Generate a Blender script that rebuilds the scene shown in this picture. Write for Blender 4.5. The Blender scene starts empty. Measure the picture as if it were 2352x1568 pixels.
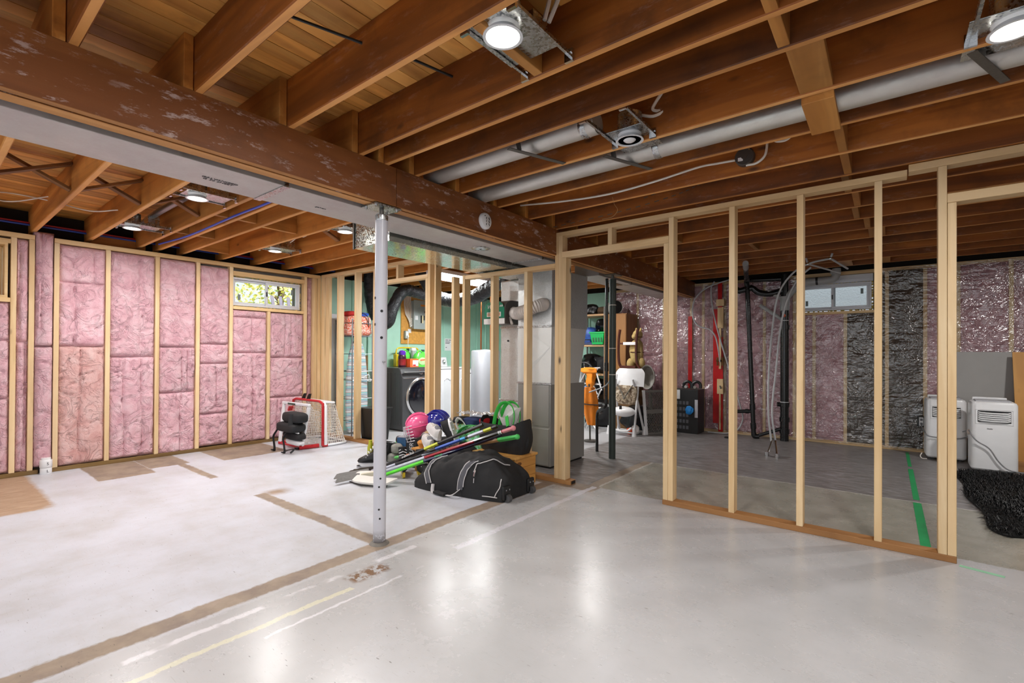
import bpy, bmesh, math, random
import numpy as np
from mathutils import Vector, Matrix

SC = bpy.context.scene
COL = SC.collection
random.seed(7)
PI = math.pi

# ------------------------------------------------------------------ camera
cam_d = bpy.data.cameras.new('camera')
cam = bpy.data.objects.new('camera', cam_d)
COL.objects.link(cam)
_yaw, _pit, _rol = [math.radians(a) for a in (-38.2158, 0.3484, 0.3174)]
_f = Vector((math.sin(_yaw), math.cos(_yaw), 0)); _r = Vector((math.cos(_yaw), -math.sin(_yaw), 0)); _u = Vector((0, 0, 1))
_w = _f * math.cos(_pit) + _u * math.sin(_pit); _u2 = _u * math.cos(_pit) - _f * math.sin(_pit)
_x = _r * math.cos(_rol) + _u2 * math.sin(_rol); _y = _u2 * math.cos(_rol) - _r * math.sin(_rol)
M4 = Matrix((_x, _y, -_w)).transposed().to_4x4()
M4.translation = (0, 0, 1.15)
cam.matrix_world = M4
cam_d.sensor_width = 36
cam_d.lens = 1096.99 / 2352 * 36
cam_d.shift_y = 22.47 / 2352
cam_d.clip_start = 0.05
SC.camera = cam

# ------------------------------------------------------------------ world, exposure, room lights
SC.view_settings.view_transform = 'Standard'
SC.view_settings.look = 'None'
SC.view_settings.gamma = 1
SC.view_settings.use_curve_mapping = False
SC.view_settings.exposure = 0.55
W = bpy.data.worlds.new('sky'); SC.world = W; W.use_nodes = True
_bg = W.node_tree.nodes['Background']
_bg.inputs[0].default_value = (0.90, 0.95, 1.0, 1)
_bg.inputs[1].default_value = 0.85
CAN_W = 13.0        # watts of each lit can light
TUBE_W = 52.0       # laundry fluorescent
SC.cycles.max_bounces = 7
SC.cycles.diffuse_bounces = 4
SC.cycles.glossy_bounces = 3
SC.cycles.transmission_bounces = 4
SC.cycles.transparent_max_bounces = 8
SC.cycles.sample_clamp_indirect = 4.0
SC.cycles.caustics_reflective = False
SC.cycles.caustics_refractive = False
SC.cycles.use_denoising = True


def add_light(name, kind, loc, power, color=(1, 1, 1), size=0.15, size_y=None, spread=None):
    d = bpy.data.lights.new(name, kind)
    d.energy = power; d.color = color
    if kind == 'AREA':
        d.shape = 'DISK' if size_y is None else 'RECTANGLE'
        d.size = size
        if size_y: d.size_y = size_y
        if spread: d.spread = spread
    else:
        d.shadow_soft_size = size
    o = bpy.data.objects.new(name, d); o.location = loc
    COL.objects.link(o)
    return o


LIT = [(-1.066, 1.292), (0.339, 2.335), (-3.946, 1.303), (-5.369, 1.26), (-3.93, 2.497), (-5.302, 2.509),
       (-1.066, -0.35), (0.40, -0.35), (-3.946, -0.35), (0.40, 0.75)]  # last four are unseen fill lamps, added to brighten the room
for _k, (_lx, _ly) in enumerate(LIT):
    add_light('can_or_fill_lamp', 'AREA', (_lx, _ly, 2.262), CAN_W, (1.0, 0.975, 0.945), 0.13)
add_light('tube_lamp', 'AREA', (-4.77, 4.95, 2.165), TUBE_W, (0.97, 1.0, 0.98), 0.24, 1.15)
add_light('can_or_fill_lamp', 'AREA', (-3.35, 6.05, 2.262), CAN_W * 1.1, (1.0, 0.975, 0.945), 0.13)
add_light('can_or_fill_lamp', 'AREA', (1.5, 5.36, 2.262), CAN_W * 2.0, (1.0, 0.975, 0.945), 0.13)  # unseen fill lamp, added to brighten the far right room


_s = bpy.data.lights.new('sun', 'SUN'); _s.energy = 9.0; _s.angle = .01; _s.color = (1, .95, .86)
_so = bpy.data.objects.new('sun', _s); COL.objects.link(_so); _so.rotation_euler = Vector((.62, .0, .78)).to_track_quat('Z', 'Y').to_euler()


# ------------------------------------------------------------------ colours and node helpers
def hx(h, a=1.0):
    h = h.lstrip('#')
    c = [int(h[i:i + 2], 16) / 255 for i in (0, 2, 4)]
    return tuple((x / 12.92 if x <= 0.04045 else ((x + 0.055) / 1.055) ** 2.4) for x in c) + (a,)


class NG:
    """tiny node-graph helper"""
    def __init__(s, name):
        s.m = bpy.data.materials.new(name); s.m.use_nodes = True
        s.t = s.m.node_tree; s.n = s.t.nodes; s.l = s.t.links
        s.b = s.n['Principled BSDF']; s.out = s.n['Material Output']

    def node(s, typ, ins=None, **at):
        nd = s.n.new(typ)
        for k, v in at.items(): setattr(nd, k, v)
        if ins:
            for k, v in ins.items(): s.put(nd, k, v)
        return nd

    def put(s, nd, k, v):
        i = nd.inputs[k]
        if isinstance(v, bpy.types.NodeSocket): s.l.new(v, i)
        else: i.default_value = v

    def set(s, **kw):
        for k, v in kw.items(): s.put(s.b, k.replace('_', ' '), v)

    def coords(s, scale=(1, 1, 1), rnd=True, rot=(0, 0, 0), kind='Object'):
        v = s.node('ShaderNodeTexCoord').outputs[kind]
        if rnd:
            r = s.node('ShaderNodeObjectInfo').outputs['Random']
            o = s.node('ShaderNodeVectorMath', {0: (37.0, 91.0, 53.0)}, operation='SCALE'); s.put(o, 'Scale', r)
            v = s.node('ShaderNodeVectorMath', {0: v, 1: o.outputs[0]}, operation='ADD').outputs[0]
        return s.node('ShaderNodeMapping', {'Vector': v, 'Scale': scale, 'Rotation': rot}).outputs[0]

    def noise(s, vec, scale, detail=4, rough=.55, dist=0, out='Fac'):
        return s.node('ShaderNodeTexNoise', {'Vector': vec, 'Scale': scale, 'Detail': detail, 'Roughness': rough, 'Distortion': dist}).outputs[out]

    def ramp(s, fac, stops, interp='LINEAR'):
        nd = s.node('ShaderNodeValToRGB', {'Fac': fac}); cr = nd.color_ramp; cr.interpolation = interp
        while len(cr.elements) < len(stops): cr.elements.new(.5)
        for e, (p, c) in zip(cr.elements, stops):
            e.position = p; e.color = c if len(c) == 4 else tuple(c) + (1,)
        return nd.outputs[0]

    def math(s, op, a, b=0.0, clamp=False):
        nd = s.node('ShaderNodeMath', {0: a, 1: b}, operation=op, use_clamp=clamp)
        return nd.outputs[0]

    def mix(s, fac, a, b, mode='MIX'):
        nd = s.node('ShaderNodeMix', data_type='RGBA', blend_type=mode)
        s.put(nd, 0, fac); s.put(nd, 6, a); s.put(nd, 7, b)
        return nd.outputs[2]

    def bump(s, h, strength=.3, dist=.01):
        s.l.new(s.node('ShaderNodeBump', {'Height': h, 'Strength': strength, 'Distance': dist}).outputs[0], s.b.inputs['Normal'])

    def hsv(s, col, val=1.0, sat=1.0, hue=.5):
        return s.node('ShaderNodeHueSaturation', {'Color': col, 'Value': val, 'Saturation': sat, 'Hue': hue}).outputs[0]

    def rand(s, lo, hi):
        r = s.node('ShaderNodeObjectInfo').outputs['Random']
        return s.node('ShaderNodeMapRange', {'Value': r, 'To Min': lo, 'To Max': hi}).outputs[0]


def plain(name, col, rough=.5, metal=0.0, var=.12, scale=14, bump=0.0, coat=0.0, rnd=False, stretch=(1, 1, 1)):
    g = NG(name); c = hx(col) if isinstance(col, str) else col
    v = g.coords(stretch, rnd)
    f = g.noise(v, scale, 4)
    k = g.node('ShaderNodeMapRange', {'Value': f, 'From Min': .25, 'From Max': .75, 'To Min': 1 - var, 'To Max': 1 + var}).outputs[0]
    g.set(Base_Color=g.hsv(c, k), Metallic=metal)
    g.put(g.b, 'Roughness', g.math('ADD', rough - .06, g.math('MULTIPLY', f, .12)))
    if coat: g.put(g.b, 'Coat Weight', coat); g.put(g.b, 'Coat Roughness', .12)
    if bump: g.bump(g.noise(v, scale * 4, 5), bump, .004)
    return g.m


def wood(name, axis, light, mid, dark, rough=.6, val=(.85, 1.12), knots=.5, stain=0.0, stain_col='#2a1a10', ring=9.0, scuff=0.0):
    """board lumber with grain along axis"""
    g = NG(name)
    sc = [1.0, 1.0, 1.0]; sc[axis] = .09
    v = g.coords(tuple(sc))
    n1 = g.noise(v, ring, 3, .5, .6)
    bands = g.math('FRACT', g.math('MULTIPLY', n1, 7.0))
    bands = g.math('ABSOLUTE', g.math('SUBTRACT', bands, .5))
    sc2 = [1.0, 1.0, 1.0]; sc2[axis] = .02
    fine = g.noise(g.coords(tuple(sc2)), 120, 3, .6)
    base = g.ramp(n1, [(.28, hx(dark)), (.5, hx(mid)), (.74, hx(light))])
    base = g.mix(g.math('MULTIPLY', bands, .42), base, hx(dark))
    base = g.mix(g.math('MULTIPLY', fine, .30), base, hx(mid))
    if knots:
        sc3 = [1.0, 1.0, 1.0]; sc3[axis] = .42
        vo = g.node('ShaderNodeTexVoronoi', {'Vector': g.coords(tuple(sc3)), 'Scale': 5.2, 'Randomness': 1.0}).outputs['Distance']
        kn = g.ramp(vo, [(.035, (1, 1, 1)), (.10, (0, 0, 0))])
        sel = g.ramp(g.noise(g.coords((1, 1, 1)), 1.7, 0), [(.50, (0, 0, 0)), (.56, (1, 1, 1))])
        base = g.mix(g.math('MULTIPLY', g.math('MULTIPLY', kn, sel), knots), base, hx('#2e1608'))
    if stain:
        sn = g.noise(g.coords((1, 1, 1)), 2.6, 5, .65)
        base = g.mix(g.math('MULTIPLY', g.ramp(sn, [(.5, (0, 0, 0)), (.68, (1, 1, 1))]), stain), base, hx(stain_col))
    if scuff:
        ss = [3.0, 3.0, 3.0]; ss[axis] = .9
        a = g.noise(g.coords(tuple(ss), rot=(.5, .2, 0)), 9, 6, .75)
        bb = g.noise(g.coords((1, 1, 1)), 1.9, 2)
        mk = g.math('MULTIPLY', g.ramp(a, [(.56, (0, 0, 0)), (.64, (1, 1, 1))]), g.ramp(bb, [(.40, (0, 0, 0)), (.56, (1, 1, 1))]))
        base = g.mix(g.math('MULTIPLY', mk, scuff), base, hx('#c9b3ae'))
    base = g.hsv(base, g.rand(*val))
    g.set(Base_Color=base, Roughness=rough)
    g.bump(g.math('ADD', fine, g.math('MULTIPLY', bands, .4)), .22, .002)
    return g.m


def metal(name, col, rough=.35, spangle=.0, metallic=1.0, dust=0.0, var=.12):
    g = NG(name); v = g.coords()
    f = g.noise(v, 7, 4)
    c = g.hsv(hx(col), g.node('ShaderNodeMapRange', {'Value': f, 'To Min': 1 - var, 'To Max': 1 + var}).outputs[0])
    r = g.math('ADD', rough - .08, g.math('MULTIPLY', f, .16))
    if spangle:
        vo = g.node('ShaderNodeTexVoronoi', {'Vector': g.coords((1, 1, 1)), 'Scale': 130.0})
        sp = g.node('ShaderNodeSeparateColor', {0: vo.outputs['Color']}).outputs[0]
        c = g.hsv(c, g.node('ShaderNodeMapRange', {'Value': sp, 'To Min': 1 - spangle, 'To Max': 1 + spangle}).outputs[0])
        r = g.math('ADD', r, g.math('MULTIPLY', g.math('SUBTRACT', sp, .5), .22))
    m = metallic
    if dust:
        d = g.ramp(g.noise(v, 3.1, 6, .7), [(.35, (0, 0, 0)), (.7, (1, 1, 1))])
        d = g.math('MULTIPLY', d, dust)
        c = g.mix(d, c, hx('#b7a8a6')); r = g.math('ADD', r, g.math('MULTIPLY', d, .3))
        m = g.math('SUBTRACT', metallic, g.math('MULTIPLY', d, .7))
    g.set(Base_Color=c, Roughness=r, Metallic=m)
    g.bump(g.noise(v, 5, 2), .08, .01)
    return g.m


# ------------------------------------------------------------------ mesh builder
class MB:
    def __init__(s, mats=None): s.v = []; s.f = []; s.i = []; s.k = 0

    def add(s, vs, fs):
        n = len(s.v); s.v.extend([tuple(p) for p in vs])
        s.f.extend([tuple(i + n for i in q) for q in fs]); s.i.extend([s.k] * len(fs)); return s

    def mat(s, k): s.k = k; return s

    def box(s, x0, x1, y0, y1, z0, z1):
        return s.add([(x, y, z) for z in (z0, z1) for y in (y0, y1) for x in (x0, x1)],
                     [(0, 2, 3, 1), (4, 5, 7, 6), (0, 1, 5, 4), (1, 3, 7, 5), (3, 2, 6, 7), (2, 0, 4, 6)])

    def bar(s, p0, p1, w, h, up=(0, 0, 1)):
        p0 = Vector(p0); p1 = Vector(p1); d = (p1 - p0).normalized(); a = d.cross(Vector(up))
        if a.length < 1e-4: a = d.cross(Vector((1, 0, 0)))
        a.normalize(); b = a.cross(d); a *= w / 2; b *= h / 2
        return s.add([p + q for p in (p0, p1) for q in (-a - b, a - b, -a + b, a + b)],
                     [(0, 2, 3, 1), (4, 5, 7, 6), (0, 1, 5, 4), (1, 3, 7, 5), (3, 2, 6, 7), (2, 0, 4, 6)])

    def grid(s, P, cu=False, cv=False):
        nu = len(P); nv = len(P[0]); vs = [p for r in P for p in r]; fs = []
        for i in range(nu if cu else nu - 1):
            for j in range(nv if cv else nv - 1):
                a = i * nv + j; b = i * nv + (j + 1) % nv; c = ((i + 1) % nu) * nv + (j + 1) % nv; d = ((i + 1) % nu) * nv + j
                fs.append((a, b, c, d))
        return s.add(vs, fs)

    def tube(s, pts, r, n=8, closed=False, caps=True, rib=None, flat=1.0):
        pts = [Vector(p) for p in pts]; m = len(pts)
        rs = r if isinstance(r, (list, tuple)) else [r] * m
        t = [(pts[(i + 1) % m if closed else min(i + 1, m - 1)] - pts[(i - 1) % m if closed else max(i - 1, 0)]).normalized() for i in range(m)]
        a = t[0].orthogonal().normalized() if abs(t[0].z) > .9 else t[0].cross(Vector((0, 0, 1))).normalized()
        P = []
        for i in range(m):
            a = (a - t[i] * a.dot(t[i])); a = a.normalized() if a.length > 1e-6 else t[i].orthogonal().normalized()
            b = t[i].cross(a)
            P.append([pts[i] + (a * math.cos(q) + b * math.sin(q) * flat) * rs[i] for q in [2 * PI * k / n for k in range(n)]])
        n0 = len(s.v); s.grid(P, closed, True)
        if caps and not closed:
            s.f.append(tuple(n0 + k for k in range(n))); s.f.append(tuple(n0 + (m - 1) * n + k for k in reversed(range(n)))); s.i.extend([s.k] * 2)
        return s

    def cyl(s, p0, p1, r0, r1=None, n=20, caps=True):
        return s.tube([p0, p1], [r0, r0 if r1 is None else r1], n, False, caps)

    def lathe(s, prof, c=(0, 0, 0), n=24, axis=2, sx=1.0, sy=1.0):
        P = []
        for r, h in prof:
            ring = []
            for k in range(n):
                q = 2 * PI * k / n; x = r * math.cos(q) * sx; y = r * math.sin(q) * sy
                p = [(h, x, y), (y, h, x), (x, y, h)][axis]
                ring.append((p[0] + c[0], p[1] + c[1], p[2] + c[2]))
            P.append(ring)
        n0 = len(s.v); s.grid(P, False, True); m = len(prof)
        if prof[0][0] > 1e-5: s.f.append(tuple(n0 + k for k in reversed(range(n)))); s.i.append(s.k)
        if prof[-1][0] > 1e-5: s.f.append(tuple(n0 + (m - 1) * n + k for k in range(n))); s.i.append(s.k)
        return s

    def ell(s, c, r, nu=12, nv=18, fn=None, rot=None):
        P = []
        for i in range(nu + 1):
            a = -PI / 2 + PI * i / nu; row = []
            for j in range(nv):
                q = 2 * PI * j / nv
                d = Vector((math.cos(a) * math.cos(q), math.cos(a) * math.sin(q), math.sin(a)))
                k = fn(d) if fn else 1.0
                p = Vector((d.x * r[0] * k, d.y * r[1] * k, d.z * r[2] * k))
                if rot: p = rot @ p
                row.append(p + Vector(c))
            P.append(row)
        return s.grid(P, False, True)

    def prism(s, poly, axis, a, b):
        """extrude a 2D polygon; axis 0: poly=(y,z), 1: poly=(x,z), 2: poly=(x,y)"""
        n = len(poly)
        def P(q, h): return [(h, q[0], q[1]), (q[0], h, q[1]), (q[0], q[1], h)][axis]
        vs = [P(q, a) for q in poly] + [P(q, b) for q in poly]
        fs = [tuple(range(n)), tuple(reversed(range(n, 2 * n)))] + [(k, k + n, (k + 1) % n + n, (k + 1) % n) for k in range(n)]
        return s.add(vs, fs)

    def sheet(s, P, t):
        """thick sheet from a point grid"""
        A = np.array([[tuple(p) for p in r] for r in P], float)
        du = np.gradient(A, axis=0); dv = np.gradient(A, axis=1)
        N = np.cross(du, dv); N /= (np.linalg.norm(N, axis=2, keepdims=True) + 1e-9)
        B = A - N * t; nu, nv = A.shape[:2]; n0 = len(s.v)
        s.grid(A.tolist()); n1 = len(s.v); s.add(B.reshape(-1, 3).tolist(), [])
        for i in range(nu - 1):
            for j in range(nv - 1):
                a = n1 + i * nv + j; s.f.append((a, a + nv, a + nv + 1, a + 1)); s.i.append(s.k)
        edge = [(0, j) for j in range(nv)] + [(i, nv - 1) for i in range(1, nu)] + [(nu - 1, j) for j in range(nv - 2, -1, -1)] + [(i, 0) for i in range(nu - 2, 0, -1)]
        for k in range(len(edge)):
            a = edge[k]; b = edge[(k + 1) % len(edge)]
            ia = a[0] * nv + a[1]; ib = b[0] * nv + b[1]
            s.f.append((n0 + ia, n1 + ia, n1 + ib, n0 + ib)); s.i.append(s.k)
        return s

    def xf(s, M):
        s.v = [tuple(M @ Vector(p)) for p in s.v]; return s

    def mesh(s, name, mats, smooth=True, ang=35):
        me = bpy.data.meshes.new(name); me.from_pydata(s.v, [], s.f)
        for m in (mats if isinstance(mats, (list, tuple)) else [mats]): me.materials.append(m)
        if any(s.i): me.polygons.foreach_set('material_index', s.i)
        bm = bmesh.new(); bm.from_mesh(me); bmesh.ops.recalc_face_normals(bm, faces=bm.faces); bm.to_mesh(me); bm.free()
        if smooth:
            me.polygons.foreach_set('use_smooth', [True] * len(me.polygons)); me.set_sharp_from_angle(angle=math.radians(ang))
        me.update(); return me

    def build(s, name, mats, parent=None, smooth=True, bev=0.0, local=False, sub=0, ang=35, seg=2):
        if parent is not None and not local:
            o = WL[parent.name] if parent.name in WL else Vector((0, 0, 0))
            s.v = [(p[0] - o.x, p[1] - o.y, p[2] - o.z) for p in s.v]
        ob = bpy.data.objects.new(name, s.mesh(name, mats, smooth, ang)); COL.objects.link(ob)
        if parent is not None: ob.parent = parent; WL[ob.name] = WL.get(parent.name, Vector())
        else: WL[ob.name] = Vector()
        if bev:
            b = ob.modifiers.new('bevel', 'BEVEL'); b.width = bev; b.segments = seg; b.limit_method = 'ANGLE'; b.angle_limit = math.radians(40)
        if sub:
            q = ob.modifiers.new('sub', 'SUBSURF'); q.levels = sub; q.render_levels = sub
        return ob


WL = {}


def thing(name, label, cat, loc=(0, 0, 0), rot=(0, 0, 0), group=None, kind=None):
    o = bpy.data.objects.new(name, None); o.empty_display_size = .1; COL.objects.link(o)
    o.location = loc; o.rotation_euler = rot
    WL[o.name] = Vector(loc)
    return tag(o, label, cat, group, kind)


def tag(o, label, cat, group=None, kind=None):
    o['label'] = label
    if cat: o['category'] = cat
    if group: o['group'] = group
    if kind: o['kind'] = kind
    return o


def dup(root, loc, label=None, rot=None):
    r = root.copy(); COL.objects.link(r); r.location = loc
    if rot: r.rotation_euler = rot
    if label: r['label'] = label
    for ch in list(root.children):
        c = ch.copy(); COL.objects.link(c); c.parent = r
        for g in list(ch.children):
            d = g.copy(); COL.objects.link(d); d.parent = c
    return r


def smoothpath(pts, n=6):
    """Catmull-Rom through points"""
    P = [Vector(p) for p in pts]; P = [P[0] * 2 - P[1]] + P + [P[-1] * 2 - P[-2]]; out = []
    for i in range(1, len(P) - 2):
        for k in range(n):
            t = k / n; a, b, c, d = P[i - 1:i + 3]
            out.append(.5 * ((2 * b) + (c - a) * t + (2 * a - 5 * b + 4 * c - d) * t * t + (3 * b - a - 3 * c + d) * t ** 3))
    out.append(P[-2]); return out


def hash3(x, y, z, s=0):
    h = (x.astype(np.int64) * 374761393 + y.astype(np.int64) * 668265263 + z.astype(np.int64) * 2147483647 + s * 974634777) & 0xffffffff
    h = ((h ^ (h >> 13)) * 1274126177) & 0xffffffff
    return ((h ^ (h >> 16)) & 0xffff) / 65535.0


def vnoise(x, y, z=0.0, seed=0):
    x, y, z = np.broadcast_arrays(np.asarray(x, float), np.asarray(y, float), np.asarray(z, float))
    xi, yi, zi = np.floor(x), np.floor(y), np.floor(z); u, v, w = x - xi, y - yi, z - zi
    u = u * u * (3 - 2 * u); v = v * v * (3 - 2 * v); w = w * w * (3 - 2 * w); r = 0
    for i in (0, 1):
        for j in (0, 1):
            for k in (0, 1):
                r = r + hash3(xi + i, yi + j, zi + k, seed) * (u if i else 1 - u) * (v if j else 1 - v) * (w if k else 1 - w)
    return r


def fbm(x, y, z=0.0, seed=0, o=4):
    r = 0; a = .5; f = 1.0
    for k in range(o):
        r = r + a * vnoise(np.asarray(x) * f, np.asarray(y) * f, np.asarray(z) * f, seed + k * 17); a *= .5; f *= 2.03
    return r


def text(name, body, size, M, mat, parent=None, extr=.0006, align='CENTER', shear=0.0):
    """flat lettering as real geometry; M maps text XY plane to its place"""
    cu = bpy.data.curves.new(name, 'FONT'); cu.body = body; cu.size = size; cu.extrude = extr; cu.align_x = align; cu.align_y = 'CENTER'; cu.shear = shear
    cu.resolution_u = 2; cu.materials.append(mat)
    tmp = bpy.data.objects.new('tmp', cu); COL.objects.link(tmp)
    me = bpy.data.meshes.new_from_object(tmp.evaluated_get(bpy.context.evaluated_depsgraph_get()))
    bpy.data.objects.remove(tmp); bpy.data.curves.remove(cu)
    o = bpy.data.objects.new(name, me); COL.objects.link(o); o['kind'] = 'stuff'
    if parent is not None:
        o.parent = parent
        M = Matrix.Translation(-WL.get(parent.name, Vector())) @ M
    o.matrix_local = M
    return o


def basis(o, x, y):
    """matrix with text x-axis along x and text y-axis along y, at o"""
    x = Vector(x).normalized(); y = Vector(y); y = (y - x * x.dot(y)).normalized(); z = x.cross(y)
    m = Matrix((x, y, z)).transposed().to_4x4(); m.translation = o; return m
# ------------------------------------------------------------------ materials
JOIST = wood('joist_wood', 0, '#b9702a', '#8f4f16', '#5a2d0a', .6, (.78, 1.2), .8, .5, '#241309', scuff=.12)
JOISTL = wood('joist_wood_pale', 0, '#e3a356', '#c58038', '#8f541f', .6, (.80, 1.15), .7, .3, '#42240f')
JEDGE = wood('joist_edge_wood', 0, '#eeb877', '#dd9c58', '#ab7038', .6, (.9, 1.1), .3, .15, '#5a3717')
BLOCK = wood('block_wood', 1, '#cf9650', '#b57a38', '#8a5420', .6, (.75, 1.15), .4, .25, '#4a2d15')
BRACE = wood('brace_wood', 1, '#a06a34', '#7d4d21', '#553013', .65, (.8, 1.1), .2, .3, '#2e1a0e')
BEAM = wood('beam_wood', 1, '#9a6236', '#7f4a24', '#5d3216', .5, (.95, 1.05), .6, .42, '#3c2a22', 7, .85)
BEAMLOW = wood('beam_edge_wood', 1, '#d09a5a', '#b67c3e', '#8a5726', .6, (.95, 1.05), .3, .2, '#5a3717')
DECK = wood('deck_wood', 1, '#fcc672', '#e8a552', '#b2702e', .6, (.66, 1.15), .8, .3, '#4a2a10', 8)
STUD = wood('stud_wood', 2, '#efd8b2', '#e2c496', '#c9a574', .55, (.93, 1.05), .85, .12, '#c79a62')
STUDY = wood('plate_wood', 0, '#eed5ae', '#dfbf90', '#c49d6a', .55, (.94, 1.06), .7, .12, '#c79a62')
PLATEY = wood('plate_wood_y', 1, '#ecd0a2', '#ddba86', '#c29a62', .55, (.94, 1.06), .6, .1, '#c79a62')
TREAT = wood('treated_wood_y', 1, '#8f7344', '#785c33', '#5d4524', .6, (.95, 1.05), .4, .2, '#3c2c18')
TREATX = wood('treated_wood_x', 0, '#b98955', '#a37343', '#85592f', .6, (.95, 1.05), .5, .2, '#5a3a1e')
BOXWOOD = wood('bench_wood', 0, '#e0b06a', '#cf9a52', '#aa7434', .5, (.95, 1.05), .5, 0)
PLY = wood('plywood', 2, '#d8a356', '#c98f40', '#b0772d', .55, (.97, 1.03), .2, .1, '#9a6626', 3)
OSB = plain('board_backing', '#cf9645', .7, 0, .2, 30)
DARKWOOD = plain('mahogany_wood', '#4a1d10', .25, 0, .2, 10, 0, .4)
GALV = metal('galvanized_steel', '#ced2d3', .42, .10, .75)
GALVD = metal('galvanized_duct', '#c2c1bd', .46, .05, .85, .85)
GALVS = metal('duct_sheet', '#c3c8c0', .17, .02, .95, .1)
ROUNDM = metal('round_pipe_metal', '#cfcdc6', .42, .03, .8, .45, .06)
STEELD = metal('dark_strap', '#6a6762', .5, .1, .7)
ZINC = metal('zinc_steel', '#b8babb', .3, .08)
CHROME = metal('chrome', '#d8d8da', .15)
FURN = metal('furnace_grey', '#9a9995', .4, 0, .35, 0, .05)
SHEETW = metal('light_sheet', '#e0e2e0', .45, .02, .4, .1, .05)
WHITEP = plain('white_plastic', '#e6e6e8', .3, 0, .03)
WHITEM = plain('white_enamel', '#e2e4e8', .25, 0, .03, 5, 0, .4)
VINYL = plain('window_vinyl', '#d9dbe2', .35, 0, .03)
BLACKP = plain('black_plastic', '#151516', .35, 0, .1)
ABS = plain('abs_pipe', '#101113', .28, 0, .12, 9, 0, .3)
BLACKF = plain('black_fabric', '#19191b', .75, 0, .25, 30, .25)
GREYF = plain('grey_fabric', '#77777c', .85, 0, .1, 40, .2)
WIREW = plain('white_cable', '#e3ddd4', .45, 0, .05)
PEX = plain('grey_pex', '#b9babd', .35, 0, .04)
POSTW = None
SPRAY = plain('spray_foam', '#d8c06c', .9, 0, .2, 40, .8)
MINT = plain('mint_paint', '#aad6c4', .55, 0, .07, 5, .15)
CONC = plain('foundation_concrete', '#77736d', .85, 0, .2, 8, .3)
CONCW = plain('window_well_concrete', '#b9bbc2', .8, 0, .1, 8, .3)
DRYWALL = plain('gypsum_board', '#a9a7a5', .7, 0, .05, 5)
VOID_SHADE = plain('void_shade', '#2c2624', .9, 0, .3, 10)  # near-black tone stands in for shade in the joist-end voids


def flex_mat():
    g = NG('black_foil_duct'); v = g.coords()
    f = g.noise(v, 18, 5, .7)
    g.set(Base_Color=g.ramp(f, [(.3, hx('#1b1c1f')), (.7, hx('#3a3c40'))]), Roughness=.3, Metallic=.35)
    g.bump(g.noise(v, 22, 3, .6, 1.5), .8, .02); return g.m
FLEX = flex_mat()


def glow(name, col, s):
    g = NG(name); g.set(Base_Color=(.9, .9, .9, 1), Emission_Color=hx(col), Emission_Strength=s); return g.m
LENS = glow('lamp_lens', '#fff6e4', 6.0)
TUBE = glow('lamp_tube', '#f4f8ff', 7.0)


def post_mat():
    g = NG('white_post_paint'); v = g.coords(rnd=False)
    f = g.noise(v, 30, 5, .7)
    z = g.node('ShaderNodeSeparateXYZ', {0: g.node('ShaderNodeTexCoord').outputs['Object']}).outputs[2]
    low = g.ramp(z, [(.0, (1, 1, 1)), (.09, (0, 0, 0))])
    chip = g.math('MULTIPLY', g.ramp(f, [(.40, (0, 0, 0)), (.46, (1, 1, 1))]), low)
    fl = g.ramp(g.noise(g.coords((1, 1, .5), False), 26, 3, .6), [(.75, (0, 0, 0)), (.77, (1, 1, 1))])
    c = g.mix(g.math('MAXIMUM', chip, fl), hx('#c9c9d2'), hx('#3b332c'))
    g.set(Base_Color=c, Roughness=.3); return g.m
POSTW = post_mat()


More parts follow.
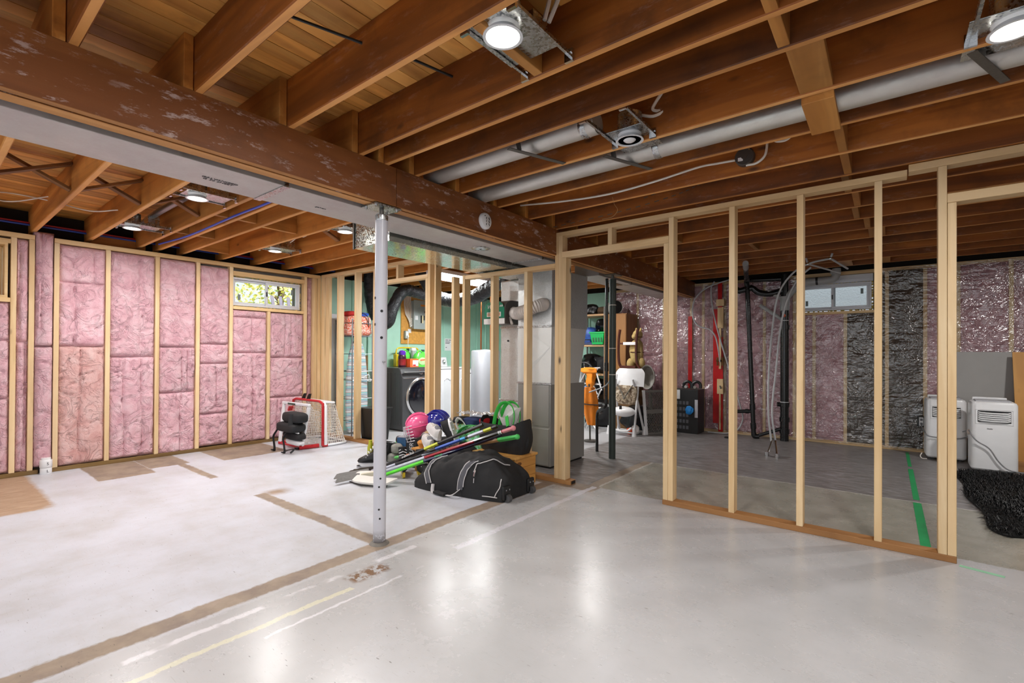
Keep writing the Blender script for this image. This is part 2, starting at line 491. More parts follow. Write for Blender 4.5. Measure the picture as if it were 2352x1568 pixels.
def floor_mat():
    g = NG('painted_concrete')
    P = g.node('ShaderNodeTexCoord').outputs['Object']
    xyz = g.node('ShaderNodeSeparateXYZ', {0: P}).outputs
    nA = g.noise(P, 5, 5, .65); nB = g.noise(P, 26, 4, .6)
    wob = g.math('ADD', g.math('MULTIPLY', g.math('SUBTRACT', nA, .5), .05), g.math('MULTIPLY', g.math('SUBTRACT', nB, .5), .03))
    X = g.math('ADD', xyz[0], wob); Y = g.math('ADD', xyz[1], wob)

    def step(v, a, b):
        n = g.node('ShaderNodeMapRange', {'Value': v, 'From Min': a, 'From Max': b}); n.clamp = True; return n.outputs[0]

    def box(x0, x1, y0, y1, e=.008):
        m = g.math('MULTIPLY', step(X, x0 - e, x0 + e), step(X, x1 + e, x1 - e))
        return g.math('MULTIPLY', m, g.math('MULTIPLY', step(Y, y0 - e, y0 + e), step(Y, y1 + e, y1 - e)))

    def mx(*a):
        r = a[0]
        for q in a[1:]: r = g.math('MAXIMUM', r, q)
        return r
    left = step(X, -2.30, -2.36)
    cl = g.ramp(g.noise(P, 2.2, 6, .65), [(.3, hx('#b6b6b8')), (.55, hx('#c6c9d2')), (.75, hx('#ced2dd'))])
    cr = g.ramp(g.noise(P, 1.6, 5, .6), [(.3, hx('#acacad')), (.6, hx('#bababc')), (.8, hx('#c2c3c8'))])
    c = g.mix(left, cr, cl)
    # long worn streaks in the paint
    st = g.noise(g.node('ShaderNodeMapping', {'Vector': P, 'Scale': (5, 1.1, 1), 'Rotation': (0, 0, .9)}).outputs[0], 5, 6, .7)
    c = g.mix(g.math('MULTIPLY', g.ramp(st, [(.58, (0, 0, 0)), (.8, (1, 1, 1))]), g.math('ADD', .12, g.math('MULTIPLY', left, .3))), c, hx('#a3968a'))
    # bare brown concrete where old walls stood
    brown = mx(box(-2.45, -2.335, -3, 3.7), box(-4.02, -2.4, 1.745, 1.84), box(-5.85, -4.85, 1.73, 1.80), box(-2.10, -1.98, 3.70, 5.3),
               box(-6.3, -5.5, 1.07, 1.5), box(-6.3, -5.72, 1.5, 1.85), box(-6.3, -5.56, 2.12, 2.82), box(-2.6, -1.95, 3.56, 3.74))
    br2 = g.math('MULTIPLY', box(-6.6, -4.85, -1.5, .70, .02), step(g.math('ADD', X, g.math('MULTIPLY', Y, 1.3)), -3.9, -4.1))
    bc = g.ramp(nA, [(.3, hx('#77655a')), (.55, hx('#95836f')), (.75, hx('#a5917f'))])
    c = g.mix(g.math('MULTIPLY', brown, .95), c, bc)
    c = g.mix(br2, c, g.ramp(st, [(.35, hx('#9a7d63')), (.65, hx('#b79c83'))]))
    c = g.mix(box(-4.05, -3.9, 1.83, 2.0, .05), c, bc)
    # back rooms: old olive paint, then bare scuffed slab
    olive = box(-1.98, 3, 3.72, 4.95, .004)
    c = g.mix(olive, c, g.ramp(nA, [(.3, hx('#8f8c81')), (.7, hx('#a6a399'))]))
    bare = mx(box(-6.5, 3, 4.95, 9, .006), box(-6.5, -2.08, 3.74, 9, .006))
    sc = g.noise(g.node('ShaderNodeMapping', {'Vector': P, 'Scale': (1, 5, 1), 'Rotation': (0, 0, .12)}).outputs[0], 6, 7, .75)
    bcol = g.ramp(sc, [(.34, hx('#5f5b59')), (.5, hx('#7f7b79')), (.62, hx('#98959a')), (.74, hx('#cfcdcf'))])
    c = g.mix(bare, c, bcol)
    laun = box(-6.5, -2.9, 3.74, 9, .02)
    c = g.mix(laun, c, hx('#b5b5b8'))
    edge = mx(box(-1.98, 3, 4.935, 4.955, .002), box(-1.99, -1.965, 3.75, 4.95, .003))
    c = g.mix(g.math('MULTIPLY', edge, .6), c, hx('#c9c6c0'))
    # tape residue and paint lines
    gap = g.ramp(g.noise(P, 3.4, 3), [(.40, (0, 0, 0)), (.46, (1, 1, 1))])
    c = g.mix(g.math('MULTIPLY', box(-2.035, -1.985, 2.02, 3.72, .004), .75), c, hx('#d5d3dc'))
    c = g.mix(g.math('MULTIPLY', box(-2.085, -2.055, -2, 1.36, .003), .8), c, hx('#d9d6bd'))
    c = g.mix(g.math('MULTIPLY', g.math('MULTIPLY', mx(box(-2.24, -2.205, .5, 1.9, .006), box(-1.985, -1.97, .9, 1.75, .004)), gap), .8), c, hx('#e2e1e6'))
    chip = g.math('MULTIPLY', box(-2.19, -2.09, 1.40, 1.62, .02), g.ramp(nB, [(.45, (0, 0, 0)), (.52, (1, 1, 1))]))
    c = g.mix(chip, c, hx('#7a5c43'))
    # scuffs and nicks
    wp = g.node('ShaderNodeVectorMath', {0: P, 1: g.node('ShaderNodeVectorMath', {0: g.noise(P, 7, 2, out='Color'), 1: (.05, .05, 0)}, operation='MULTIPLY').outputs[0]}, operation='ADD').outputs[0]
    for rot, sx_, sc_, th, dd, amt in ((.5, 4.0, 9.0, .55, .10, .8), (-.4, 5.0, 11.0, .6, .085, .7), (1.3, 4.5, 15.0, .5, .11, .6), (.1, 7.0, 5.0, .72, .06, .55)):
        vo = g.node('ShaderNodeTexVoronoi', {'Vector': g.node('ShaderNodeMapping', {'Vector': wp, 'Scale': (1, sx_, 1), 'Rotation': (0, 0, rot)}).outputs[0], 'Scale': sc_})
        sel = g.ramp(g.node('ShaderNodeSeparateColor', {0: vo.outputs['Color']}).outputs[0], [(th, (0, 0, 0)), (th + .02, (1, 1, 1))])
        nick = g.math('MULTIPLY', g.math('MULTIPLY', g.ramp(vo.outputs['Distance'], [(dd * .6, (1, 1, 1)), (dd, (0, 0, 0))]), sel), g.ramp(g.noise(P, 1.3 + rot, 2), [(.40, (.1, .1, .1)), (.6, (1, 1, 1))]))
        c = g.mix(g.math('MULTIPLY', nick, amt), c, hx('#55504c'))
    hair = g.noise(g.node('ShaderNodeMapping', {'Vector': P, 'Scale': (2, 30, 1), 'Rotation': (0, 0, -.5)}).outputs[0], 9, 4, .6, .6)
    c = g.mix(g.math('MULTIPLY', g.ramp(hair, [(.62, (0, 0, 0)), (.72, (1, 1, 1))]), .35), c, hx('#8a847d'))
    ro = g.math('ADD', .20, g.math('MULTIPLY', g.noise(P, 3.0, 6, .7), .14))
    ro = g.math('ADD', ro, g.math('MULTIPLY', mx(brown, br2), .25))
    ro = g.math('ADD', ro, g.math('MULTIPLY', bare, .12))
    ro = g.math('ADD', ro, g.math('MULTIPLY', left, .10))
    g.set(Base_Color=c, Roughness=ro); g.put(g.b, 'Specular IOR Level', .5)
    g.bump(g.math('ADD', g.math('MULTIPLY', nB, .3), g.noise(P, 90, 3)), .05, .001)
    return g.m


def batt_mat(name, a, b, c_):
    g = NG(name); v = g.coords()
    n = g.noise(v, 7, 7, .68, .8)
    f = g.noise(g.coords((1, 1, 2.2)), 55, 4, .7, 1.2)
    col = g.ramp(n, [(.28, hx(a)), (.48, hx(b)), (.7, hx(c_))])
    vein = g.math('ABSOLUTE', g.math('SUBTRACT', g.noise(v, 5.5, 4, .6, 1.4), .5))
    col = g.mix(g.ramp(vein, [(.0, (.40, .40, .40)), (.022, (0, 0, 0))]), col, hx(a))
    col = g.mix(g.math('MULTIPLY', f, .25), col, hx(c_))
    col = g.hsv(col, g.rand(.93, 1.06))
    g.set(Base_Color=col, Roughness=1.0); g.put(g.b, 'Specular IOR Level', .1); g.put(g.b, 'Sheen Weight', .25); g.put(g.b, 'Sheen Roughness', .6)
    g.bump(g.math('ADD', g.math('MULTIPLY', n, 1.0), g.math('ADD', g.math('MULTIPLY', f, .5), g.math('MULTIPLY', g.ramp(vein, [(0, (0, 0, 0)), (.06, (1, 1, 1))]), .5))), .9, .018)
    return g.m
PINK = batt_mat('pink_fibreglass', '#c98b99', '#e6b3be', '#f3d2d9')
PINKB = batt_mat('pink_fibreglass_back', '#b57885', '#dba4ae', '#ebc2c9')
PEACH = batt_mat('peach_fibreglass', '#cc8b85', '#e6b4b0', '#f1cecb')
ROCK = plain('bare_foundation_behind_plastic', '#4a4038', .9, 0, .25, 6, .2)


def plastic_mat():
    g = NG('clear_poly_sheet'); v = g.coords(rnd=False)
    w = g.noise(v, 3.2, 4, .6, 1.0)
    fr = g.node('ShaderNodeLayerWeight', {'Blend': .35}).outputs['Fresnel']
    t = g.node('ShaderNodeBsdfTransparent', {'Color': (.90, .90, .90, 1)})
    gl = g.node('ShaderNodeBsdfGlossy', {'Color': (1, 1, 1, 1), 'Roughness': .14})
    d = g.node('ShaderNodeBsdfTranslucent', {'Color': (.75, .74, .74, 1)})
    rot = g.node('ShaderNodeMapping', {'Vector': v, 'Scale': (1, 1, 6), 'Rotation': (0, .75, 0)}).outputs[0]
    h = g.math('ADD', w, g.math('MULTIPLY', g.noise(rot, 2.6, 3), .35))
    bp = g.node('ShaderNodeBump', {'Height': h, 'Strength': 1.0, 'Distance': .05}).outputs[0]
    g.l.new(bp, gl.inputs['Normal'])
    k = g.math('ADD', .10, g.math('MULTIPLY', fr, .35))
    m1 = g.node('ShaderNodeMixShader', {0: .10}); g.l.new(t.outputs[0], m1.inputs[1]); g.l.new(d.outputs[0], m1.inputs[2])
    m2 = g.node('ShaderNodeMixShader', {0: k}); g.l.new(m1.outputs[0], m2.inputs[1]); g.l.new(gl.outputs[0], m2.inputs[2])
    g.l.new(m2.outputs[0], g.out.inputs['Surface']); return g.m
POLY = plastic_mat()


def glass_mat():
    g = NG('window_glass')
    t = g.node('ShaderNodeBsdfTransparent', {'Color': (.93, .96, .96, 1)}); gl = g.node('ShaderNodeBsdfGlossy', {'Color': (1, 1, 1, 1), 'Roughness': .02})
    m = g.node('ShaderNodeMixShader', {0: .05}); g.l.new(t.outputs[0], m.inputs[1]); g.l.new(gl.outputs[0], m.inputs[2])
    g.l.new(m.outputs[0], g.out.inputs['Surface']); return g.m
GLASS = glass_mat()

# ------------------------------------------------------------------ floor
fl = MB().box(-6.75, 2.5, -2.2, 7.9, -.12, 0).build('floor', floor_mat(), smooth=False)
tag(fl, 'worn grey painted concrete basement floor with bare brown strips', 'floor', kind='structure')

# ------------------------------------------------------------------ foundation walls
XW = -6.37      # foundation face on the left
wl = thing('wall_left', 'left foundation wall framed with pine studs and pink insulation', 'wall', kind='structure')
b = MB()        # openings: window_1 y 2.47..3.36 z 1.72..2.12 ; window_3 y -.2..0.57 z 1.64..2.14
for y0, y1, z0, z1 in ((-2.2, -.25, 0, 2.25), (-.25, .57, 0, 1.64), (-.25, .57, 2.14, 2.25), (.57, 2.47, 0, 2.25), (2.47, 3.36, 0, 1.715), (2.47, 3.36, 2.11, 2.25), (3.36, 3.66, 0, 2.25)):
    b.box(XW - .22, XW, y0, y1, z0, z1)
b.build('foundation', CONC, wl, smooth=False)
MB().box(XW - .22, XW, 3.66, 7.9, 0, 2.25).build('painted_foundation', MINT, wl, smooth=False)['label'] = 'mint green painted concrete'
MB().box(-6.62, -6.575, -2.2, 7.9, 2.25, 2.52).build('rim_board', VOID_SHADE, wl, smooth=False)

wb = thing('wall_back', 'back foundation wall with pink insulation behind clear plastic', 'wall', kind='structure')
b = MB()
YB = 7.65
for x0, x1, z0, z1 in ((-3.75, -.99, 0, 2.25), (-.99, -.15, 0, 1.74), (-.99, -.15, 2.12, 2.25), (-.15, 2.5, 0, 2.25)):
    b.box(x0, x1, YB, YB + .22, z0, z1)
b.build('foundation', CONC, wb, smooth=False)
MB().box(XW, -3.75, YB, YB + .22, 0, 2.25).build('painted_foundation', MINT, wb, smooth=False)['label'] = 'mint green painted concrete'
MB().box(-6.6, 2.5, YB + .15, YB + .2, 2.25, 2.52).build('rim_board', VOID_SHADE, wb, smooth=False)
wr = MB().box(2.4, 2.6, -2.2, 7.9, 0, 2.52).build('wall_right', CONC, smooth=False)
tag(wr, 'bare concrete foundation wall on the right', 'wall', kind='structure')

# ------------------------------------------------------------------ ceiling: boards, joists, blocks
ZJ, ZD = 2.277, 2.512
ce = thing('ceiling', 'open ceiling of old joists under pine subfloor boards', 'ceiling', kind='structure')
MB().box(-6.75, 2.6, -2.2, 7.9, ZD + .022, ZD + .06).build('upper_floor', VOID_SHADE, ce, smooth=False)
rb = random.Random(3)
BW = .0932
brd = {}
def board_mesh(L):
    k = round(L, 2)
    if k not in brd:
        brd[k] = MB().box(-BW / 2 + .0019, BW / 2 - .0019, 0, k - .002, 0, .019).mesh('subfloor_board', DECK, False)
    return brd[k]
nrow = int((2.45 + 6.6) / BW)
for i in range(nrow):
    x = -6.6 + BW * (i + .5)
    cuts = [-2.1] + [.372 + .406 * rb.choice([1, 2, 3, 4, 5, 7]) + (3.0 if i % 2 else 0)] + [7.8]
    cuts = [-2.1, round(cuts[1], 2), 7.8]
    for a, c in zip(cuts, cuts[1:]):
        o = bpy.data.objects.new('subfloor_board', board_mesh(c - a)); COL.objects.link(o)
        o.parent = ce; o.location = (x, a, ZD + rb.uniform(-.0008, .0012))
        o.rotation_euler.y = rb.uniform(-.006, .006)
JM = {}
def bevbox(key, x0, x1, y0, y1, z0, z1, m):
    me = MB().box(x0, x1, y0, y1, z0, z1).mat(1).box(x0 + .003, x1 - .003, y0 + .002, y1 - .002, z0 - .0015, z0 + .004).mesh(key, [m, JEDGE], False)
    bm = bmesh.new(); bm.from_mesh(me); bmesh.ops.bevel(bm, geom=bm.edges[:], offset=.0025, segments=1, affect='EDGES'); bm.to_mesh(me); bm.free()
    return me
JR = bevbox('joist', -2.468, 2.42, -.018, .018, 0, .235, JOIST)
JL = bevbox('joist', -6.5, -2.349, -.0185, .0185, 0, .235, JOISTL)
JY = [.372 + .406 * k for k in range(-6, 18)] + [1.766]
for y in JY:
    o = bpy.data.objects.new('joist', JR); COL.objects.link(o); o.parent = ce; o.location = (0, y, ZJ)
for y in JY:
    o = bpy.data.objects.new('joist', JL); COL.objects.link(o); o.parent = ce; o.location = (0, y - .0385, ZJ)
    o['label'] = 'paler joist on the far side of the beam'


def gap(k):   # free span between right-hand joists k and k+1 (k counted from y=.372)
    return .372 + .406 * k + .019, .372 + .406 * (k + 1) - .019
for k, x0, x1, z0, z1 in ((2, -1.13, -1.09, ZJ, ZD), (3, -.32, -.28, ZJ + .002, ZJ + .13), (4, -.30, -.18, ZJ, ZJ + .038), (5, -.30, -.18, ZJ - .030, ZJ + .004), (6, -.215, -.175, ZJ, ZD), (7, -.215, -.175, ZJ, ZD),
                          (8, -.235, -.195, ZJ, ZD), (9, -.20, -.16, ZJ, ZD), (10, -.22, -.18, ZJ, ZD), (10, .28, .42, ZJ, ZJ + .02), (11, -.16, -.12, ZJ, ZD), (12, -.14, -.02, ZJ, ZJ + .02), (13, -.10, -.06, ZJ, ZD),
                          (12, -1.12, -1.08, ZJ, ZD), (10, -1.66, -1.62, ZJ, ZD), (14, -.16, -.12, ZJ, ZD), (16, -.48, -.34, ZJ, ZJ + .02), (16, -.12, .02, ZJ, ZJ + .02)):
    a, c = gap(k)
    MB().box(x0, x1, a, c, z0, z1).build('blocking', BLOCK, ce, smooth=False, bev=.003)
for k, x0 in ((3, -4.48), (4, -4.55), (3, -5.42), (4, -6.12), (8, -4.3), (9, -4.3), (-1, -4.5)):
    a, c = gap(k)
    MB().box(x0, x0 + .038, a - .0385, c - .0385, ZJ + .03, ZD).build('blocking', BLOCK, ce, smooth=False, bev=.003)
for k in (-1, 0, 1, 2, 5, 6, 7):     # crossed braces between the far joists
    a, c = gap(k); a -= .039; c -= .038; xb = -4.60 if k < 3 else -4.45
    for s, dx in ((1, 0), (-1, .05)):
        MB().bar((xb + dx, a, ZJ + (.205 if s > 0 else .03)), (xb + dx, c, ZJ + (.03 if s > 0 else .205)), .064, .019).build('bridging_brace', BRACE, ce, smooth=False, bev=.002)

# built-up beam
bm_ = thing('main_beam', 'long built-up dark timber beam carrying the joists', 'beam', kind='structure')
for y0, y1 in ((-2.1, 1.838), (1.842, 7.65)):
    for k, (x0, x1, dz) in enumerate(((-2.386, -2.349, .004), (-2.426, -2.389, 0), (-2.466, -2.429, .002))):
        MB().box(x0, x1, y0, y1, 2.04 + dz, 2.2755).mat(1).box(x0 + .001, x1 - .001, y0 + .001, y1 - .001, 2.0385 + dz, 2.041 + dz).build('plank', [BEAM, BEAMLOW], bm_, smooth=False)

# ------------------------------------------------------------------ left wall framing
XF = -6.28
FD = .088
def studL(y0, z0, z1, name='stud', m=None):
    return MB().box(XF - FD, XF, y0, y0 + .038, z0, z1).build(name, m or STUD, wl, smooth=False, bev=.0025)
for y in (.588, .706, .876, 1.262, 1.684, 2.076, 2.432, 3.375):
    studL(y, .039, 2.195)
studL(2.882, .039, 1.683, 'cripple_stud'); studL(.10, .039, 1.60, 'cripple_stud'); studL(-.40, .039, 2.195); studL(-.80, .039, 2.195)
def alongL(name, y0, y1, z0, z1, m, d=FD):
    return MB().box(XF - d, XF + .0005, y0, y1, z0, z1).build(name, m, wl, smooth=False, bev=.0025)
alongL('top_plate', -2.1, .744, 2.196, 2.240, PLATEY); alongL('top_plate', .876, 3.615, 2.196, 2.240, PLATEY)
alongL('bottom_plate', -2.1, .780, 0, .038, TREAT); alongL('bottom_plate', .872, 3.62, 0, .038, TREAT)
alongL('window_sill_plate', 2.471, 3.374, 1.684, 1.722, PLATEY); alongL('header', 2.471, 3.374, 2.098, 2.150, PLATEY)
alongL('window_sill_plate', -.3, .587, 1.60, 1.640, PLATEY); alongL('header', -.3, .587, 2.135, 2.175, PLATEY)
MB().box(-6.44, -6.40, 1.15, 1.62, 2.242, 2.36).build('blocking', BLOCK, wl, smooth=False)


def batt(name, parent, x, y0, y1, z0, z1, seed, bulge=.045, mats=PINK, axis=0, res=.013, crease=True):
    """one fibreglass batt; axis 0 faces +X, axis 1 faces -Y"""
    ny = max(8, int((y1 - y0) / res)); nz = max(8, int((z1 - z0) / res))
    Yv = np.linspace(0, 1, ny)[:, None] * np.ones((1, nz)); Zv = np.ones((ny, 1)) * np.linspace(0, 1, nz)[None, :]
    w = y1 - y0; h = z1 - z0
    ey = np.minimum(Yv, 1 - Yv) * w; ez = np.minimum(Zv, 1 - Zv) * h
    roll = np.clip(ey / .035, 0, 1) ** .55 * np.clip(ez / .03, 0, 1) ** .6
    px = Yv * w; pz = Zv * h
    dx = fbm(px * 5, pz * 5, seed * 1.7, seed, 3); dz = fbm(px * 5, pz * 5, seed * 2.9, seed + 9, 3)
    n1 = fbm(px * 6 + dx * 2, pz * 4 + dz * 2, seed, seed + 3, 4)
    n2 = np.abs(fbm(px * 8 + dz * 3, pz * 7 + dx * 3, seed, seed + 5, 3) - .47)
    n3 = fbm(px * 34, pz * 34, seed, seed + 7, 3)
    d = roll * (bulge * .55 + bulge * .9 * n1 + .012 * (n3 - .45)) - .022 * np.exp(-(n2 / .018) ** 2) * roll
    if crease:
        rr = random.Random(seed)
        for _ in range(rr.choice((0, 1, 1, 2))):      # a long fold
            p = rr.uniform(.2, .8)
            q = np.abs(px - (p * w + .04 * (fbm(pz * 3, pz * 0, seed, seed + 11, 2) - .45)))
            d = d - .026 * np.exp(-(q / .010) ** 2) * roll
    jit = .010 * (fbm(pz * 9, px * 9, seed, seed + 21, 3) - .45)
    Yp = y0 + px + np.where(np.abs(Yv - .5) > .49, jit, 0); Zp = z0 + pz
    b = MB()
    if axis == 0: P = np.stack([x + d, Yp, Zp], 2)
    else: P = np.stack([Yp, x - d, Zp], 2)
    b.grid(P.tolist()); n = len(b.v)
    if axis == 0: b.box(x - .07, x + .002, y0, y1, z0, z1)
    else: b.box(y0, y1, x - .002, x + .05, z0, z1)
    return b.build(name, mats, parent, ang=80)
sd = 11
for y0, y1, zs in ((-.36, .098, (.04, .8, 1.6)), (.14, .586, (.04, .72, 1.25, 1.6)), (.627, .705, (.04, 1.24, 2.19)), (.745, .874, (.06, 1.2, 2.285)), (.915, 1.260, (.04, 1.205, 1.83, 2.19)),
                   (1.301, 1.682, (.04, 1.10, 2.19)), (1.723, 2.074, (.02, .70, 1.21, 2.19)), (2.115, 2.430, (.05, .43, 1.02, 1.25, 2.17)), (2.471, 2.880, (.04, 1.15, 1.59, 1.68)), (2.921, 3.373, (.04, .57, 1.09, 1.675))):
    for a, c in zip(zs, zs[1:]):
        sd += 1
        batt('insulation_batt', wl, -6.325, y0 - .004, y1 + .004, a, c, sd, .052 if y0 != .745 else .085, PEACH if (y0 == .915 and a < 1.2) else PINK)

# ------------------------------------------------------------------ partitions (both on the line y = 3.62)
YP, PD = 3.62, .089
pa = thing('wall_laundry_partition', 'bare pine stud partition between the open room and the laundry', 'wall', kind='structure')
pb = thing('wall_right_partition', 'bare pine stud partition with doorway beside the beam', 'wall', kind='structure')
def studP(p, x0, z0, z1, name='stud', w=.038, m=None):
    return MB().box(x0, x0 + w, YP, YP + PD, z0, z1).build(name, m or STUD, p, smooth=False, bev=.0025)
def alongP(p, name, x0, x1, z0, z1, m=None):
    return MB().box(x0, x1, YP - .0005, YP + PD + .0005, z0, z1).build(name, m or STUDY, p, smooth=False, bev=.0025)
for x in (-6.235, -6.11):
    MB().box(x - .045, x + .044, YP, YP + .038, .038, 2.205).build('stud', STUD, pa, smooth=False, bev=.0025)
for x in (-5.882, -5.475, -5.072): studP(pa, x, .038, 2.205)
studP(pa, -4.10, .038, 2.0, 'jack_stud'); studP(pa, -4.06, .038, 2.205); studP(pa, -3.95, .038, 2.205, 'stud', .02)
for x in (-3.682, -3.522): studP(pa, x, .038, 1.975)
for x in (-3.128, -2.71): studP(pa, x, .038, 1.93)
for x in (-2.361, -2.3225): studP(pa, x, .038, 2.215, 'king_stud')
studP(pa, -2.284, .038, 2.012, 'jack_stud')
alongP(pa, 'top_plate', -6.28, -3.42, 2.206, 2.246); alongP(pa, 'top_plate', -3.482, -2.362, 1.931, 1.971)
alongP(pa, 'header', -5.033, -4.062, 2.001, 2.046); studP(pa, -4.62, 2.046, 2.206, 'cripple_stud')
alongP(pa, 'bottom_plate', -6.28, -5.034, 0, .038, TREATX); alongP(pa, 'bottom_plate', -4.10, -2.19, 0, .038, TREATX)
studP(pb, -1.364, .038, 2.012, 'jack_stud'); studP(pb, -1.325, .038, 2.206, 'king_stud')
for x in (-.890, -.473, -.066): studP(pb, x, .038, 2.206 if x < -.1 else 2.206)
studP(pb, .223, .038, 2.228, 'king_stud'); studP(pb, .2625, .038, 2.014, 'jack_stud')
studP(pb, 1.25, .038, 2.014, 'jack_stud'); studP(pb, 1.29, .038, 2.228, 'king_stud'); studP(pb, 1.7, .038, 2.228); studP(pb, 2.1, .038, 2.228)
alongP(pb, 'top_plate', -2.362, .088, 2.207, 2.244); alongP(pb, 'top_plate', .094, 2.4, 2.229, 2.270)
alongP(pb, 'header', -2.286, -1.3255, 2.013, 2.066); studP(pb, -1.84, 2.066, 2.207, 'cripple_stud')
alongP(pb, 'header', .2615, 1.29, 2.015, 2.066)
alongP(pb, 'bottom_plate', -1.368, .301, 0, .038, TREATX); alongP(pb, 'bottom_plate', 1.25, 2.4, 0, .038, TREATX)
MB().box(-2.19, -2.188, 3.635, 3.70, .006, .033).build('plate_tag', BLACKP, pa, smooth=False)

# ------------------------------------------------------------------ back wall framing, insulation and plastic
def studB(x0, z0, z1, name='stud'):
    return MB().box(x0, x0 + .038, 7.545, 7.63, z0, z1).build(name, STUD, wb, smooth=False, bev=.002)
xs = [-3.72, -3.30, -2.86, -2.42, -2.24, -1.93, -1.40, -1.03, -.12, -.03, .33, .62, 1.05, 1.46, 1.87, 2.28]
for x in xs: studB(x, .04, 2.21)
studB(-.455, .04, 1.70, 'cripple_stud'); studB(-.80, .04, 1.70, 'cripple_stud')
for n_, x0, x1, z0, z1 in (('top_plate', -3.72, 2.38, 2.21, 2.25), ('bottom_plate', -3.72, .36, 0, .04), ('bottom_plate', .36, 2.38, 0, .04), ('window_sill_plate', -.99, -.121, 1.70, 1.735)):
    MB().box(x0, x1, 7.542, 7.632, z0, z1).build(n_, STUDY, wb, smooth=False, bev=.002)
bays = [(-3.68, -3.30, 'p'), (-3.26, -2.86, 'p'), (-2.82, -2.42, 'p'), (-2.38, -2.24, 'p'), (-2.20, -1.93, 'p'), (-1.89, -1.40, 'p'), (-1.36, -1.03, 'p'), (-.99, -.80, 'w'), (-.76, -.455, 'w'), (-.415, -.12, 'r'),
        (.01, .33, 'R'), (.37, .62, 'p'), (.66, 1.05, 'p'), (1.09, 1.46, 'p')]
for x0, x1, t in bays:
    top = 1.70 if t in 'wr' else 2.21
    zs = [.04, 1.1 + .2 * random.random(), top] if t in 'pw' else [.04, top]
    for a, c in zip(zs, zs[1:]):
        sd += 1
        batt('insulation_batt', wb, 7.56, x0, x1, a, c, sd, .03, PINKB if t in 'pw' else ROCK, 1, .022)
# vapour barrier: one wrinkled sheet, with the window cut out
def barrier(x0, x1, z0, z1, seed):
    nx = int((x1 - x0) / .02) + 2; nz = int((z1 - z0) / .02) + 2
    X = np.linspace(x0, x1, nx)[:, None] * np.ones((1, nz)); Z = np.ones((nx, 1)) * np.linspace(z0, z1, nz)[None, :]
    dg = fbm((X + Z) * 2.0, (Z - X) * 9.0, 0, seed, 3); w = fbm(X * 3.5, Z * 2.5, 0, seed + 4, 4)
    Y = 7.530 - .022 * dg - .020 * w
    MB().grid(np.stack([X, Y, Z], 2).tolist()).build('vapour_barrier', POLY, wb, ang=180)['label'] = 'clear wrinkled plastic sheet'
barrier(-3.7, -.99, .02, 2.23, 1); barrier(-.99, -.13, .02, 1.69, 2); barrier(-.13, 2.35, .02, 2.235, 3)
for x, z0, z1, w in ((-2.06, .14, 1.84, .075), (-1.985, .02, 1.42, .065), (-1.995, 1.86, 2.23, .06), (-2.43, .5, 1.75, .06)):
    MB().box(x, x + w, 7.488, 7.490, z0, z1).build('seam_tape', plain('red_tape', '#c01618', .25, 0, .15, 8) if 'red_tape' not in bpy.data.materials else bpy.data.materials['red_tape'], wb, smooth=False)['label'] = 'red tape strip on the plastic'
gb = MB().box(.58, 1.9, 7.40, 7.415, .03, 1.205).build('gypsum_panel', DRYWALL, bev=.002)
tag(gb, 'half height grey gypsum panel standing behind the portable air conditioners', 'panel')

# ------------------------------------------------------------------ windows
def slider(name, label, axis, u0, u1, z0, z1, d, mul):
    """vinyl slider; u along the wall, d = room-side plane, mul = +1/-1 outward direction of wall axis"""
    w = thing(name, label, 'window', kind='structure')
    def bx(b, a0, a1, c0, c1, e0, e1):
        p, q = d + mul * e0, d + mul * e1; p, q = min(p, q), max(p, q)
        return b.box(p, q, a0, a1, c0, c1) if axis == 0 else b.box(a0, a1, p, q, c0, c1)
    f = MB(); t = .024
    for a0, a1, c0, c1 in ((u0, u1, z0, z0 + t), (u0, u1, z1 - t, z1), (u0, u0 + t, z0 + t, z1 - t), (u1 - t, u1, z0 + t, z1 - t)): bx(f, a0, a1, c0, c1, 0, .08)
    f.build('window_frame', VINYL, w, smooth=False, bev=.004)
    mid = (u0 + u1) / 2
    for (a0, a1, e) in ((u0 + t, mid + .02, .045), (mid - .025, u1 - t, .012)):
        s = MB(); k = .027
        for p0, p1, c0, c1 in ((a0, a1, z0 + t, z0 + t + k), (a0, a1, z1 - t - k, z1 - t), (a0, a0 + k, z0 + t + k, z1 - t - k), (a1 - k, a1, z0 + t + k, z1 - t - k)): bx(s, p0, p1, c0, c1, e, e + .028)
        o = s.build('sash', VINYL, w, smooth=False, bev=.003)
        bx(MB(), a0 + k, a1 - k, z0 + t + k, z1 - t - k, e + .012, e + .016).build('pane', GLASS, o, smooth=False)
        lx = a0 + .06 if e > .03 else a1 - .09
        bx(MB(), lx, lx + .03, (z0 + .075) if e > .03 else (z1 - .15), (z0 + .145) if e > .03 else (z1 - .08), e + .008, e + .0095).build('sticker', plain('window_sticker', '#7e8a8c', .6), o, smooth=False)
    bx(MB(), mid - .018, mid - .006, (z0 + z1) / 2 - .03, (z0 + z1) / 2 + .03, .0, .012).build('latch', BLACKP, w, smooth=False)
    s = MB()
    for k in range(60):
        q = random.uniform(u0, u1); zz = random.choice((z0 - .006, z1 + .006)); s.ell(((d + mul * .02, q, zz) if axis == 0 else (q, d + mul * .02, zz)), (.012, .012, .009), 4, 6)
    for k in range(16):
        q = random.uniform(z0, z1); s.ell(((d + mul * .02, u1 + .008, q) if axis == 0 else (u1 + .008, d + mul * .02, q)), (.012, .010, .014), 4, 6)
    s.build('foam_bead', SPRAY, w)['kind'] = 'stuff'
    return w
for yq in (3.512, 3.568): MB().box(XF - .088, XF, yq, yq + .05, .039, 2.195).build('corner_stud', STUD, wl, smooth=False, bev=.0025)
batt('insulation_batt', wl, -6.35, 3.415, 3.512, .04, 2.19, 91, .03)
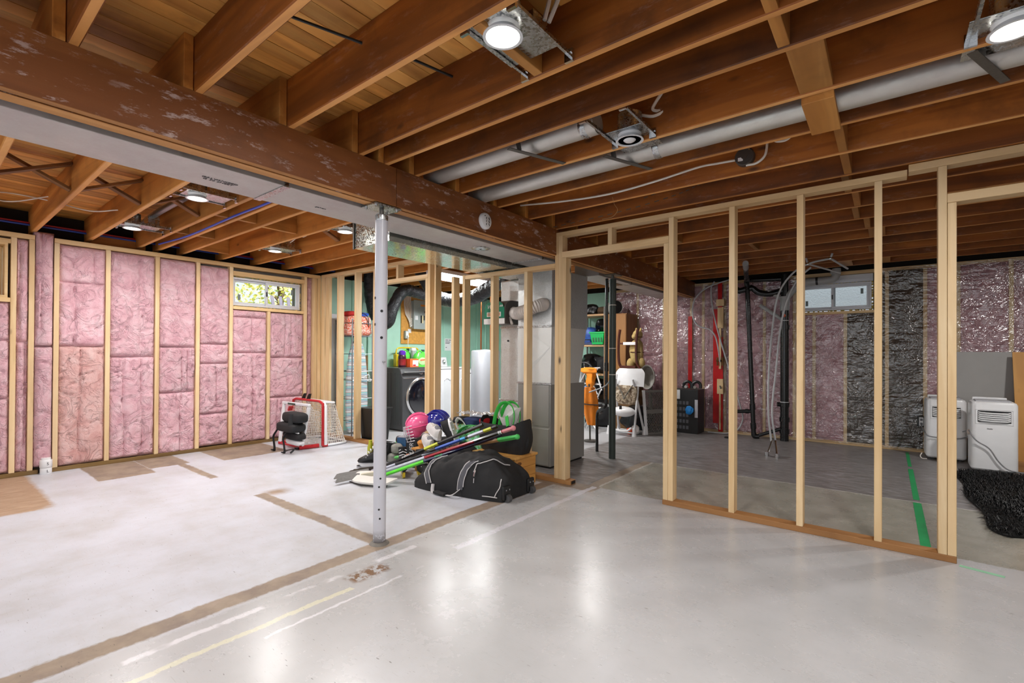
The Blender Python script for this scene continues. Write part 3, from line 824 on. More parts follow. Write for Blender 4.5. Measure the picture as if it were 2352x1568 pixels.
slider('window_1', 'white vinyl slider window in the pink insulated wall, autumn leaves outside', 0, 2.485, 3.345, 1.735, 2.085, -6.345, -1)
slider('window_2', 'white vinyl slider window in the back wall facing pale stucco', 1, -.975, -.165, 1.755, 2.105, 7.60, 1)
w3 = thing('window_3', 'window opening at the left picture edge boarded with warm pine', 'window', kind='structure')
b = MB()
for y0, y1, z0, z1 in ((-.25, .57, 1.64, 1.66), (-.25, .57, 2.12, 2.14), (.55, .57, 1.66, 2.12), (-.25, -.23, 1.66, 2.12)): b.box(-6.55, -6.285, y0, y1, z0, z1)
b.build('window_frame', PLATEY, w3, smooth=False)
for k in range(6): MB().box(-6.47, -6.45, -.23 + k * .13, -.104 + k * .13, 1.66, 2.12).build('board', STUD, w3, smooth=False, bev=.003)
wp = MB().box(-.99, -.15, 7.585, 7.60, 2.11, 2.205).box(-.99, -.15, 7.575, 7.585, 2.14, 2.15).build('trim_1', VINYL, smooth=False)
tag(wp, 'pale flashing board above the back window', 'trim', kind='structure')

# ------------------------------------------------------------------ outside
LEAFM = NG('autumn_leaf')
_r = LEAFM.node('ShaderNodeObjectInfo').outputs['Random']
_n = LEAFM.node('ShaderNodeTexWhiteNoise', {'Vector': LEAFM.node('ShaderNodeNewGeometry').outputs['Position']}, noise_dimensions='3D').outputs[0]
_p = LEAFM.noise(LEAFM.node('ShaderNodeNewGeometry').outputs['Position'], 3.0, 3)
LEAFM.set(Base_Color=LEAFM.ramp(_p, [(.3, hx('#93a98a')), (.42, hx('#b3bf86')), (.52, hx('#ecd67e')), (.62, hx('#f3e3a8')), (.75, hx('#b9c7b4'))]), Roughness=.7)
LEAFM = LEAFM.m
tr = thing('tree', 'yellow leaved autumn tree seen through the left window', 'tree', (-11.5, 5.6, 1.4))
b = MB(); rl = random.Random(5)
for k in range(5200):
    p = Vector((rl.gauss(-11.3, .9), rl.gauss(5.5, 1.6), rl.gauss(3.0, .75)))
    a = Vector((rl.uniform(-1, 1), rl.uniform(-1, 1), rl.uniform(-1, 1))).normalized(); c = a.orthogonal().normalized(); s_ = rl.uniform(.03, .065)
    b.add([p - a * s_, p + c * s_ * .6, p + a * s_, p - c * s_ * .6], [(0, 1, 2, 3)])
b.build('leaves', LEAFM, tr, smooth=False)['kind'] = 'stuff'
b = MB().tube([(-11.5, 5.6, 1.4), (-11.4, 5.5, 2.2), (-11.3, 5.6, 3.2)], [.12, .09, .04])
for k in range(7): b.tube([(-11.4, 5.55, 2.0 + k * .15), (-11.2 + rl.uniform(-.3, .3), 5.5 + rl.uniform(-1.4, 1.4), 2.7 + k * .2)], [.03, .008], 5)
b.build('trunk', plain('bark', '#5b4a3c', .9), tr)
ch = thing('garden_chair', 'slatted grey purple chair back just outside the left window', 'chair', (-7.25, 3.55, 1.62))
for k in range(3): MB().bar((-7.25, 3.45 + k * .11, 1.62), (-7.36, 3.44 + k * .125, 2.02), .012, .05, (0, 1, 0)).build('slat', plain('slat_paint', '#6a6478', .6) if k == 0 else bpy.data.materials['slat_paint'], ch, smooth=False, bev=.003)
MB().box(-7.3, -7.2, 3.36, 3.76, 1.60, 1.64).build('rail', bpy.data.materials['slat_paint'], ch, smooth=False)
gr = MB().box(-30, XW - .22, -12, 20, 1.45, 1.6).build('ground', plain('lawn', '#8a9a60', .95, 0, .3, 4), smooth=False)
tag(gr, 'sunlit lawn level with the left window', 'ground', kind='structure')
g = NG('white_stucco'); v = g.coords(rnd=False); g.set(Base_Color=hx('#e9ecf0'), Roughness=.9); g.bump(g.noise(v, 40, 4), .9, .02)
st = MB().box(-6, 6, 9.3, 9.5, 1.0, 3.6).box(-6, 6, 9.27, 9.31, 1.0, 1.78).build('wall_neighbour', g.m, smooth=False)
tag(st, 'white stucco wall of the next house outside the back window', 'wall', kind='structure')
# ------------------------------------------------------------------ posts
po = thing('steel_post', 'white painted adjustable steel post under the beam joint', 'post', (-2.423, 1.787, 0))
cx, cy = -2.423, 1.787
MB().cyl((cx, cy, 0), (cx, cy, 1.985), .0375, n=32).build('tube', POSTW, po)
MB().lathe([(.0385, 1.955), (.0395, 1.96), (.0395, 1.985), (.034, 1.992), (.02, 1.993)], (cx, cy, 0), 32).build('collar', ZINC, po)
MB().cyl((cx, cy, 1.99), (cx, cy, 2.03), .013, n=12).build('jack_screw', STEELD, po)
b = MB().box(cx - .07, cx + .07, cy - .095, cy + .095, 2.028, 2.037)
for sx in (-.05, .05):
    for sy in (-.075, .075): b.cyl((cx + sx, cy + sy, 2.018), (cx + sx, cy + sy, 2.029), .008, n=6)
b.build('top_plate', ZINC, po, smooth=False)
MB().lathe([(.06, 0), (.055, .006), (.038, .014)], (cx, cy, 0), 24).build('grout_ring', CONC, po)
a0 = math.atan2(-cy, -cx)      # direction towards the open room
for da, z in ((.12, 1.405), (.12, 1.245), (-1.15, 1.485), (-1.15, 1.325), (.1, .40), (-.1, .35), (-.1, .215), (.05, .16)):
    d = Vector((math.cos(a0 + da), math.sin(a0 + da), 0)); p = Vector((cx, cy, z)) + d * .0372
    MB().cyl(p, p + d * .0012, .0085 if z > 1 else .006, n=12).build('bolt_hole', BLACKP, po)
MB().cyl((cx - .05, cy - .01, 1.10), (cx + .055, cy - .01, 1.10), .004, n=8).build('pin', ZINC, po)
p2 = thing('steel_post', 'dark grey steel post under the beam in the back storage area', 'post', (-2.405, 4.86, 0))
MB().cyl((-2.405, 4.86, 0), (-2.405, 4.86, 1.99), .0375, n=28).build('tube', metal('dark_post_paint', '#3c4440', .4, 0, .3), p2)
MB().cyl((-2.405, 4.86, 1.98), (-2.405, 4.86, 2.03), .014, n=12).build('jack_screw', STEELD, p2)
MB().box(-2.48, -2.33, 4.78, 4.94, 2.029, 2.038).build('top_plate', STEELD, p2, smooth=False)
for z in (1.70, 1.22, .93): MB().lathe([(.0385, z - .004), (.0395, z), (.0385, z + .004)], (-2.405, 4.86, 0), 24).build('wire_tie', WIREW, p2)

# ------------------------------------------------------------------ ducts
def trunk(name, label, x0, x1, z0, z1, ys, m, seams):
    t = thing(name, label, 'duct', (x0, ys[0], z0))
    MB().box(x0, x1, ys[0], ys[1], z0, z1).build('sheet', m, t, smooth=False, bev=.003)
    for y in seams:
        b = MB().box(x0 - .006, x1 + .006, y - .019, y + .019, z0 - .005, z0 - .0005).box(x1 + .0005, x1 + .006, y - .012, y + .012, z0, z1).box(x0 - .006, x0 - .0005, y - .012, y + .012, z0, z1)
        b.build('cleat', ZINC, t, smooth=False, bev=.001)
    return t
d1 = trunk('supply_duct', 'long dusty galvanized supply duct running beside the beam', -2.842, -2.502, 2.030, 2.255, (-2.1, 4.02), GALVD, (1.24, 3.62))
MB().lathe([(.0, -.006), (.045, -.006), (.075, -.004), (.08, 0)], (-2.67, 2.96, 2.029), 32).build('damper_cap', ZINC, d1)
MB().lathe([(0, -.008), (.009, -.008), (.009, 0)], (-2.67, 2.96, 2.028), 12).build('damper_bolt', BLACKP, d1)
for y, body in ((.99, 'GALVANIZED\nG 30 SHEET'), (1.55, 'galvan')):
    text('stamp', body, .028, basis((-2.70, y, 2.0285), (0, 1, 0), (1, 0, 0)), plain('stamp_ink', '#4a4446', .8) if y < 1 else bpy.data.materials['stamp_ink'], d1)
d2 = trunk('return_duct', 'wide galvanized return duct hanging lower than the supply duct', -3.335, -2.888, 1.980, 2.255, (2.20, 4.35), GALVS, (3.9,))
MB().box(-3.34, -3.325, 2.19, 2.20, 1.975, 2.255).build('end_flange', STEELD, d2, smooth=False)
d3 = trunk('supply_duct', 'shorter galvanized duct beyond the furnace in the back storage area', -2.83, -2.52, 2.030, 2.25, (4.75, 7.3), GALVD, (5.6,))
MB().box(-2.72, -2.62, 5.35, 5.55, 2.024, 2.0295).box(-2.70, -2.64, 5.33, 5.57, 2.0245, 2.0295).build('inspection_hole', BLACKP, d3, smooth=False)

def pipe(label, y, z, r, x0, x1, rings):
    t = thing('round_duct', label, 'duct', (x0, y, z))
    MB().cyl((x0, y, z), (x1, y, z), r, n=28).build('pipe', ROUNDM, t)
    for x in rings: MB().lathe([(r + .0005, x - .018), (r + .003, x - .014), (r + .003, x + .014), (r + .0005, x + .018)], (0, y, z), 28, 0).build('band', ZINC, t)
    return t
pipe('shorter round metal duct between joists, ending at the unlit can light', 2.205, 2.350, .058, -2.46, -1.18, (-1.25,))
q = pipe('long round metal duct with water spots between joists', 2.645, 2.335, .060, -2.46, 2.38, (-1.03,))
sd_ = MB()
for i, (p0, p1) in enumerate((((-1.63, 2.03, 2.273), (-1.497, 2.39, 2.273)), ((-1.257, 2.43, 2.270), (-1.125, 2.77, 2.270)), ((.243, 2.42, 2.270), (.375, 2.76, 2.270)))):
    t = MB().bar(p0, p1, .030, .004).bar(Vector(p0) + Vector((.03, .06, 0)), Vector(p0) + Vector((.02, .05, .07)), .028, .003, (0, 1, 0)).build('duct_strap', STEELD, smooth=False)
    tag(t, ('dark metal strap under the shorter round duct', 'dark metal strap under the long round duct near the unlit can light', 'dark metal strap under the long round duct at the right end')[i], 'strap', 'straps holding the round ducts')

# ------------------------------------------------------------------ can lights
def can_light(x, y, lit, label, ya, yb):
    t = thing('can_light', label, 'ceiling light', (x, y, 2.27), group='recessed can lights between the joists')
    r = .058
    MB().box(x - .12, x + .10, y - .085, y + .20, 2.296, 2.300).build('pan', ZINC, t, smooth=False, bev=.001)
    MB().cyl((x, y, 2.298), (x, y, 2.40), r + .004, n=28).build('can', ZINC, t)
    MB().lathe([(r + .012, 2.268), (r + .013, 2.264), (r + .002, 2.264), (r - .004, 2.285), (r + .004, 2.298)], (x, y, 0), 32).build('trim_ring', WHITEM, t)
    if lit: MB().lathe([(0, 2.2665), (r * .6, 2.2665), (r + .002, 2.268)], (x, y, 0), 32).build('lens', LENS, t)
    else:
        MB().lathe([(r, 2.268), (r * .8, 2.282), (r * .6, 2.290), (0, 2.292)], (x, y, 0), 32).build('reflector', WHITEM, t)
        MB().ell((x, y, 2.282), (.038, .038, .026)).build('bulb', plain('unlit_bulb', '#e8e8ea', .3, 0, .03), t)
    MB().box(x - .06, x + .06, y + .10, y + .19, 2.302, 2.40).build('junction_box', ZINC, t, smooth=False, bev=.002)
    for s in (-.105, .105):
        bx_ = x + s
        o = MB().bar((bx_, ya, 2.300), (bx_, yb, 2.300), .004, .022).bar((bx_ + .004, ya, 2.291), (bx_ + .004, yb, 2.291), .010, .004).build('hanger_bar', ZINC, t, smooth=False)
        for ye, dy in ((ya, .012), (yb, -.012)):
            MB().box(bx_ - .018, bx_ + .018, min(ye, ye + dy), max(ye, ye + dy), 2.270, 2.318).cyl((bx_ + .01, ye + dy, 2.305), (bx_ + .01, ye + dy * 1.6, 2.305), .006, n=8).build('clip', CHROME, o, smooth=False)
    return t
def bay(y):
    k = math.floor((y - .372) / .406); return gap(k)
CL = [(-1.066, 1.292, True, 'lit can light between joists, largest lamp right of the beam'), (.339, 2.335, True, 'lit can light cut by the right picture edge'), (-1.059, 2.326, False, 'unlit white can light between the two round ducts'),
      (-3.946, 1.303, True, 'lit can light beside the dusty supply duct'), (-5.369, 1.26, True, 'lit can light close to the pink wall above the tall batts'),
      (-3.93, 2.497, True, 'lit can light half hidden behind the return duct corner'), (-5.302, 2.509, True, 'lit can light nearest the left slider window')]
for i, (x, y, lit, lab) in enumerate(CL):
    ya, yb = bay(y if x > -2.3 else y + .038)
    if x < -2.3: ya -= .0385; yb -= .0385
    can_light(x, y, lit, lab, ya, yb)
for i, (x, y) in enumerate(LIT[6:] + [(-3.35, 6.05), (1.5, 5.36)]):  # fixtures for the added fill lamps, plus the storage area light
    ya, yb = bay(y if x > -2.3 else y + .038)
    can_light(x, y, True, 'lit can light overhead outside the photograph, %s' % ('added fill on the camera side of the beam', 'added fill behind the camera on the right', 'added fill behind the camera beyond the beam', 'added fill close behind the first joists on the right', 'in the storage area beyond the doorway', 'added fill in the far right room')[i], ya, yb)
ft = thing('fluorescent_light', 'bright white fluorescent fixture on the laundry ceiling', 'ceiling light', (-4.77, 4.95, 2.26))
MB().box(-4.90, -4.64, 4.34, 5.56, 2.225, 2.275).build('housing', WHITEM, ft, smooth=False, bev=.004)
MB().box(-4.89, -4.65, 4.35, 5.55, 2.172, 2.224).build('diffuser', TUBE, ft, smooth=False, bev=.01)

# smoke alarm on the beam
sm = thing('smoke_detector', 'round white smoke detector on the beam face', 'smoke detector', (-2.349, 2.643, 2.132))
MB().lathe([(.061, 0), (.061, .012), (.056, .022), (.050, .026), (0, .028)], (-2.349, 2.643, 2.132), 40, 0).build('body', WHITEP, sm)
for s in (-1, 1):
    for k in (-1, 0, 1):
        MB().bar((-2.3208, 2.648 + s * .012, 2.128 + k * .022 + .008), (-2.3208, 2.652 + s * .018, 2.128 + k * .022 - .008), .002, .006, (1, 0, 0)).build('vent_slot', BLACKP, sm, smooth=False)
MB().cyl((-2.3215, 2.62, 2.165), (-2.319, 2.62, 2.165), .004, n=8).build('button', BLACKP, sm)

# cables in the joist bays
def cable(name, label, pts, r, m, cat='cable', group=None, n=6):
    return tag(MB().tube(smoothpath(pts, 6), r, n).build(name, m), label, cat, group)
cable('cable', 'long white cable sagging along the joist toward the round junction box', [(-2.36, 3.10, 2.365), (-1.93, 3.10, 2.318), (-1.56, 3.10, 2.297), (-1.24, 3.10, 2.312), (-.96, 3.13, 2.352), (-.85, 3.16, 2.36), (-.75, 3.188, 2.365)], .007, WIREW, group='white house wiring')
jb = thing('junction_box', 'round dark junction box with white label on a joist', 'junction box', (-.69, 3.19, 2.365))
MB().lathe([(.055, 0), (.055, -.035), (.05, -.04), (.018, -.040), (.018, -.043), (0, -.043)], (-.69, 3.193, 2.365), 28, 1).build('cover', plain('box_grey', '#4a4541', .5, .3), jb)
MB().box(-.725, -.697, 3.151, 3.1525, 2.338, 2.36).build('sticker', WHITEP, jb, smooth=False)
for sx, sz in ((.028, .035), (-.03, -.03)): MB().cyl((-.69 + sx, 3.155, 2.365 + sz), (-.69 + sx, 3.150, 2.365 + sz), .004, n=8).build('screw', CHROME, jb)
cable('cable', 'white cable looping right of the round junction box', [(-.68, 3.165, 2.31), (-.62, 3.15, 2.305), (-.575, 3.15, 2.34), (-.565, 3.16, 2.42), (-.57, 3.17, 2.49)], .007, WIREW, group='white house wiring')
cable('cable', 'small white cable loop hanging right of the junction box', [(-.53, 3.16, 2.45), (-.52, 3.15, 2.41), (-.47, 3.15, 2.40), (-.44, 3.15, 2.42), (-.46, 3.16, 2.45)], .007, WIREW, group='white house wiring')
cable('cable', 'white cable zigzag beside the unlit can light', [(-.90, 2.38, 2.50), (-.955, 2.38, 2.43), (-.94, 2.385, 2.408), (-.90, 2.395, 2.402), (-.95, 2.37, 2.378), (-1.02, 2.36, 2.40), (-1.08, 2.38, 2.41)], .008, WIREW, group='white house wiring')
cable('cable', 'pair of white cables rising from the lit can light near the picture top', [(-.97, 1.41, 2.35), (-.955, 1.42, 2.43), (-.93, 1.40, 2.50)], .008, WIREW, group='white house wiring')
cable('cable', 'second white cable of the pair above the lit can light', [(-.965, 1.43, 2.35), (-.93, 1.44, 2.43), (-.885, 1.42, 2.50)], .008, WIREW, group='white house wiring')
cable('cable', 'white cable entering a joist hole at the top picture edge', [(-.80, 1.50, 2.505), (-.74, 1.52, 2.50), (-.70, 1.568, 2.465)], .009, WIREW, group='white house wiring')
cable('cable', 'grey cable pair curling over the left joists', [(-5.9, -.05, 2.44), (-5.75, .25, 2.36), (-5.62, .45, 2.43), (-5.5, .72, 2.41), (-5.3, .95, 2.34), (-5.2, 1.12, 2.37)], .005, WIREW, group='white house wiring')
cable('cable', 'lower grey cable under the left joists', [(-6.0, .0, 2.34), (-5.75, .2, 2.44), (-5.6, .48, 2.36), (-5.45, .72, 2.43)], .005, WIREW, group='white house wiring')
cable('cable', 'white cable hooking down beside the return duct corner', [(-3.75, 2.7, 2.30), (-3.55, 2.6, 2.245), (-3.48, 2.45, 2.235), (-3.43, 2.36, 2.22), (-3.40, 2.30, 2.245)], .007, WIREW, group='white house wiring')
cable('cable', 'white cable near the can light by the slider window', [(-5.15, 2.60, 2.36), (-5.0, 2.62, 2.41), (-4.86, 2.60, 2.38), (-4.75, 2.62, 2.42)], .007, WIREW, group='white house wiring')
for i, (p0, p1, lab) in enumerate((((-1.93, .795, 2.50), (-1.72, 1.165, 2.44), 'black rod between the first joists right of the beam'), ((-1.75, 1.205, 2.49), (-1.60, 1.572, 2.445), 'short black rod between joists left of the can light'), ((-1.90, .40, 2.50), (-1.80, .765, 2.49), 'black rod at the top picture edge'))):
    tag(MB().cyl(p0, p1, .006, n=8).build('cable', BLACKP), lab, 'cable', 'black low voltage cables')
RED = plain('red_pex', '#b3202c', .35, 0, .05); BLUE = plain('blue_pex', '#2a49b5', .35, 0, .05)
tag(MB().tube([(-6.42, -1.5, 2.372), (-6.42, 3.9, 2.372)], .009, 8).build('water_pipe', RED), 'red water pipe running above the pink wall', 'pipe')
tag(MB().tube([(-6.40, -1.5, 2.350), (-6.40, 3.9, 2.350)], .009, 8).build('water_pipe', BLUE), 'blue water pipe running above the pink wall', 'pipe')
tag(MB().tube(smoothpath([(-2.95, 1.66, 2.29), (-3.6, 1.655, 2.262), (-4.2, 1.66, 2.27), (-5.2, 1.655, 2.258), (-6.1, 1.66, 2.30)], 5), .009, 8).build('water_pipe', BLUE), 'blue water pipe sagging under the joists left of the duct', 'pipe')
tag(MB().tube(smoothpath([(-5.9, 1.45, 2.42), (-5.2, 1.40, 2.41), (-4.55, 1.42, 2.43), (-4.3, 1.46, 2.48)], 6), .028, 12).build('flexible_duct', metal('silver_flex', '#8f8f90', .4)), 'short silver flexible duct between left joists', 'duct')
INK = plain('wood_stamp_ink', '#6b4a2e', .8)
for i, (x, y, body) in enumerate(((-.75, 2.403, 'NORTHWOOD'), (.10, 2.403, 'NORTHWOOD'), (-.12, 2.0, 'NORTHWOOD'), (-1.22, 2.0, 'LUMBER'), (.2, 2.809, 'NORTHWOOD'))):
    text('lumber_stamp', body, .026, basis((x, y, ZJ - .0006), (1, 0, 0), (0, -1, 0)), INK, ce, .0004)
b_ = MB().tube(smoothpath([(-1.55, 3.12, 2.277), (-1.53, 3.11, 2.22), (-1.50, 3.10, 2.17), (-1.54, 3.10, 2.13), (-1.62, 3.10, 2.125)], 5), .0012, 4).build('string', plain('twine', '#b99b6a', .8))
tag(b_, 'thin twine dangling from a joist left of the junction box', 'string')
c2 = MB()
pts = smoothpath([(-2.32, 3.52, 2.27), (-1.7, 3.50, 2.285), (-1.2, 3.49, 2.33), (-.98, 3.48, 2.40), (-1.1, 3.48, 2.41), (-1.5, 3.49, 2.345)], 14)
for a, c in zip(pts[::2], pts[1::2]): c2.bar(a, c, .005, .005)
tag(c2.build('chain', STEELD, smooth=False), 'thin metal chain looped above the right partition', 'chain', kind='stuff')
# ------------------------------------------------------------------ laundry
DRY = plain('dark_grey_enamel', '#4c4d50', .3, .3, .05, 5, 0, .3)
GLD = plain('dark_door_glass', '#0b0d18', .08, 0, .05, 5, 0, 1.0)
dr = thing('dryer', 'dark grey front loading dryer with round glass door', 'dryer', (-5.95, 4.86, 0))
y0, y1 = 4.52, 5.205
MB().prism([(-6.3, .02), (-5.60, .02), (-5.60, .78), (-5.66, .915), (-5.70, .94), (-6.3, .94)], 1, y0, y1).build('body', DRY, dr, smooth=False, bev=.012)
MB().bar((-5.628, y0 + .01, .852), (-5.628, y1 - .01, .852), .012, .118, (.9, 0, .43)).build('control_panel', plain('panel_silver', '#9a9b9e', .3, .6, .03), dr, smooth=False, bev=.003)
n_ = Vector((.915, 0, .405)); c_ = Vector((-5.622, 4.88, .862))
MB().cyl(c_, c_ + n_ * .03, .040, .036, 24).build('dial', CHROME, dr)
MB().cyl(c_ + n_ * .03, c_ + n_ * .034, .03, .03, 24).build('dial_face', DRY, dr)
MB().lathe([(.30, 0), (.30, .02), (.285, .032), (.27, .034), (.262, .02), (.262, .0)], (-5.602, 4.875, .49), 48, 0).build('door_ring', plain('chrome_ring', '#d6d7da', .15, .9, .02), dr)
dd = MB().lathe([(.262, .012), (.25, .03), (.20, .045), (.12, .055), (0, .058)], (-5.602, 4.875, .49), 48, 0).build('door', GLD, dr)
MB().box(-5.600, -5.596, y0 + .02, y1 - .02, .775, .785).build('trim_line', CHROME, dr, smooth=False)
for k in range(5): MB().box(-6.2 + k * .115, -6.115 + k * .115, y0 - .006, y0 + .002, .10, .86).build('reflection_band', DRY, dr, smooth=False, bev=.004)  # raised bands stand in for shadows and shelving reflection on the side
MB().box(-6.28, -5.62, y0 + .02, y1 - .02, 0, .02).build('base', BLACKP, dr, smooth=False)

wa = thing('washing_machine', 'white top loading washing machine beside the dark dryer', 'washing machine', (-5.92, 5.6, 0))
y0, y1 = 5.245, 5.925
MB().box(-6.26, -5.59, y0, y1, .02, .90).build('body', WHITEM, wa, smooth=False, bev=.015)
MB().box(-6.10, -5.585, y0 - .004, y1 + .004, .902, .93).build('lid', WHITEM, wa, smooth=False, bev=.01)
MB().prism([(-6.27, .90), (-6.10, .90), (-6.14, 1.09), (-6.27, 1.09)], 1, y0, y1).build('console', WHITEM, wa, smooth=False, bev=.012)
MB().cyl((-6.122, 5.83, 1.01), (-6.095, 5.83, 1.015), .036, .033, 24).build('dial', CHROME, wa)
MB().cyl((-6.095, 5.83, 1.015), (-6.093, 5.83, 1.015), .024, .024, 20).build('dial_face', WHITEM, wa)
for k in range(3):
    ya = 5.33 + k * .19
    MB().tube(smoothpath([(-5.588, ya, .12), (-5.588, ya, .66), (-5.588, ya + .03, .73), (-5.588, ya + .08, .755), (-5.588, ya + .13, .73), (-5.588, ya + .16, .66), (-5.588, ya + .16, .12)], 5), .005, 6).build('embossed_rib', WHITEM, wa)
MB().box(-6.24, -5.62, y0 + .02, y1 - .02, 0, .02).build('base', BLACKP, wa, smooth=False)
fz = thing('chest_freezer', 'white chest freezer between the washing machine and the grey water heater', 'freezer', (-5.9, 6.2, 0))
MB().box(-6.26, -5.60, 5.96, 6.55, .02, .815).build('body', WHITEM, fz, smooth=False, bev=.012)
MB().box(-6.27, -5.585, 5.955, 6.555, .822, .885).build('lid', WHITEM, fz, smooth=False, bev=.015)
MB().box(-5.60, -5.58, 6.1, 6.22, .79, .835).build('handle', WHITEP, fz, smooth=False, bev=.004)
MB().box(-6.2, -5.64, 5.99, 6.5, 0, .02).build('base', BLACKP, fz, smooth=False)
wh = thing('water_heater', 'grey cylindrical water heater tank behind the studs', 'water heater', (-5.03, 5.71, 0))
MB().lathe([(.20, 0), (.22, .02), (.23, .06), (.23, 1.18), (.22, 1.205), (0, 1.225)], (-5.03, 5.71, 0), 48).build('tank', plain('heater_grey', '#a9abb2', .35, .35, .03), wh)
for s in (-.1, .1): MB().cyl((-5.03 + s, 5.71, 1.21), (-5.03 + s, 5.71, 2.2), .012, n=10).build('water_pipe', metal('copper', '#b06a42', .3), wh)
MB().box(-4.83, -4.80, 5.60, 5.72, .25, .40).build('access_panel', plain('heater_panel', '#8d8f94', .4), wh, smooth=False, bev=.004)
ta = thing('laundry_tap', 'chrome washing machine taps on the mint wall', 'tap', (-6.36, 5.78, 1.22))
for k in range(2):
    y = 5.72 + k * .13
    o = MB().tube(smoothpath([(-6.37, y, 1.24), (-6.30, y, 1.24), (-6.27, y, 1.22), (-6.265, y, 1.17)], 4), .014, 10).build('valve', CHROME, ta)
    MB().cyl((-6.30, y, 1.24), (-6.30, y, 1.285), .006, n=8).bar((-6.30, y - .03, 1.287), (-6.30, y + .03, 1.287), .014, .008).build('handle', CHROME, o)
MB().tube([(-6.34, 5.64, 1.215), (-6.34, 5.92, 1.215)], .010, 8).build('manifold', CHROME, ta)

# electrical panel
eb = tag(MB().box(-6.37, -6.352, 5.09, 5.98, 1.315, 2.12).build('backing_board', OSB, smooth=False, bev=.002), 'orange plywood board on the mint wall behind the breaker panel', 'board')
ep = thing('breaker_panel', 'grey breaker panel on the orange plywood board', 'electrical panel', (-6.35, 5.49, 1.80))
PG = plain('panel_grey', '#a3abaa', .45, .2, .03)
MB().box(-6.352, -6.262, 5.285, 5.70, 1.575, 2.045).build('cabinet', PG, ep, smooth=False, bev=.006)
MB().box(-6.262, -6.250, 5.275, 5.71, 1.565, 2.055).build('cover', PG, ep, smooth=False, bev=.004)
dn = MB().box(-6.250, -6.246, 5.36, 5.58, 1.65, 1.93).build('door', PG, ep, smooth=False, bev=.003)
MB().box(-6.249, -6.241, 5.415, 5.445, 1.67, 1.80).box(-6.249, -6.241, 5.475, 5.505, 1.72, 1.80).build('breaker_row', BLACKP, dn, smooth=False)
MB().box(-6.2485, -6.238, 5.44, 5.475, 1.67, 1.80).build('blank_plate', plain('ivory', '#d9cfa8', .5), dn, smooth=False)
MB().box(-6.249, -6.234, 5.50, 5.54, 1.845, 1.88).build('main_breaker', BLACKP, dn, smooth=False)
for a_, c_, z_ in ((5.30, 5.36, 1.72), (5.585, 5.66, 1.72)): MB().box(-6.2495, -6.248, a_, c_, z_, z_ + .07).build('label_sheet', WHITEP, ep, smooth=False)
MB().box(-6.2495, -6.248, 5.42, 5.53, 1.955, 1.985).build('warning_label', plain('orange_label', '#e08a2a', .5), ep, smooth=False)
for k in range(7):
    y = 5.14 + k * .022
    tag(MB().tube(smoothpath([(-6.33, y, 2.24), (-6.325, y - .01, 2.05), (-6.32, y - .01 + .004 * k, 1.95 - .015 * k), (-6.32, y + .02, 1.80 - .025 * k), (-6.315, 5.24, 1.735 - .022 * k), (-6.31, 5.288, 1.74 - .02 * k)], 5), .0065, 6).build('cable', WIREW), 'white cables curving into the breaker panel side', 'cable', 'breaker panel feeder cables')
ob = thing('outlet_box', 'small grey outlet box low on the orange plywood board', 'outlet', (-6.35, 5.18, 1.46))
MB().box(-6.352, -6.30, 5.14, 5.21, 1.40, 1.53).build('box', PG, ob, smooth=False, bev=.004)
MB().box(-6.30, -6.297, 5.15, 5.20, 1.41, 1.52).build('face_plate', WHITEP, ob, smooth=False)
MB().cyl((-6.297, 5.175, 1.44), (-6.27, 5.175, 1.44), .016, n=12).build('plug', WHITEP, ob)
tag(MB().tube([(-6.28, 5.175, 1.44), (-6.275, 5.175, 1.38), (-6.28, 5.17, 1.1), (-6.29, 5.17, .95)], .005, 6).build('cord', WIREW), 'white cord dropping from the outlet box behind the dryer', 'cord')
tag(MB().box(-6.3515, -6.35, 5.23, 5.30, 1.50, 1.565).build('notice', WHITEP, smooth=False), 'small white card under the breaker panel', 'notice')
nt = thing('notice', 'white instruction sheet on the mint wall above the washer', 'notice', (-6.368, 6.19, 1.33))
MB().box(-6.369, -6.367, 6.10, 6.27, 1.21, 1.43).build('sheet', WHITEP, nt, smooth=False)
for z_, a_, c_ in ((1.405, 6.115, 6.18), (1.405, 6.195, 6.255), (1.37, 6.115, 6.24), (1.345, 6.115, 6.22), (1.27, 6.12, 6.15)): MB().box(-6.367, -6.3662, a_, c_, z_ - .008, z_ + .004).build('print_line', plain('print_grey', '#5a6068', .6) if 'print_grey' not in bpy.data.materials else bpy.data.materials['print_grey'], nt, smooth=False)
for i, (y, z0_, r_) in enumerate(((6.05, 1.2, .008), (6.75, .8, .012), (6.95, .9, .010), (7.2, .6, .018), (4.18, 1.0, .016), (4.30, .9, .014), (4.45, 1.0, .010))):
    tag(MB().cyl((-6.352, y, z0_), (-6.352, y, 2.25), r_, n=10).build('conduit', MINT), 'mint painted conduit on the mint wall, ' + ('thin one above the taps', 'one of three behind the water heater', 'middle one behind the water heater', 'thick one behind the humidifier', 'left one by the ironing board', 'thicker one by the ironing board', 'thin one left of the white post')[i], 'pipe', 'painted conduits on the mint wall')
tag(MB().box(-6.37, -6.362, 5.5, 6.4, .86, .93).build('wall_ledge', WHITEP, smooth=False), 'white ledge strip on the mint wall behind the washer', 'trim')

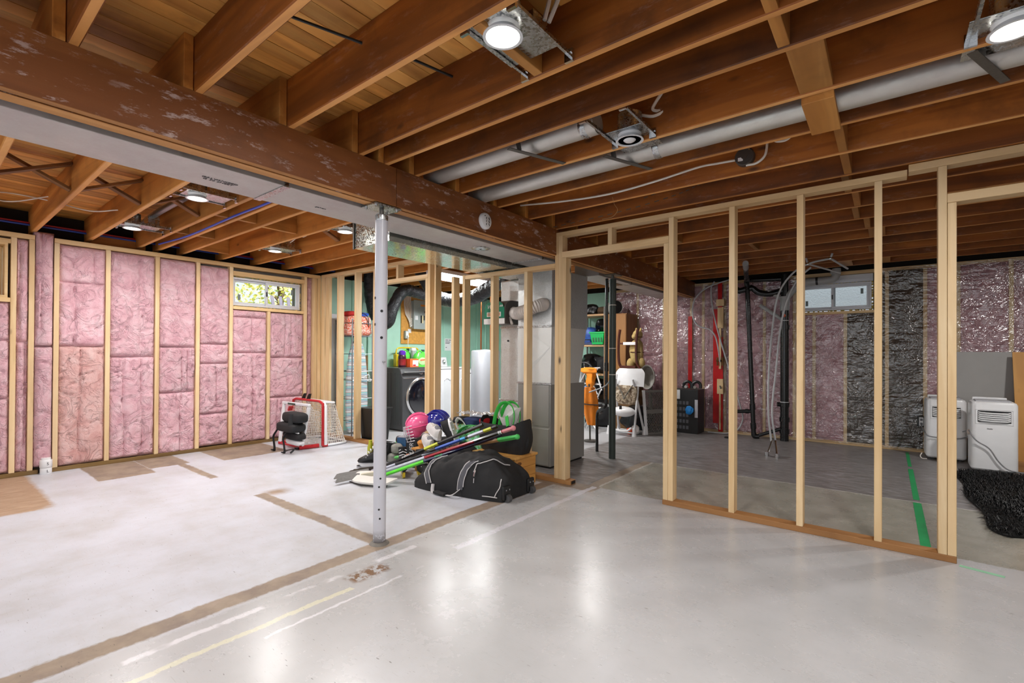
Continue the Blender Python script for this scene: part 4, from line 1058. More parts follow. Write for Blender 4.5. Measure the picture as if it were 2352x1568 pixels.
# bottles on the dryer
def jug(x, y, z, w, d, h, m, label, cap):
    t = thing('detergent_jug', label, 'bottle', (x, y, z))
    P = []
    for k in range(13):
        q = k / 12; hw = w / 2 * (1 - .06 * (1 - math.sin(min(q * 4, 1) * PI / 2)) - (.35 * max(0, (q - .62) / .38) ** 1.6)); dd_ = d / 2 * (1 - .3 * max(0, (q - .7) / .3))
        P.append([(x + dd_ * math.copysign(abs(math.cos(a)) ** .5, math.cos(a)), y + hw * math.copysign(abs(math.sin(a)) ** .5, math.sin(a)), z + h * .86 * q) for a in [2 * PI * j / 20 for j in range(20)]])
    b = MB().grid(P, False, True); b.f.append(tuple(len(b.v) - 20 + j for j in range(20))); b.i.append(0)
    b.build('body', m, t)
    MB().tube(smoothpath([(x, y - w * .12, z + h * .74), (x, y - w * .24, z + h * .93), (x, y - w * .02, z + h), (x, y + w * .2, z + h * .93)], 5), .013, 8).build('handle', m, t)
    MB().cyl((x, y + w * .26, z + h * .80), (x, y + w * .26, z + h * .98), w * .11, n=16).build('neck', m, t)
    MB().cyl((x, y + w * .26, z + h * .96), (x, y + w * .26, z + h * 1.08), w * .13, w * .12, 16).build('cap', cap, t)
    return t
GRN = plain('green_plastic', '#5fcf4e', .25, 0, .06); GRND = plain('dark_green_cap', '#12482c', .35); LIME = plain('pale_lime_label', '#b9f0a0', .4, 0, .15, 30)
j1 = jug(-5.93, 5.13, .94, .235, .13, .255, GRN, 'large bright green detergent jug standing on the dryer', GRND)
MB().ell((-5.862, 5.13, 1.03), (.004, .085, .062), 8, 20).build('label_patch', LIME, j1)
MB().bar((-5.856, 5.08, 1.045), (-5.856, 5.175, 1.055), .003, .022).build('logo_band', plain('coral_print', '#e8684e', .5), j1, smooth=False)
jug(-6.12, 4.99, .94, .20, .12, .27, GRN, 'second green detergent jug behind the orange detergent box', GRND)
sb = thing('scent_bottle', 'dark purple scent bead bottle with violet cap on the dryer', 'bottle', (-5.95, 4.79, .94))
MB().lathe([(.055, 0), (.06, .01), (.056, .07), (.060, .12), (.062, .16), (.052, .19), (.05, .192)], (-5.95, 4.79, .94), 24).build('body', plain('burgundy_plastic', '#3a1528', .3, 0, .1), sb)
MB().lathe([(.053, .19), (.055, .20), (.052, .235), (.035, .255), (0, .262)], (-5.95, 4.79, .94), 24).build('cap', plain('violet_plastic', '#5b24a8', .3), sb)
MB().lathe([(.0605, .03), (.0590, .055), (.0595, .10), (.0620, .125)], (-5.95, 4.79, .94), 24).build('label_band', plain('red_label', '#8f1f24', .4, 0, .2, 30), sb)
db = thing('detergent_box', 'small orange and white detergent box on the dryer', 'box', (-5.88, 4.935, .94))
MB().box(-5.93, -5.83, 4.85, 5.02, .94, 1.07).build('carton', plain('orange_carton', '#ee6a33', .5, 0, .06), db, smooth=False, bev=.003)
MB().box(-5.83, -5.828, 4.90, 5.012, .955, 1.045).build('label_panel', WHITEP, db, smooth=False)
MB().box(-5.8285, -5.8265, 4.905, 4.96, .958, .980).build('print_patch', plain('print_red', '#c3222b', .5), db, smooth=False)
yc = thing('cleaning_caddy', 'yellow plastic caddy behind the detergent jugs', 'caddy', (-6.2, 5.05, .94))
YEL = plain('yellow_plastic', '#e0c01e', .4, 0, .08)
MB().box(-6.26, -6.18, 4.86, 5.36, .94, 1.14).build('bin', YEL, yc, smooth=False, bev=.01)
MB().tube(smoothpath([(-6.22, 4.88, 1.14), (-6.22, 4.92, 1.235), (-6.22, 5.12, 1.245), (-6.22, 5.32, 1.235), (-6.22, 5.35, 1.14)], 5), .012, 8).build('handle', YEL, yc)
wc = thing('canister', 'white topped canister between the green jugs', 'canister', (-6.03, 5.03, .94))
MB().cyl((-6.03, 5.075, .94), (-6.03, 5.075, 1.20), .04, n=20).build('body', PG, wc); MB().cyl((-6.03, 5.075, 1.20), (-6.03, 5.075, 1.245), .044, n=20).build('lid', WHITEP, wc)

# ironing corner
rk = thing('wire_rack', 'tall grey wire rack holding the ironing board', 'rack', (-5.9, 3.9, 0))
RKM = metal('rack_steel', '#8d9095', .4)
posts = [(-5.75, 3.775), (-6.16, 3.775), (-5.75, 4.10), (-6.16, 4.10)]
for x, y in posts: MB().cyl((x, y, 0), (x, y, 1.62), .0085, n=10).build('post', RKM, rk)
for z in (.22, .52, .78, .90, 1.14, 1.39, 1.57):
    for (xa, ya), (xb, yb) in ((posts[0], posts[1]), (posts[0], posts[2]), (posts[1], posts[3]), (posts[2], posts[3])):
        MB().cyl((xa, ya, z), (xb, yb, z), .005, n=6).build('rail', RKM, rk)
for k in range(8): MB().cyl((-6.16 + .05 + k * .045, 3.775, 1.39), (-6.16 + .05 + k * .045, 4.10, 1.39), .003, n=6).build('shelf_wire', RKM, rk)


def stripe_mat():
    g = NG('striped_cotton'); z = g.node('ShaderNodeSeparateXYZ', {0: g.node('ShaderNodeTexCoord').outputs['Object']}).outputs[2]
    f = g.math('FRACT', g.math('MULTIPLY', z, 10.5))
    c = g.ramp(f, [(0, hx('#dcdcde')), (.28, hx('#3d4450')), (.34, hx('#dcdcde')), (.46, hx('#2f8fae')), (.56, hx('#dcdcde')), (.68, hx('#57c2c6')), (.80, hx('#dcdcde')), (.90, hx('#6a4a44')), (.94, hx('#dcdcde'))], 'CONSTANT')
    g.set(Base_Color=c, Roughness=.85); return g.m
ib = thing('ironing_board', 'striped ironing board standing on end in the wire rack', 'ironing board', (-6.02, 4.03, .03))
ol = [(-.13, 0), (-.165, .08), (-.175, .40), (-.165, .80), (-.13, 1.10), (-.085, 1.25), (-.04, 1.305), (0, 1.32)]
poly = [(4.03 + a, .03 + h) for a, h in ol] + [(4.03 - a, .03 + h) for a, h in reversed(ol[:-1])]
MB().prism(poly, 0, -6.04, -6.0).build('cover', stripe_mat(), ib, smooth=False, bev=.008)
for s in (-1, 1): MB().tube([(-6.06, 4.03 + s * .1, .04), (-6.075, 4.03 - s * .05, .9)], .010, 8).build('leg', WHITEM, ib)
MB().tube([(-6.05, 3.93, .03), (-6.05, 4.13, .03)], .016, 8).build('foot', WHITEP, ib)


def floral():
    g = NG('orange_floral_cloth'); v = g.coords(rnd=False)
    n = g.noise(v, 24, 3, .6, 2.0); g.set(Base_Color=g.ramp(n, [(.40, hx('#e2562a')), (.47, hx('#f2efe8')), (.55, hx('#e87b45')), (.62, hx('#c23a22'))], 'CONSTANT'), Roughness=.8); return g.m
bg_ = thing('tote_bag', 'orange and white floral bag on top of the wire rack', 'bag', (-5.95, 3.96, 1.40))
def softbox(c, r, e=.35, n=16, m=24, wob=.04, seed=0, rot=None):
    b = MB(); rr = random.Random(seed); P = []
    ph = [rr.uniform(0, 6) for _ in range(6)]
    for i in range(n + 1):
        a = -PI / 2 + PI * i / n; row = []
        for j in range(m):
            q = 2 * PI * j / m
            f = lambda t: math.copysign(abs(t) ** e, t)
            k = 1 + wob * (math.sin(3 * q + ph[0] + 2 * a) + .6 * math.sin(5 * q + ph[1] - 3 * a) + .5 * math.sin(7 * a + ph[2] + q)) * math.cos(a)
            p = Vector((f(math.cos(a)) * f(math.cos(q)) * r[0] * k, f(math.cos(a)) * f(math.sin(q)) * r[1] * k, f(math.sin(a)) * r[2]))
            if rot: p = rot @ p
            row.append(p + Vector(c))
        P.append(row)
    return b.grid(P, False, True)
softbox((-5.94, 3.95, 1.535), (.17, .17, .14), .3, seed=3).build('body', floral(), bg_)
MB().tube(smoothpath([(-5.77, 3.86, 1.52), (-5.755, 3.88, 1.66), (-5.78, 3.96, 1.71), (-5.755, 4.03, 1.65), (-5.77, 4.05, 1.52)], 5), .012, 8, flat=.4).build('handle', BLACKF, bg_)
fb = thing('folded_cloth', 'blue and red folded cloth lying on the floral bag', 'cloth', (-5.95, 3.96, 1.68))
softbox((-5.98, 4.0, 1.70), (.12, .14, .035), .5, seed=5).build('blue_fold', plain('blue_cloth', '#2352b8', .8, 0, .2, 20), fb)
softbox((-5.94, 3.86, 1.705), (.11, .07, .035), .5, seed=6).build('red_fold', plain('red_cloth', '#b02420', .8, 0, .2, 20), fb)
tag(softbox((-6.02, 3.755, 1.50), (.06, .022, .19), .6, seed=7).build('garment', plain('dark_navy_cloth', '#1a1b26', .85, 0, .2, 20)), 'dark navy garment hanging on the left side of the wire rack', 'clothing')
tag(MB().box(-6.33, -6.30, 3.74, 3.90, .02, 1.72).build('panel', WHITEM, smooth=False, bev=.005), 'narrow white panel leaning on the mint wall behind the rack', 'panel')
tag(MB().box(-6.25, -6.22, 4.18, 4.36, 0, 1.12).build('plank', DARKWOOD if False else TREAT, smooth=False, bev=.003), 'brown plank standing between the ironing board and dryer', 'plank')
hg = MB().tube(smoothpath([(-5.98, 4.20, .80), (-5.97, 4.24, .755), (-5.97, 4.20, .745), (-5.97, 4.12, .78), (-5.98, 4.12, .80), (-5.98, 4.20, .84), (-5.98, 4.22, .80)], 5), .006, 6).build('hanger', WHITEP)
tag(hg, 'white plastic clothes hanger hooked on the wire rack', 'hanger')
pl = thing('wall_plug', 'black plug on the mint wall above the brown plank', 'plug', (-6.36, 4.27, 1.16))
MB().box(-6.372, -6.355, 4.21, 4.33, 1.10, 1.22).build('face_plate', WHITEP, pl, smooth=False); MB().ell((-6.335, 4.27, 1.16), (.03, .035, .045)).build('plug_body', BLACKP, pl)
MB().tube(smoothpath([(-6.33, 4.27, 1.12), (-6.31, 4.26, .95), (-6.27, 4.24, .6)], 5), .007, 6).build('plug_cord', BLACKP, pl)
tb = thing('trash_bin', 'black plastic trash bin standing in the laundry doorway', 'bin', (-5.37, 3.88, 0))
P = [[(-5.37 + sx * (.115 + .03 * q), 3.88 + sy * (.13 + .03 * q), .42 * q) for sx, sy in ((-1, -1), (1, -1), (1, 1), (-1, 1))] for q in (0, 1)]
b = MB().grid(P, False, True); b.f += [(0, 1, 2, 3)]; b.i += [0]
b.build('body', BLACKP, tb, smooth=False, bev=.01)
MB().box(-5.525, -5.215, 3.715, 4.05, .415, .435).build('rim', BLACKP, tb, smooth=False, bev=.006)
softbox((-5.205, 3.82, .385), (.02, .06, .05), .7, seed=8).build('liner', plain('peach_liner', '#cf9c86', .4), tb)

# ------------------------------------------------------------------ furnace corner
fu = thing('furnace', 'grey sheet metal furnace with tapered plenum behind the studs', 'furnace', (-2.85, 4.3, 0))
x0, x1, y0, y1 = -3.07, -2.655, 4.0, 4.68
MB().box(x0, x1, y0, y1, .02, .845).build('cabinet', FURN, fu, smooth=False, bev=.006)
MB().box(x0 + .02, x1 - .015, y0 - .006, y0, .03, .40).box(x0 + .02, x1 - .015, y0 - .006, y0, .42, .835).build('access_panel', FURN, fu, smooth=False, bev=.003)
MB().box(-2.92, -2.87, y0 - .010, y0 - .005, .44, .47).build('latch', ZINC, fu, smooth=False)
# transition
P = [[(x0, y0, .845), (x1, y0, .845), (x1, 4.56, .845), (x0, 4.56, .845)], [(x0, y0, 1.43), (x1 + .01, y0, 1.43), (x1 + .01, 4.70, 1.43), (x0, 4.70, 1.43)]]
MB().grid(P, False, True).build('transition', SHEETW, fu, smooth=False, bev=.002)
MB().add([(x0 + .10, y0 - .001, 1.40), (x1 - .01, y0 - .002, 1.22), (x0 + .06, y0 - .001, .87), (x0 + .2, y0 - .008, 1.06)], [(0, 1, 3), (1, 2, 3), (2, 0, 3)]).build('cross_break', SHEETW, fu, smooth=False)
MB().box(x0 - .004, x1 + .014, y0 - .012, y0 - .0005, .842, .862).box(x0 - .004, x1 + .016, y0 - .010, y0 - .0005, 1.425, 1.445).build('drive_cleat', ZINC, fu, smooth=False)
MB().box(x0, x1 + .01, y0, 4.72, 1.43, 2.02).build('plenum', GALV, fu, smooth=False, bev=.003)
MB().box(x1 + .0105, x1 + .012, 4.02, 4.16, 1.20, 1.33).build('paper_tag', WHITEP, fu, smooth=False)
MB().box(x0 + .03, x1 - .02, y0 + .03, y1 - .02, 0, .02).build('base', BLACKP, fu, smooth=False)
rt = thing('return_drop', 'tall galvanized return air drop left of the furnace', 'duct', (-3.34, 4.3, 0))
MB().box(-3.478, -3.205, 4.2, 4.48, 0, 1.985).build('sheet', GALV, rt, smooth=False, bev=.02, seg=3)
for z in (.62, 1.44): MB().box(-3.484, -3.199, 4.194, 4.486, z, z + .02).build('seam', ZINC, rt, smooth=False, bev=.002)
MB().cyl((-3.36, 4.2, 1.30), (-3.36, 4.192, 1.30), .012, n=10).build('plug', BLACKP, rt)
hu = thing('humidifier', 'green fronted furnace humidifier with script lettering', 'humidifier', (-3.36, 4.05, 1.47))
prof = [(3.955, 1.475)] + [(3.955, 1.475 + .16)] + [(4.085 - .13 * math.cos(t), 1.635 + .10 * math.sin(t)) for t in [PI / 2 * k / 6 for k in range(1, 7)]] + [(4.195, 1.735), (4.195, 1.475)]
MB().prism([(a, b_ + .0) for a, b_ in prof], 0, -3.505, -3.212).build('shell', plain('humidifier_brown', '#5a5350', .45, .2, .04), hu, smooth=False, bev=.004)
GF = plain('humidifier_green', '#0f7a5c', .3, 0, .08); 
q = [(-3.498, 1.54), (-3.219, 1.54), (-3.219, 1.64), (-3.24, 1.69), (-3.28, 1.715), (-3.44, 1.715), (-3.48, 1.69), (-3.498, 1.64)]
MB().prism(q, 1, 3.949, 3.9545).build('front_panel', GF, hu, smooth=False)
MB().box(-3.505, -3.212, 3.945, 3.956, 1.475, 1.535).build('lower_front', WHITEP, hu, smooth=False, bev=.003)
MB().box(-3.46, -3.26, 3.944, 3.950, 1.555, 1.605).build('window_frame_trim', WHITEP, hu, smooth=False, bev=.004); MB().box(-3.45, -3.27, 3.942, 3.945, 1.562, 1.598).build('sight_window', plain('amber_window', '#c2a08a', .2), hu, smooth=False)
text('logo', 'Wait', .06, basis((-3.40, 3.947, 1.66), (1, 0, 0), (0, 0, 1)), WHITEP, hu, .001, shear=.35)
text('model_number', '-400', .03, basis((-3.265, 3.947, 1.668), (1, 0, 0), (0, 0, 1)), WHITEP, hu, .001, shear=.3)
# ribbed white hose from the humidifier to the plenum
fh = thing('flex_hose', 'ribbed white flexible hose from the humidifier to the furnace', 'hose', (-3.2, 3.95, 1.58))
pts = smoothpath([(-3.21, 4.10, 1.60), (-3.12, 4.04, 1.585), (-3.0, 3.92, 1.575), (-2.88, 3.885, 1.59), (-2.78, 3.90, 1.625), (-2.74, 3.96, 1.65), (-2.74, 4.0, 1.655)], 16)
MB().tube(pts, [.060 + (.007 if k % 3 == 0 else -.004 if k % 3 == 1 else 0) for k in range(len(pts))], 24).build('hose', plain('white_vinyl_hose', '#d5cdc8', .45, 0, .05), fh)
MB().tube(smoothpath([(-3.21, 4.04, 1.55), (-3.19, 4.03, 1.51), (-3.16, 4.01, 1.475)], 4), .014, 8).build('hose_tail', plain('hose_tail_vinyl', '#cfc7c2', .45), fh)
# black insulated flex ducts
def flexduct(label, pts, r):
    p = smoothpath(pts, 10); rr = random.Random(len(label))
    return tag(MB().tube(p, [r * (1 + rr.uniform(-.05, .05)) for _ in p], 20).build('flexible_duct', FLEX), label, 'duct', 'black insulated flexible ducts')
flexduct('black insulated duct sagging behind the white post', [(-6.2, 4.36, 2.45), (-6.2, 4.37, 2.1), (-6.12, 4.38, 1.80), (-5.95, 4.40, 1.60), (-5.82, 4.42, 1.62), (-5.78, 4.46, 1.80), (-5.78, 4.60, 2.04), (-5.78, 4.74, 2.12), (-5.76, 4.90, 2.10), (-5.72, 5.15, 2.06), (-5.60, 5.45, 2.03), (-5.45, 5.75, 2.04), (-5.3, 6.0, 2.12)], .088)
flexduct('black insulated duct swooping from the ceiling to the furnace', [(-5.45, 4.62, 2.48), (-5.28, 4.60, 2.30), (-5.12, 4.60, 2.10), (-4.95, 4.60, 1.95), (-4.75, 4.60, 1.885), (-4.5, 4.60, 1.87), (-4.25, 4.60, 1.895), (-4.0, 4.60, 1.985), (-3.75, 4.55, 2.06), (-3.58, 4.5, 2.08)], .092)
# ------------------------------------------------------------------ hockey corner
REDP = plain('red_enamel', '#b81f26', .3, 0, .05); NETM = plain('white_net_cord', '#ded8cf', .8, 0, .06)
def net(b, A, nu, nv, r=.0028, sag=.0, seed=0):
    """cord net over a bilinear patch A=[p00,p10,p11,p01]"""
    p00, p10, p11, p01 = [Vector(p) for p in A]; n = (p10 - p00).cross(p01 - p00).normalized(); rr = random.Random(seed)
    J = {}
    def P(u, v):
        k = (round(u, 3), round(v, 3))
        if k not in J:
            J[k] = (p00 * (1 - u) + p10 * u) * (1 - v) + (p01 * (1 - u) + p11 * u) * v + n * (sag * math.sin(PI * u) * math.sin(PI * v)) + Vector((rr.uniform(-1, 1), rr.uniform(-1, 1), rr.uniform(-1, 1))) * .004
        return J[k]
    for i in range(nu + 1): b.tube([P(i / nu, j / nv) for j in range(nv + 1)], r, 4, caps=False)
    for j in range(nv + 1): b.tube([P(i / nu, j / nv) for i in range(nu + 1)], r, 4, caps=False)
    return b
rg = thing('hockey_goal', 'red framed mini hockey goal with white netting near the corner', 'hockey goal', (-5.8, 3.2, 0))
xl, xr, yf, zt = -6.15, -5.43, 3.165, .545
MB().tube(smoothpath([(xl, yf, 0), (xl, yf, .48), (xl + .02, yf, .535), (xl + .08, yf, zt + .01)], 4) + smoothpath([(xr - .08, yf, zt + .01), (xr - .015, yf, .53), (xr, yf, .48), (xr, yf, .02)], 4), .016, 12).build('mouth_frame', REDP, rg)
MB().tube(smoothpath([(xr, yf, .018), (xr, yf + .06, .018)], 2), .018, 12).build('base_joint', REDP, rg)
MB().tube(smoothpath([(xr, yf + .05, .018), (xr - .01, yf + .26, .018), (xr - .10, yf + .36, .018), (xl + .10, yf + .36, .018), (xl + .01, yf + .26, .018), (xl, yf, .018)], 5), .016, 12).build('base_rail', WHITEM, rg)
MB().tube([(xr + .035, yf + .02, .03), (xr + .03, yf + .02, .50), (xr - .02, yf + .02, .55)], .016, 8, flat=.5).build('post_sleeve', WHITEP, rg)
MB().tube(smoothpath([(xr - .02, yf + .01, zt), (xr - .03, yf + .17, zt - .01), (xl + .05, yf + .17, zt - .01), (xl + .03, yf + .01, zt)], 4), .010, 8).build('top_rail', WHITEM, rg)
b = MB(); net(b, [(xr, yf + .02, .03), (xr, yf + .30, .03), (xr - .03, yf + .17, zt - .02), (xr - .01, yf + .02, zt)], 10, 15, .0028, -.02, 1)
net(b, [(xr - .02, yf + .32, .03), (xl + .02, yf + .32, .03), (xl + .04, yf + .17, zt - .02), (xr - .03, yf + .17, zt - .02)], 20, 15, .0028, .03, 2)
net(b, [(xl, yf + .02, .03), (xl, yf + .30, .03), (xl + .03, yf + .17, zt - .02), (xl + .01, yf + .02, zt)], 9, 14, .0028, .02, 3)
net(b, [(xr - .01, yf, zt), (xl + .02, yf, zt), (xl + .04, yf + .17, zt - .01), (xr - .03, yf + .17, zt - .01)], 20, 6, .0028, .0, 4)
b.build('net', NETM, rg)['kind'] = 'stuff'
for k in range(2): MB().prism([(-5.93 + k * .12, zt + .02), (-5.87 + k * .12, zt + .09), (-5.90 + k * .12, zt + .02)], 1, yf - .01, yf + .03).build('fin', BLACKP, rg, smooth=False)
wg = thing('hockey_goal', 'white framed mini hockey goal leaning in front of the red one', 'hockey goal', (-5.75, 2.95, 0))
xl, xr = -6.035, -5.49
for xa, xb, nm in ((xl, xl, 0), (xr, xr + .06, 1)): MB().bar((xa, 2.935, .03), (xb, 2.985, .505), .045, .03, (0, 1, 0)).build('post', WHITEM, wg, smooth=False, bev=.008)
MB().bar((xl - .02, 2.985, .52), (xr + .08, 2.985, .525), .035, .035).build('crossbar', WHITEM, wg, smooth=False, bev=.008)
MB().tube([(xr, 2.90, .025), (xr + .05, 3.12, .028)], .024, 10).tube([(xl, 2.92, .02), (xl, 3.10, .02)], .018, 10).tube([(xl, 2.93, .018), (xr, 2.93, .018)], .012, 8).build('base_rail', REDP, wg)
MB().bar((xr - .07, 2.89, .014), (xr - .01, 2.90, .014), .03, .025).build('foot', BLACKP, wg, smooth=False, bev=.004)
b = MB(); net(b, [(xr + .01, 2.95, .06), (xr + .05, 3.12, .06), (xr + .05, 3.12, .44), (xr + .055, 3.0, .47)], 7, 14, .003, -.01, 5)
net(b, [(xl, 3.12, .05), (xr + .03, 3.12, .05), (xr + .05, 3.04, .50), (xl, 3.04, .50)], 18, 15, .0025, .02, 6)
b.build('net', NETM, wg)['kind'] = 'stuff'
MB().box(-5.90, -5.72, 2.964, 2.967, .508, .530).build('brand_label', plain('green_black_print', '#27443a', .5), wg, smooth=False)
MB().bar((-5.90, 2.99, .43), (-5.87, 2.99, .48), .02, .05, (0, 1, 0)).build('red_mark', REDP, wg, smooth=False)
kp = thing('goalie_pads', 'stacked black padded goalie leg pads with hanging straps', 'goalie pads', (-5.75, 2.82, 0))
for (c, r, s) in (((-5.44, 2.82, .400), (.20, .085, .062), 1), ((-5.50, 2.80, .285), (.22, .10, .058), 2), ((-5.47, 2.83, .185), (.19, .07, .045), 3), ((-5.47, 2.84, .11), (.17, .05, .03), 9)):
    softbox(c, r, .55, 14, 28, .02, s).build('pad_roll', BLACKF if s < 9 else WHITEP, kp)
MB().box(-5.66, -5.30, 2.785, 2.80, .225, .237).build('piping', WHITEP, kp, smooth=False)
MB().tube(smoothpath([(-5.36, 2.735, .45), (-5.36, 2.73, .38), (-5.36, 2.725, .32)], 4), .028, 8, flat=.3).build('strap', BLACKF, kp)
for x, w in ((-5.70, .05), (-5.46, .045)):
    MB().tube(smoothpath([(x, 2.74, .24), (x - .03, 2.71, .16), (x + .01, 2.70, .08), (x + .06, 2.68, .02), (x + .03, 2.67, .015)], 5), w * .5, 8, flat=.35).build('strap', BLACKF, kp)
MB().tube(smoothpath([(-5.42, 2.68, .02), (-5.34, 2.70, .05), (-5.27, 2.72, .06), (-5.30, 2.70, .02)], 5), .014, 8, flat=.5).build('buckle', BLACKP, kp)

# pine bench box under the tote
wbx = thing('wooden_chest', 'small varnished pine chest with hand hole under the black tote', 'chest', (-2.72, 3.38, 0))
x0, x1, y0, y1 = -2.96, -2.49, 3.21, 3.515
for k in range(3): MB().box(x1 - .018, x1, y0, y1, .002 + k * .083, .083 + k * .083).build('side_board', BOXWOOD if False else wood('chest_wood_%d' % k, 1, '#e0ae68', '#cf9850', '#a87336', .5, (.95, 1.05), .5, 0), wbx, smooth=False, bev=.002)
for k in range(3): MB().box(x0, x1 - .019, y0, y0 + .018, .002 + k * .083, .083 + k * .083).build('front_board', BOXWOOD, wbx, smooth=False, bev=.002)
MB().box(x0, x0 + .018, y0 + .019, y1, .002, .249).box(x0 + .019, x1 - .019, y1 - .018, y1, .002, .249).build('back_panel', BOXWOOD, wbx, smooth=False)
MB().box(x0 - .012, x1 + .015, y0 - .012, y1 + .012, .25, .272).build('lid', BOXWOOD, wbx, smooth=False, bev=.003)
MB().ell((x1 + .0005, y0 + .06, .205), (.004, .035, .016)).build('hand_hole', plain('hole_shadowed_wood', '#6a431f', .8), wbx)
# black tote
to = thing('tote_bag', 'black tote with green handles and white lining on the chest', 'bag', (-2.73, 3.38, .272))
P = []
for k in range(9):
    q = k / 8; w = .235 + .02 * math.sin(q * PI) + .015 * q; d = .095 + .025 * math.sin(q * 2.5); row = []
    for j in range(36):
        a = 2 * PI * j / 36; f = lambda t: math.copysign(abs(t) ** .45, t)
        wv = .010 * math.sin(5 * a + 3 * q) * q
        row.append((-2.735 + f(math.cos(a)) * w + wv, 3.385 + f(math.sin(a)) * d + wv, .274 + .275 * q + (.03 * math.cos(2 * a) if k == 8 else 0)))
    P.append(row)
b = MB().grid(P, False, True); b.f.append(tuple(range(36))); b.i.append(0)
b.build('body', BLACKF, to)
LIN = plain('white_nonwoven', '#d8d6d2', .8, 0, .08, 30, .3); GH = plain('green_webbing', '#2fae3c', .7, 0, .06)
LP = []
for k in range(7):
    q = k / 6
    LP.append([(-2.70 + .12 * (.55 + .45 * q) * math.cos(a) + .012 * math.sin(4 * a), 3.385 + .055 * (.5 + .5 * q) * math.sin(a), .50 + (.15 + .045 * math.sin(a) + .03 * math.cos(2 * a + .6)) * q) for a in [2 * PI * j / 30 for j in range(31)]])
MB().sheet(LP, .003).build('lining', LIN, to)
for dy, dx in ((-.03, 0), (.03, .02)):
    MB().tube(smoothpath([(-2.83 + dx, 3.36 + dy, .50), (-2.81 + dx, 3.37 + dy, .61), (-2.77 + dx, 3.38 + dy, .69), (-2.70 + dx, 3.385 + dy, .715), (-2.63 + dx, 3.38 + dy, .68), (-2.60 + dx, 3.37 + dy, .60), (-2.59 + dx, 3.34 + dy, .53)], 6), .017, 8, flat=.3).build('handle', GH, to)
MB().bar((-2.66, 3.305, .60), (-2.62, 3.275, .52), .035, .006, (0, 1, 0)).build('handle_end', GH, to, smooth=False)
MB().tube(smoothpath([(-2.53, 3.36, .56), (-2.49, 3.36, .47), (-2.48, 3.36, .37), (-2.50, 3.36, .31)], 5), .022, 8, flat=.4).build('side_strap', BLACKF, to)

# wheeled duffel
du = thing('hockey_bag', 'large black wheeled hockey duffel with grey straps on the floor', 'duffel bag', (-2.8, 2.95, 0))
XS = [-3.24, -3.215, -3.15, -3.05, -2.93, -2.80, -2.68, -2.57, -2.47, -2.40, -2.355, -2.34]
HT = [.03, .085, .165, .245, .305, .335, .352, .350, .305, .240, .195, .165]
YC = [2.80, 2.81, 2.84, 2.87, 2.90, 2.93, 2.955, 2.98, 3.01, 3.04, 3.055, 3.06]
YW = [.02, .08, .12, .15, .165, .175, .18, .185, .19, .195, .195, .19]
from bisect import bisect
def lerp(A, x):
    i = min(max(bisect(XS, x) - 1, 0), len(XS) - 2); t = (x - XS[i]) / (XS[i + 1] - XS[i]); t = min(max(t, 0), 1)
    return A[i] * (1 - t) + A[i + 1] * t
def bagpt(x, a, off=0.0):
    """a: 0 = floor front (-Y) .. pi/2 top .. pi = floor back"""
    h, yc, yw = lerp(HT, x), lerp(YC, x), lerp(YW, x)
    f = lambda t, e: math.copysign(abs(t) ** e, t)
    y = yc - f(math.cos(a), .75) * yw; z = h * f(max(math.sin(a), 0), .62)
    n = float(fbm(x * 7 + a * 1.2, a * 2.4 - x * 5, 0, 77, 3)) - .46; m = float(fbm(x * 17, a * 6 + x * 9, 0, 79, 2)) - .37
    k = (.065 * n + .02 * m) * math.sin(a) ** .8 if a > 0.02 and a < 3.12 else 0
    c = math.exp(-((x + 2.83 + .10 * math.cos(a)) / .035) ** 2) * .030 * math.sin(a) ** 2      # fold under the zip
    return Vector((x, y - math.cos(a) * (k - c + off), z + math.sin(a) * (k - c + off)))
nx, na = 70, 46
xs_ = [XS[0] + (XS[-1] - XS[0]) * i / (nx - 1) for i in range(nx)]
P = [[bagpt(x, PI * j / (na - 1)) for j in range(na)] for x in xs_]
b = MB().grid(P); n0 = len(b.v)
b.f.append(tuple((nx - 1) * na + j for j in range(na))); b.i.append(0); b.f.append(tuple(j for j in reversed(range(na)))); b.i.append(0)
b.f.append(tuple([i * na for i in range(nx)] + [i * na + na - 1 for i in reversed(range(nx))])); b.i.append(0)
b.build('body', BLACKF, du, ang=60)
def ribbon(pts, w, off, t=.004):
    pass
def bagstrap(name, x0, x1, a0, a1, w, m, off=.006, n=22, curve=0.0):
    rows = []
    for i in range(n + 1):
        q = i / n; a = a0 + (a1 - a0) * q; x = x0 + (x1 - x0) * q + curve * math.sin(PI * q)
        rows.append([bagpt(x - w / 2, a, off), bagpt(x, a, off + .002), bagpt(x + w / 2, a, off)])
    return MB().sheet(rows, .004).build(name, m, du)
STRAP = plain('strap_grey', '#56565c', .8, 0, .1, 40); PIPING = plain('grey_white_piping', '#c6c3c4', .7, 0, .05)
def pipingline(x0, x1, a0, a1, curve=0.0, r=.0045, off=.007, n=24):
    MB().tube([bagpt(x0 + (x1 - x0) * i / n + curve * math.sin(PI * i / n), a0 + (a1 - a0) * i / n, off) for i in range(n + 1)], r, 6).build('piping', PIPING, du)
bagstrap('strap', -3.02, -2.97, .12, 1.45, .035, STRAP, curve=-.07); pipingline(-3.045, -2.995, .10, 1.45, -.07); pipingline(-2.995, -2.945, .12, 1.45, -.07)
bagstrap('strap', -2.70, -2.60, .06, .80, .045, STRAP, curve=-.02); pipingline(-2.725, -2.63, .05, .82, -.02); pipingline(-2.672, -2.572, .10, .85, -.02)
bagstrap('zip_flap', -2.62, -2.46, .75, 1.55, .075, plain('flap_fabric', '#2b2b2d', .75, 0, .2, 30), curve=.01); pipingline(-2.575, -2.415, .72, 1.6, .02); pipingline(-2.585, -2.575, .45, .72, 0.0)
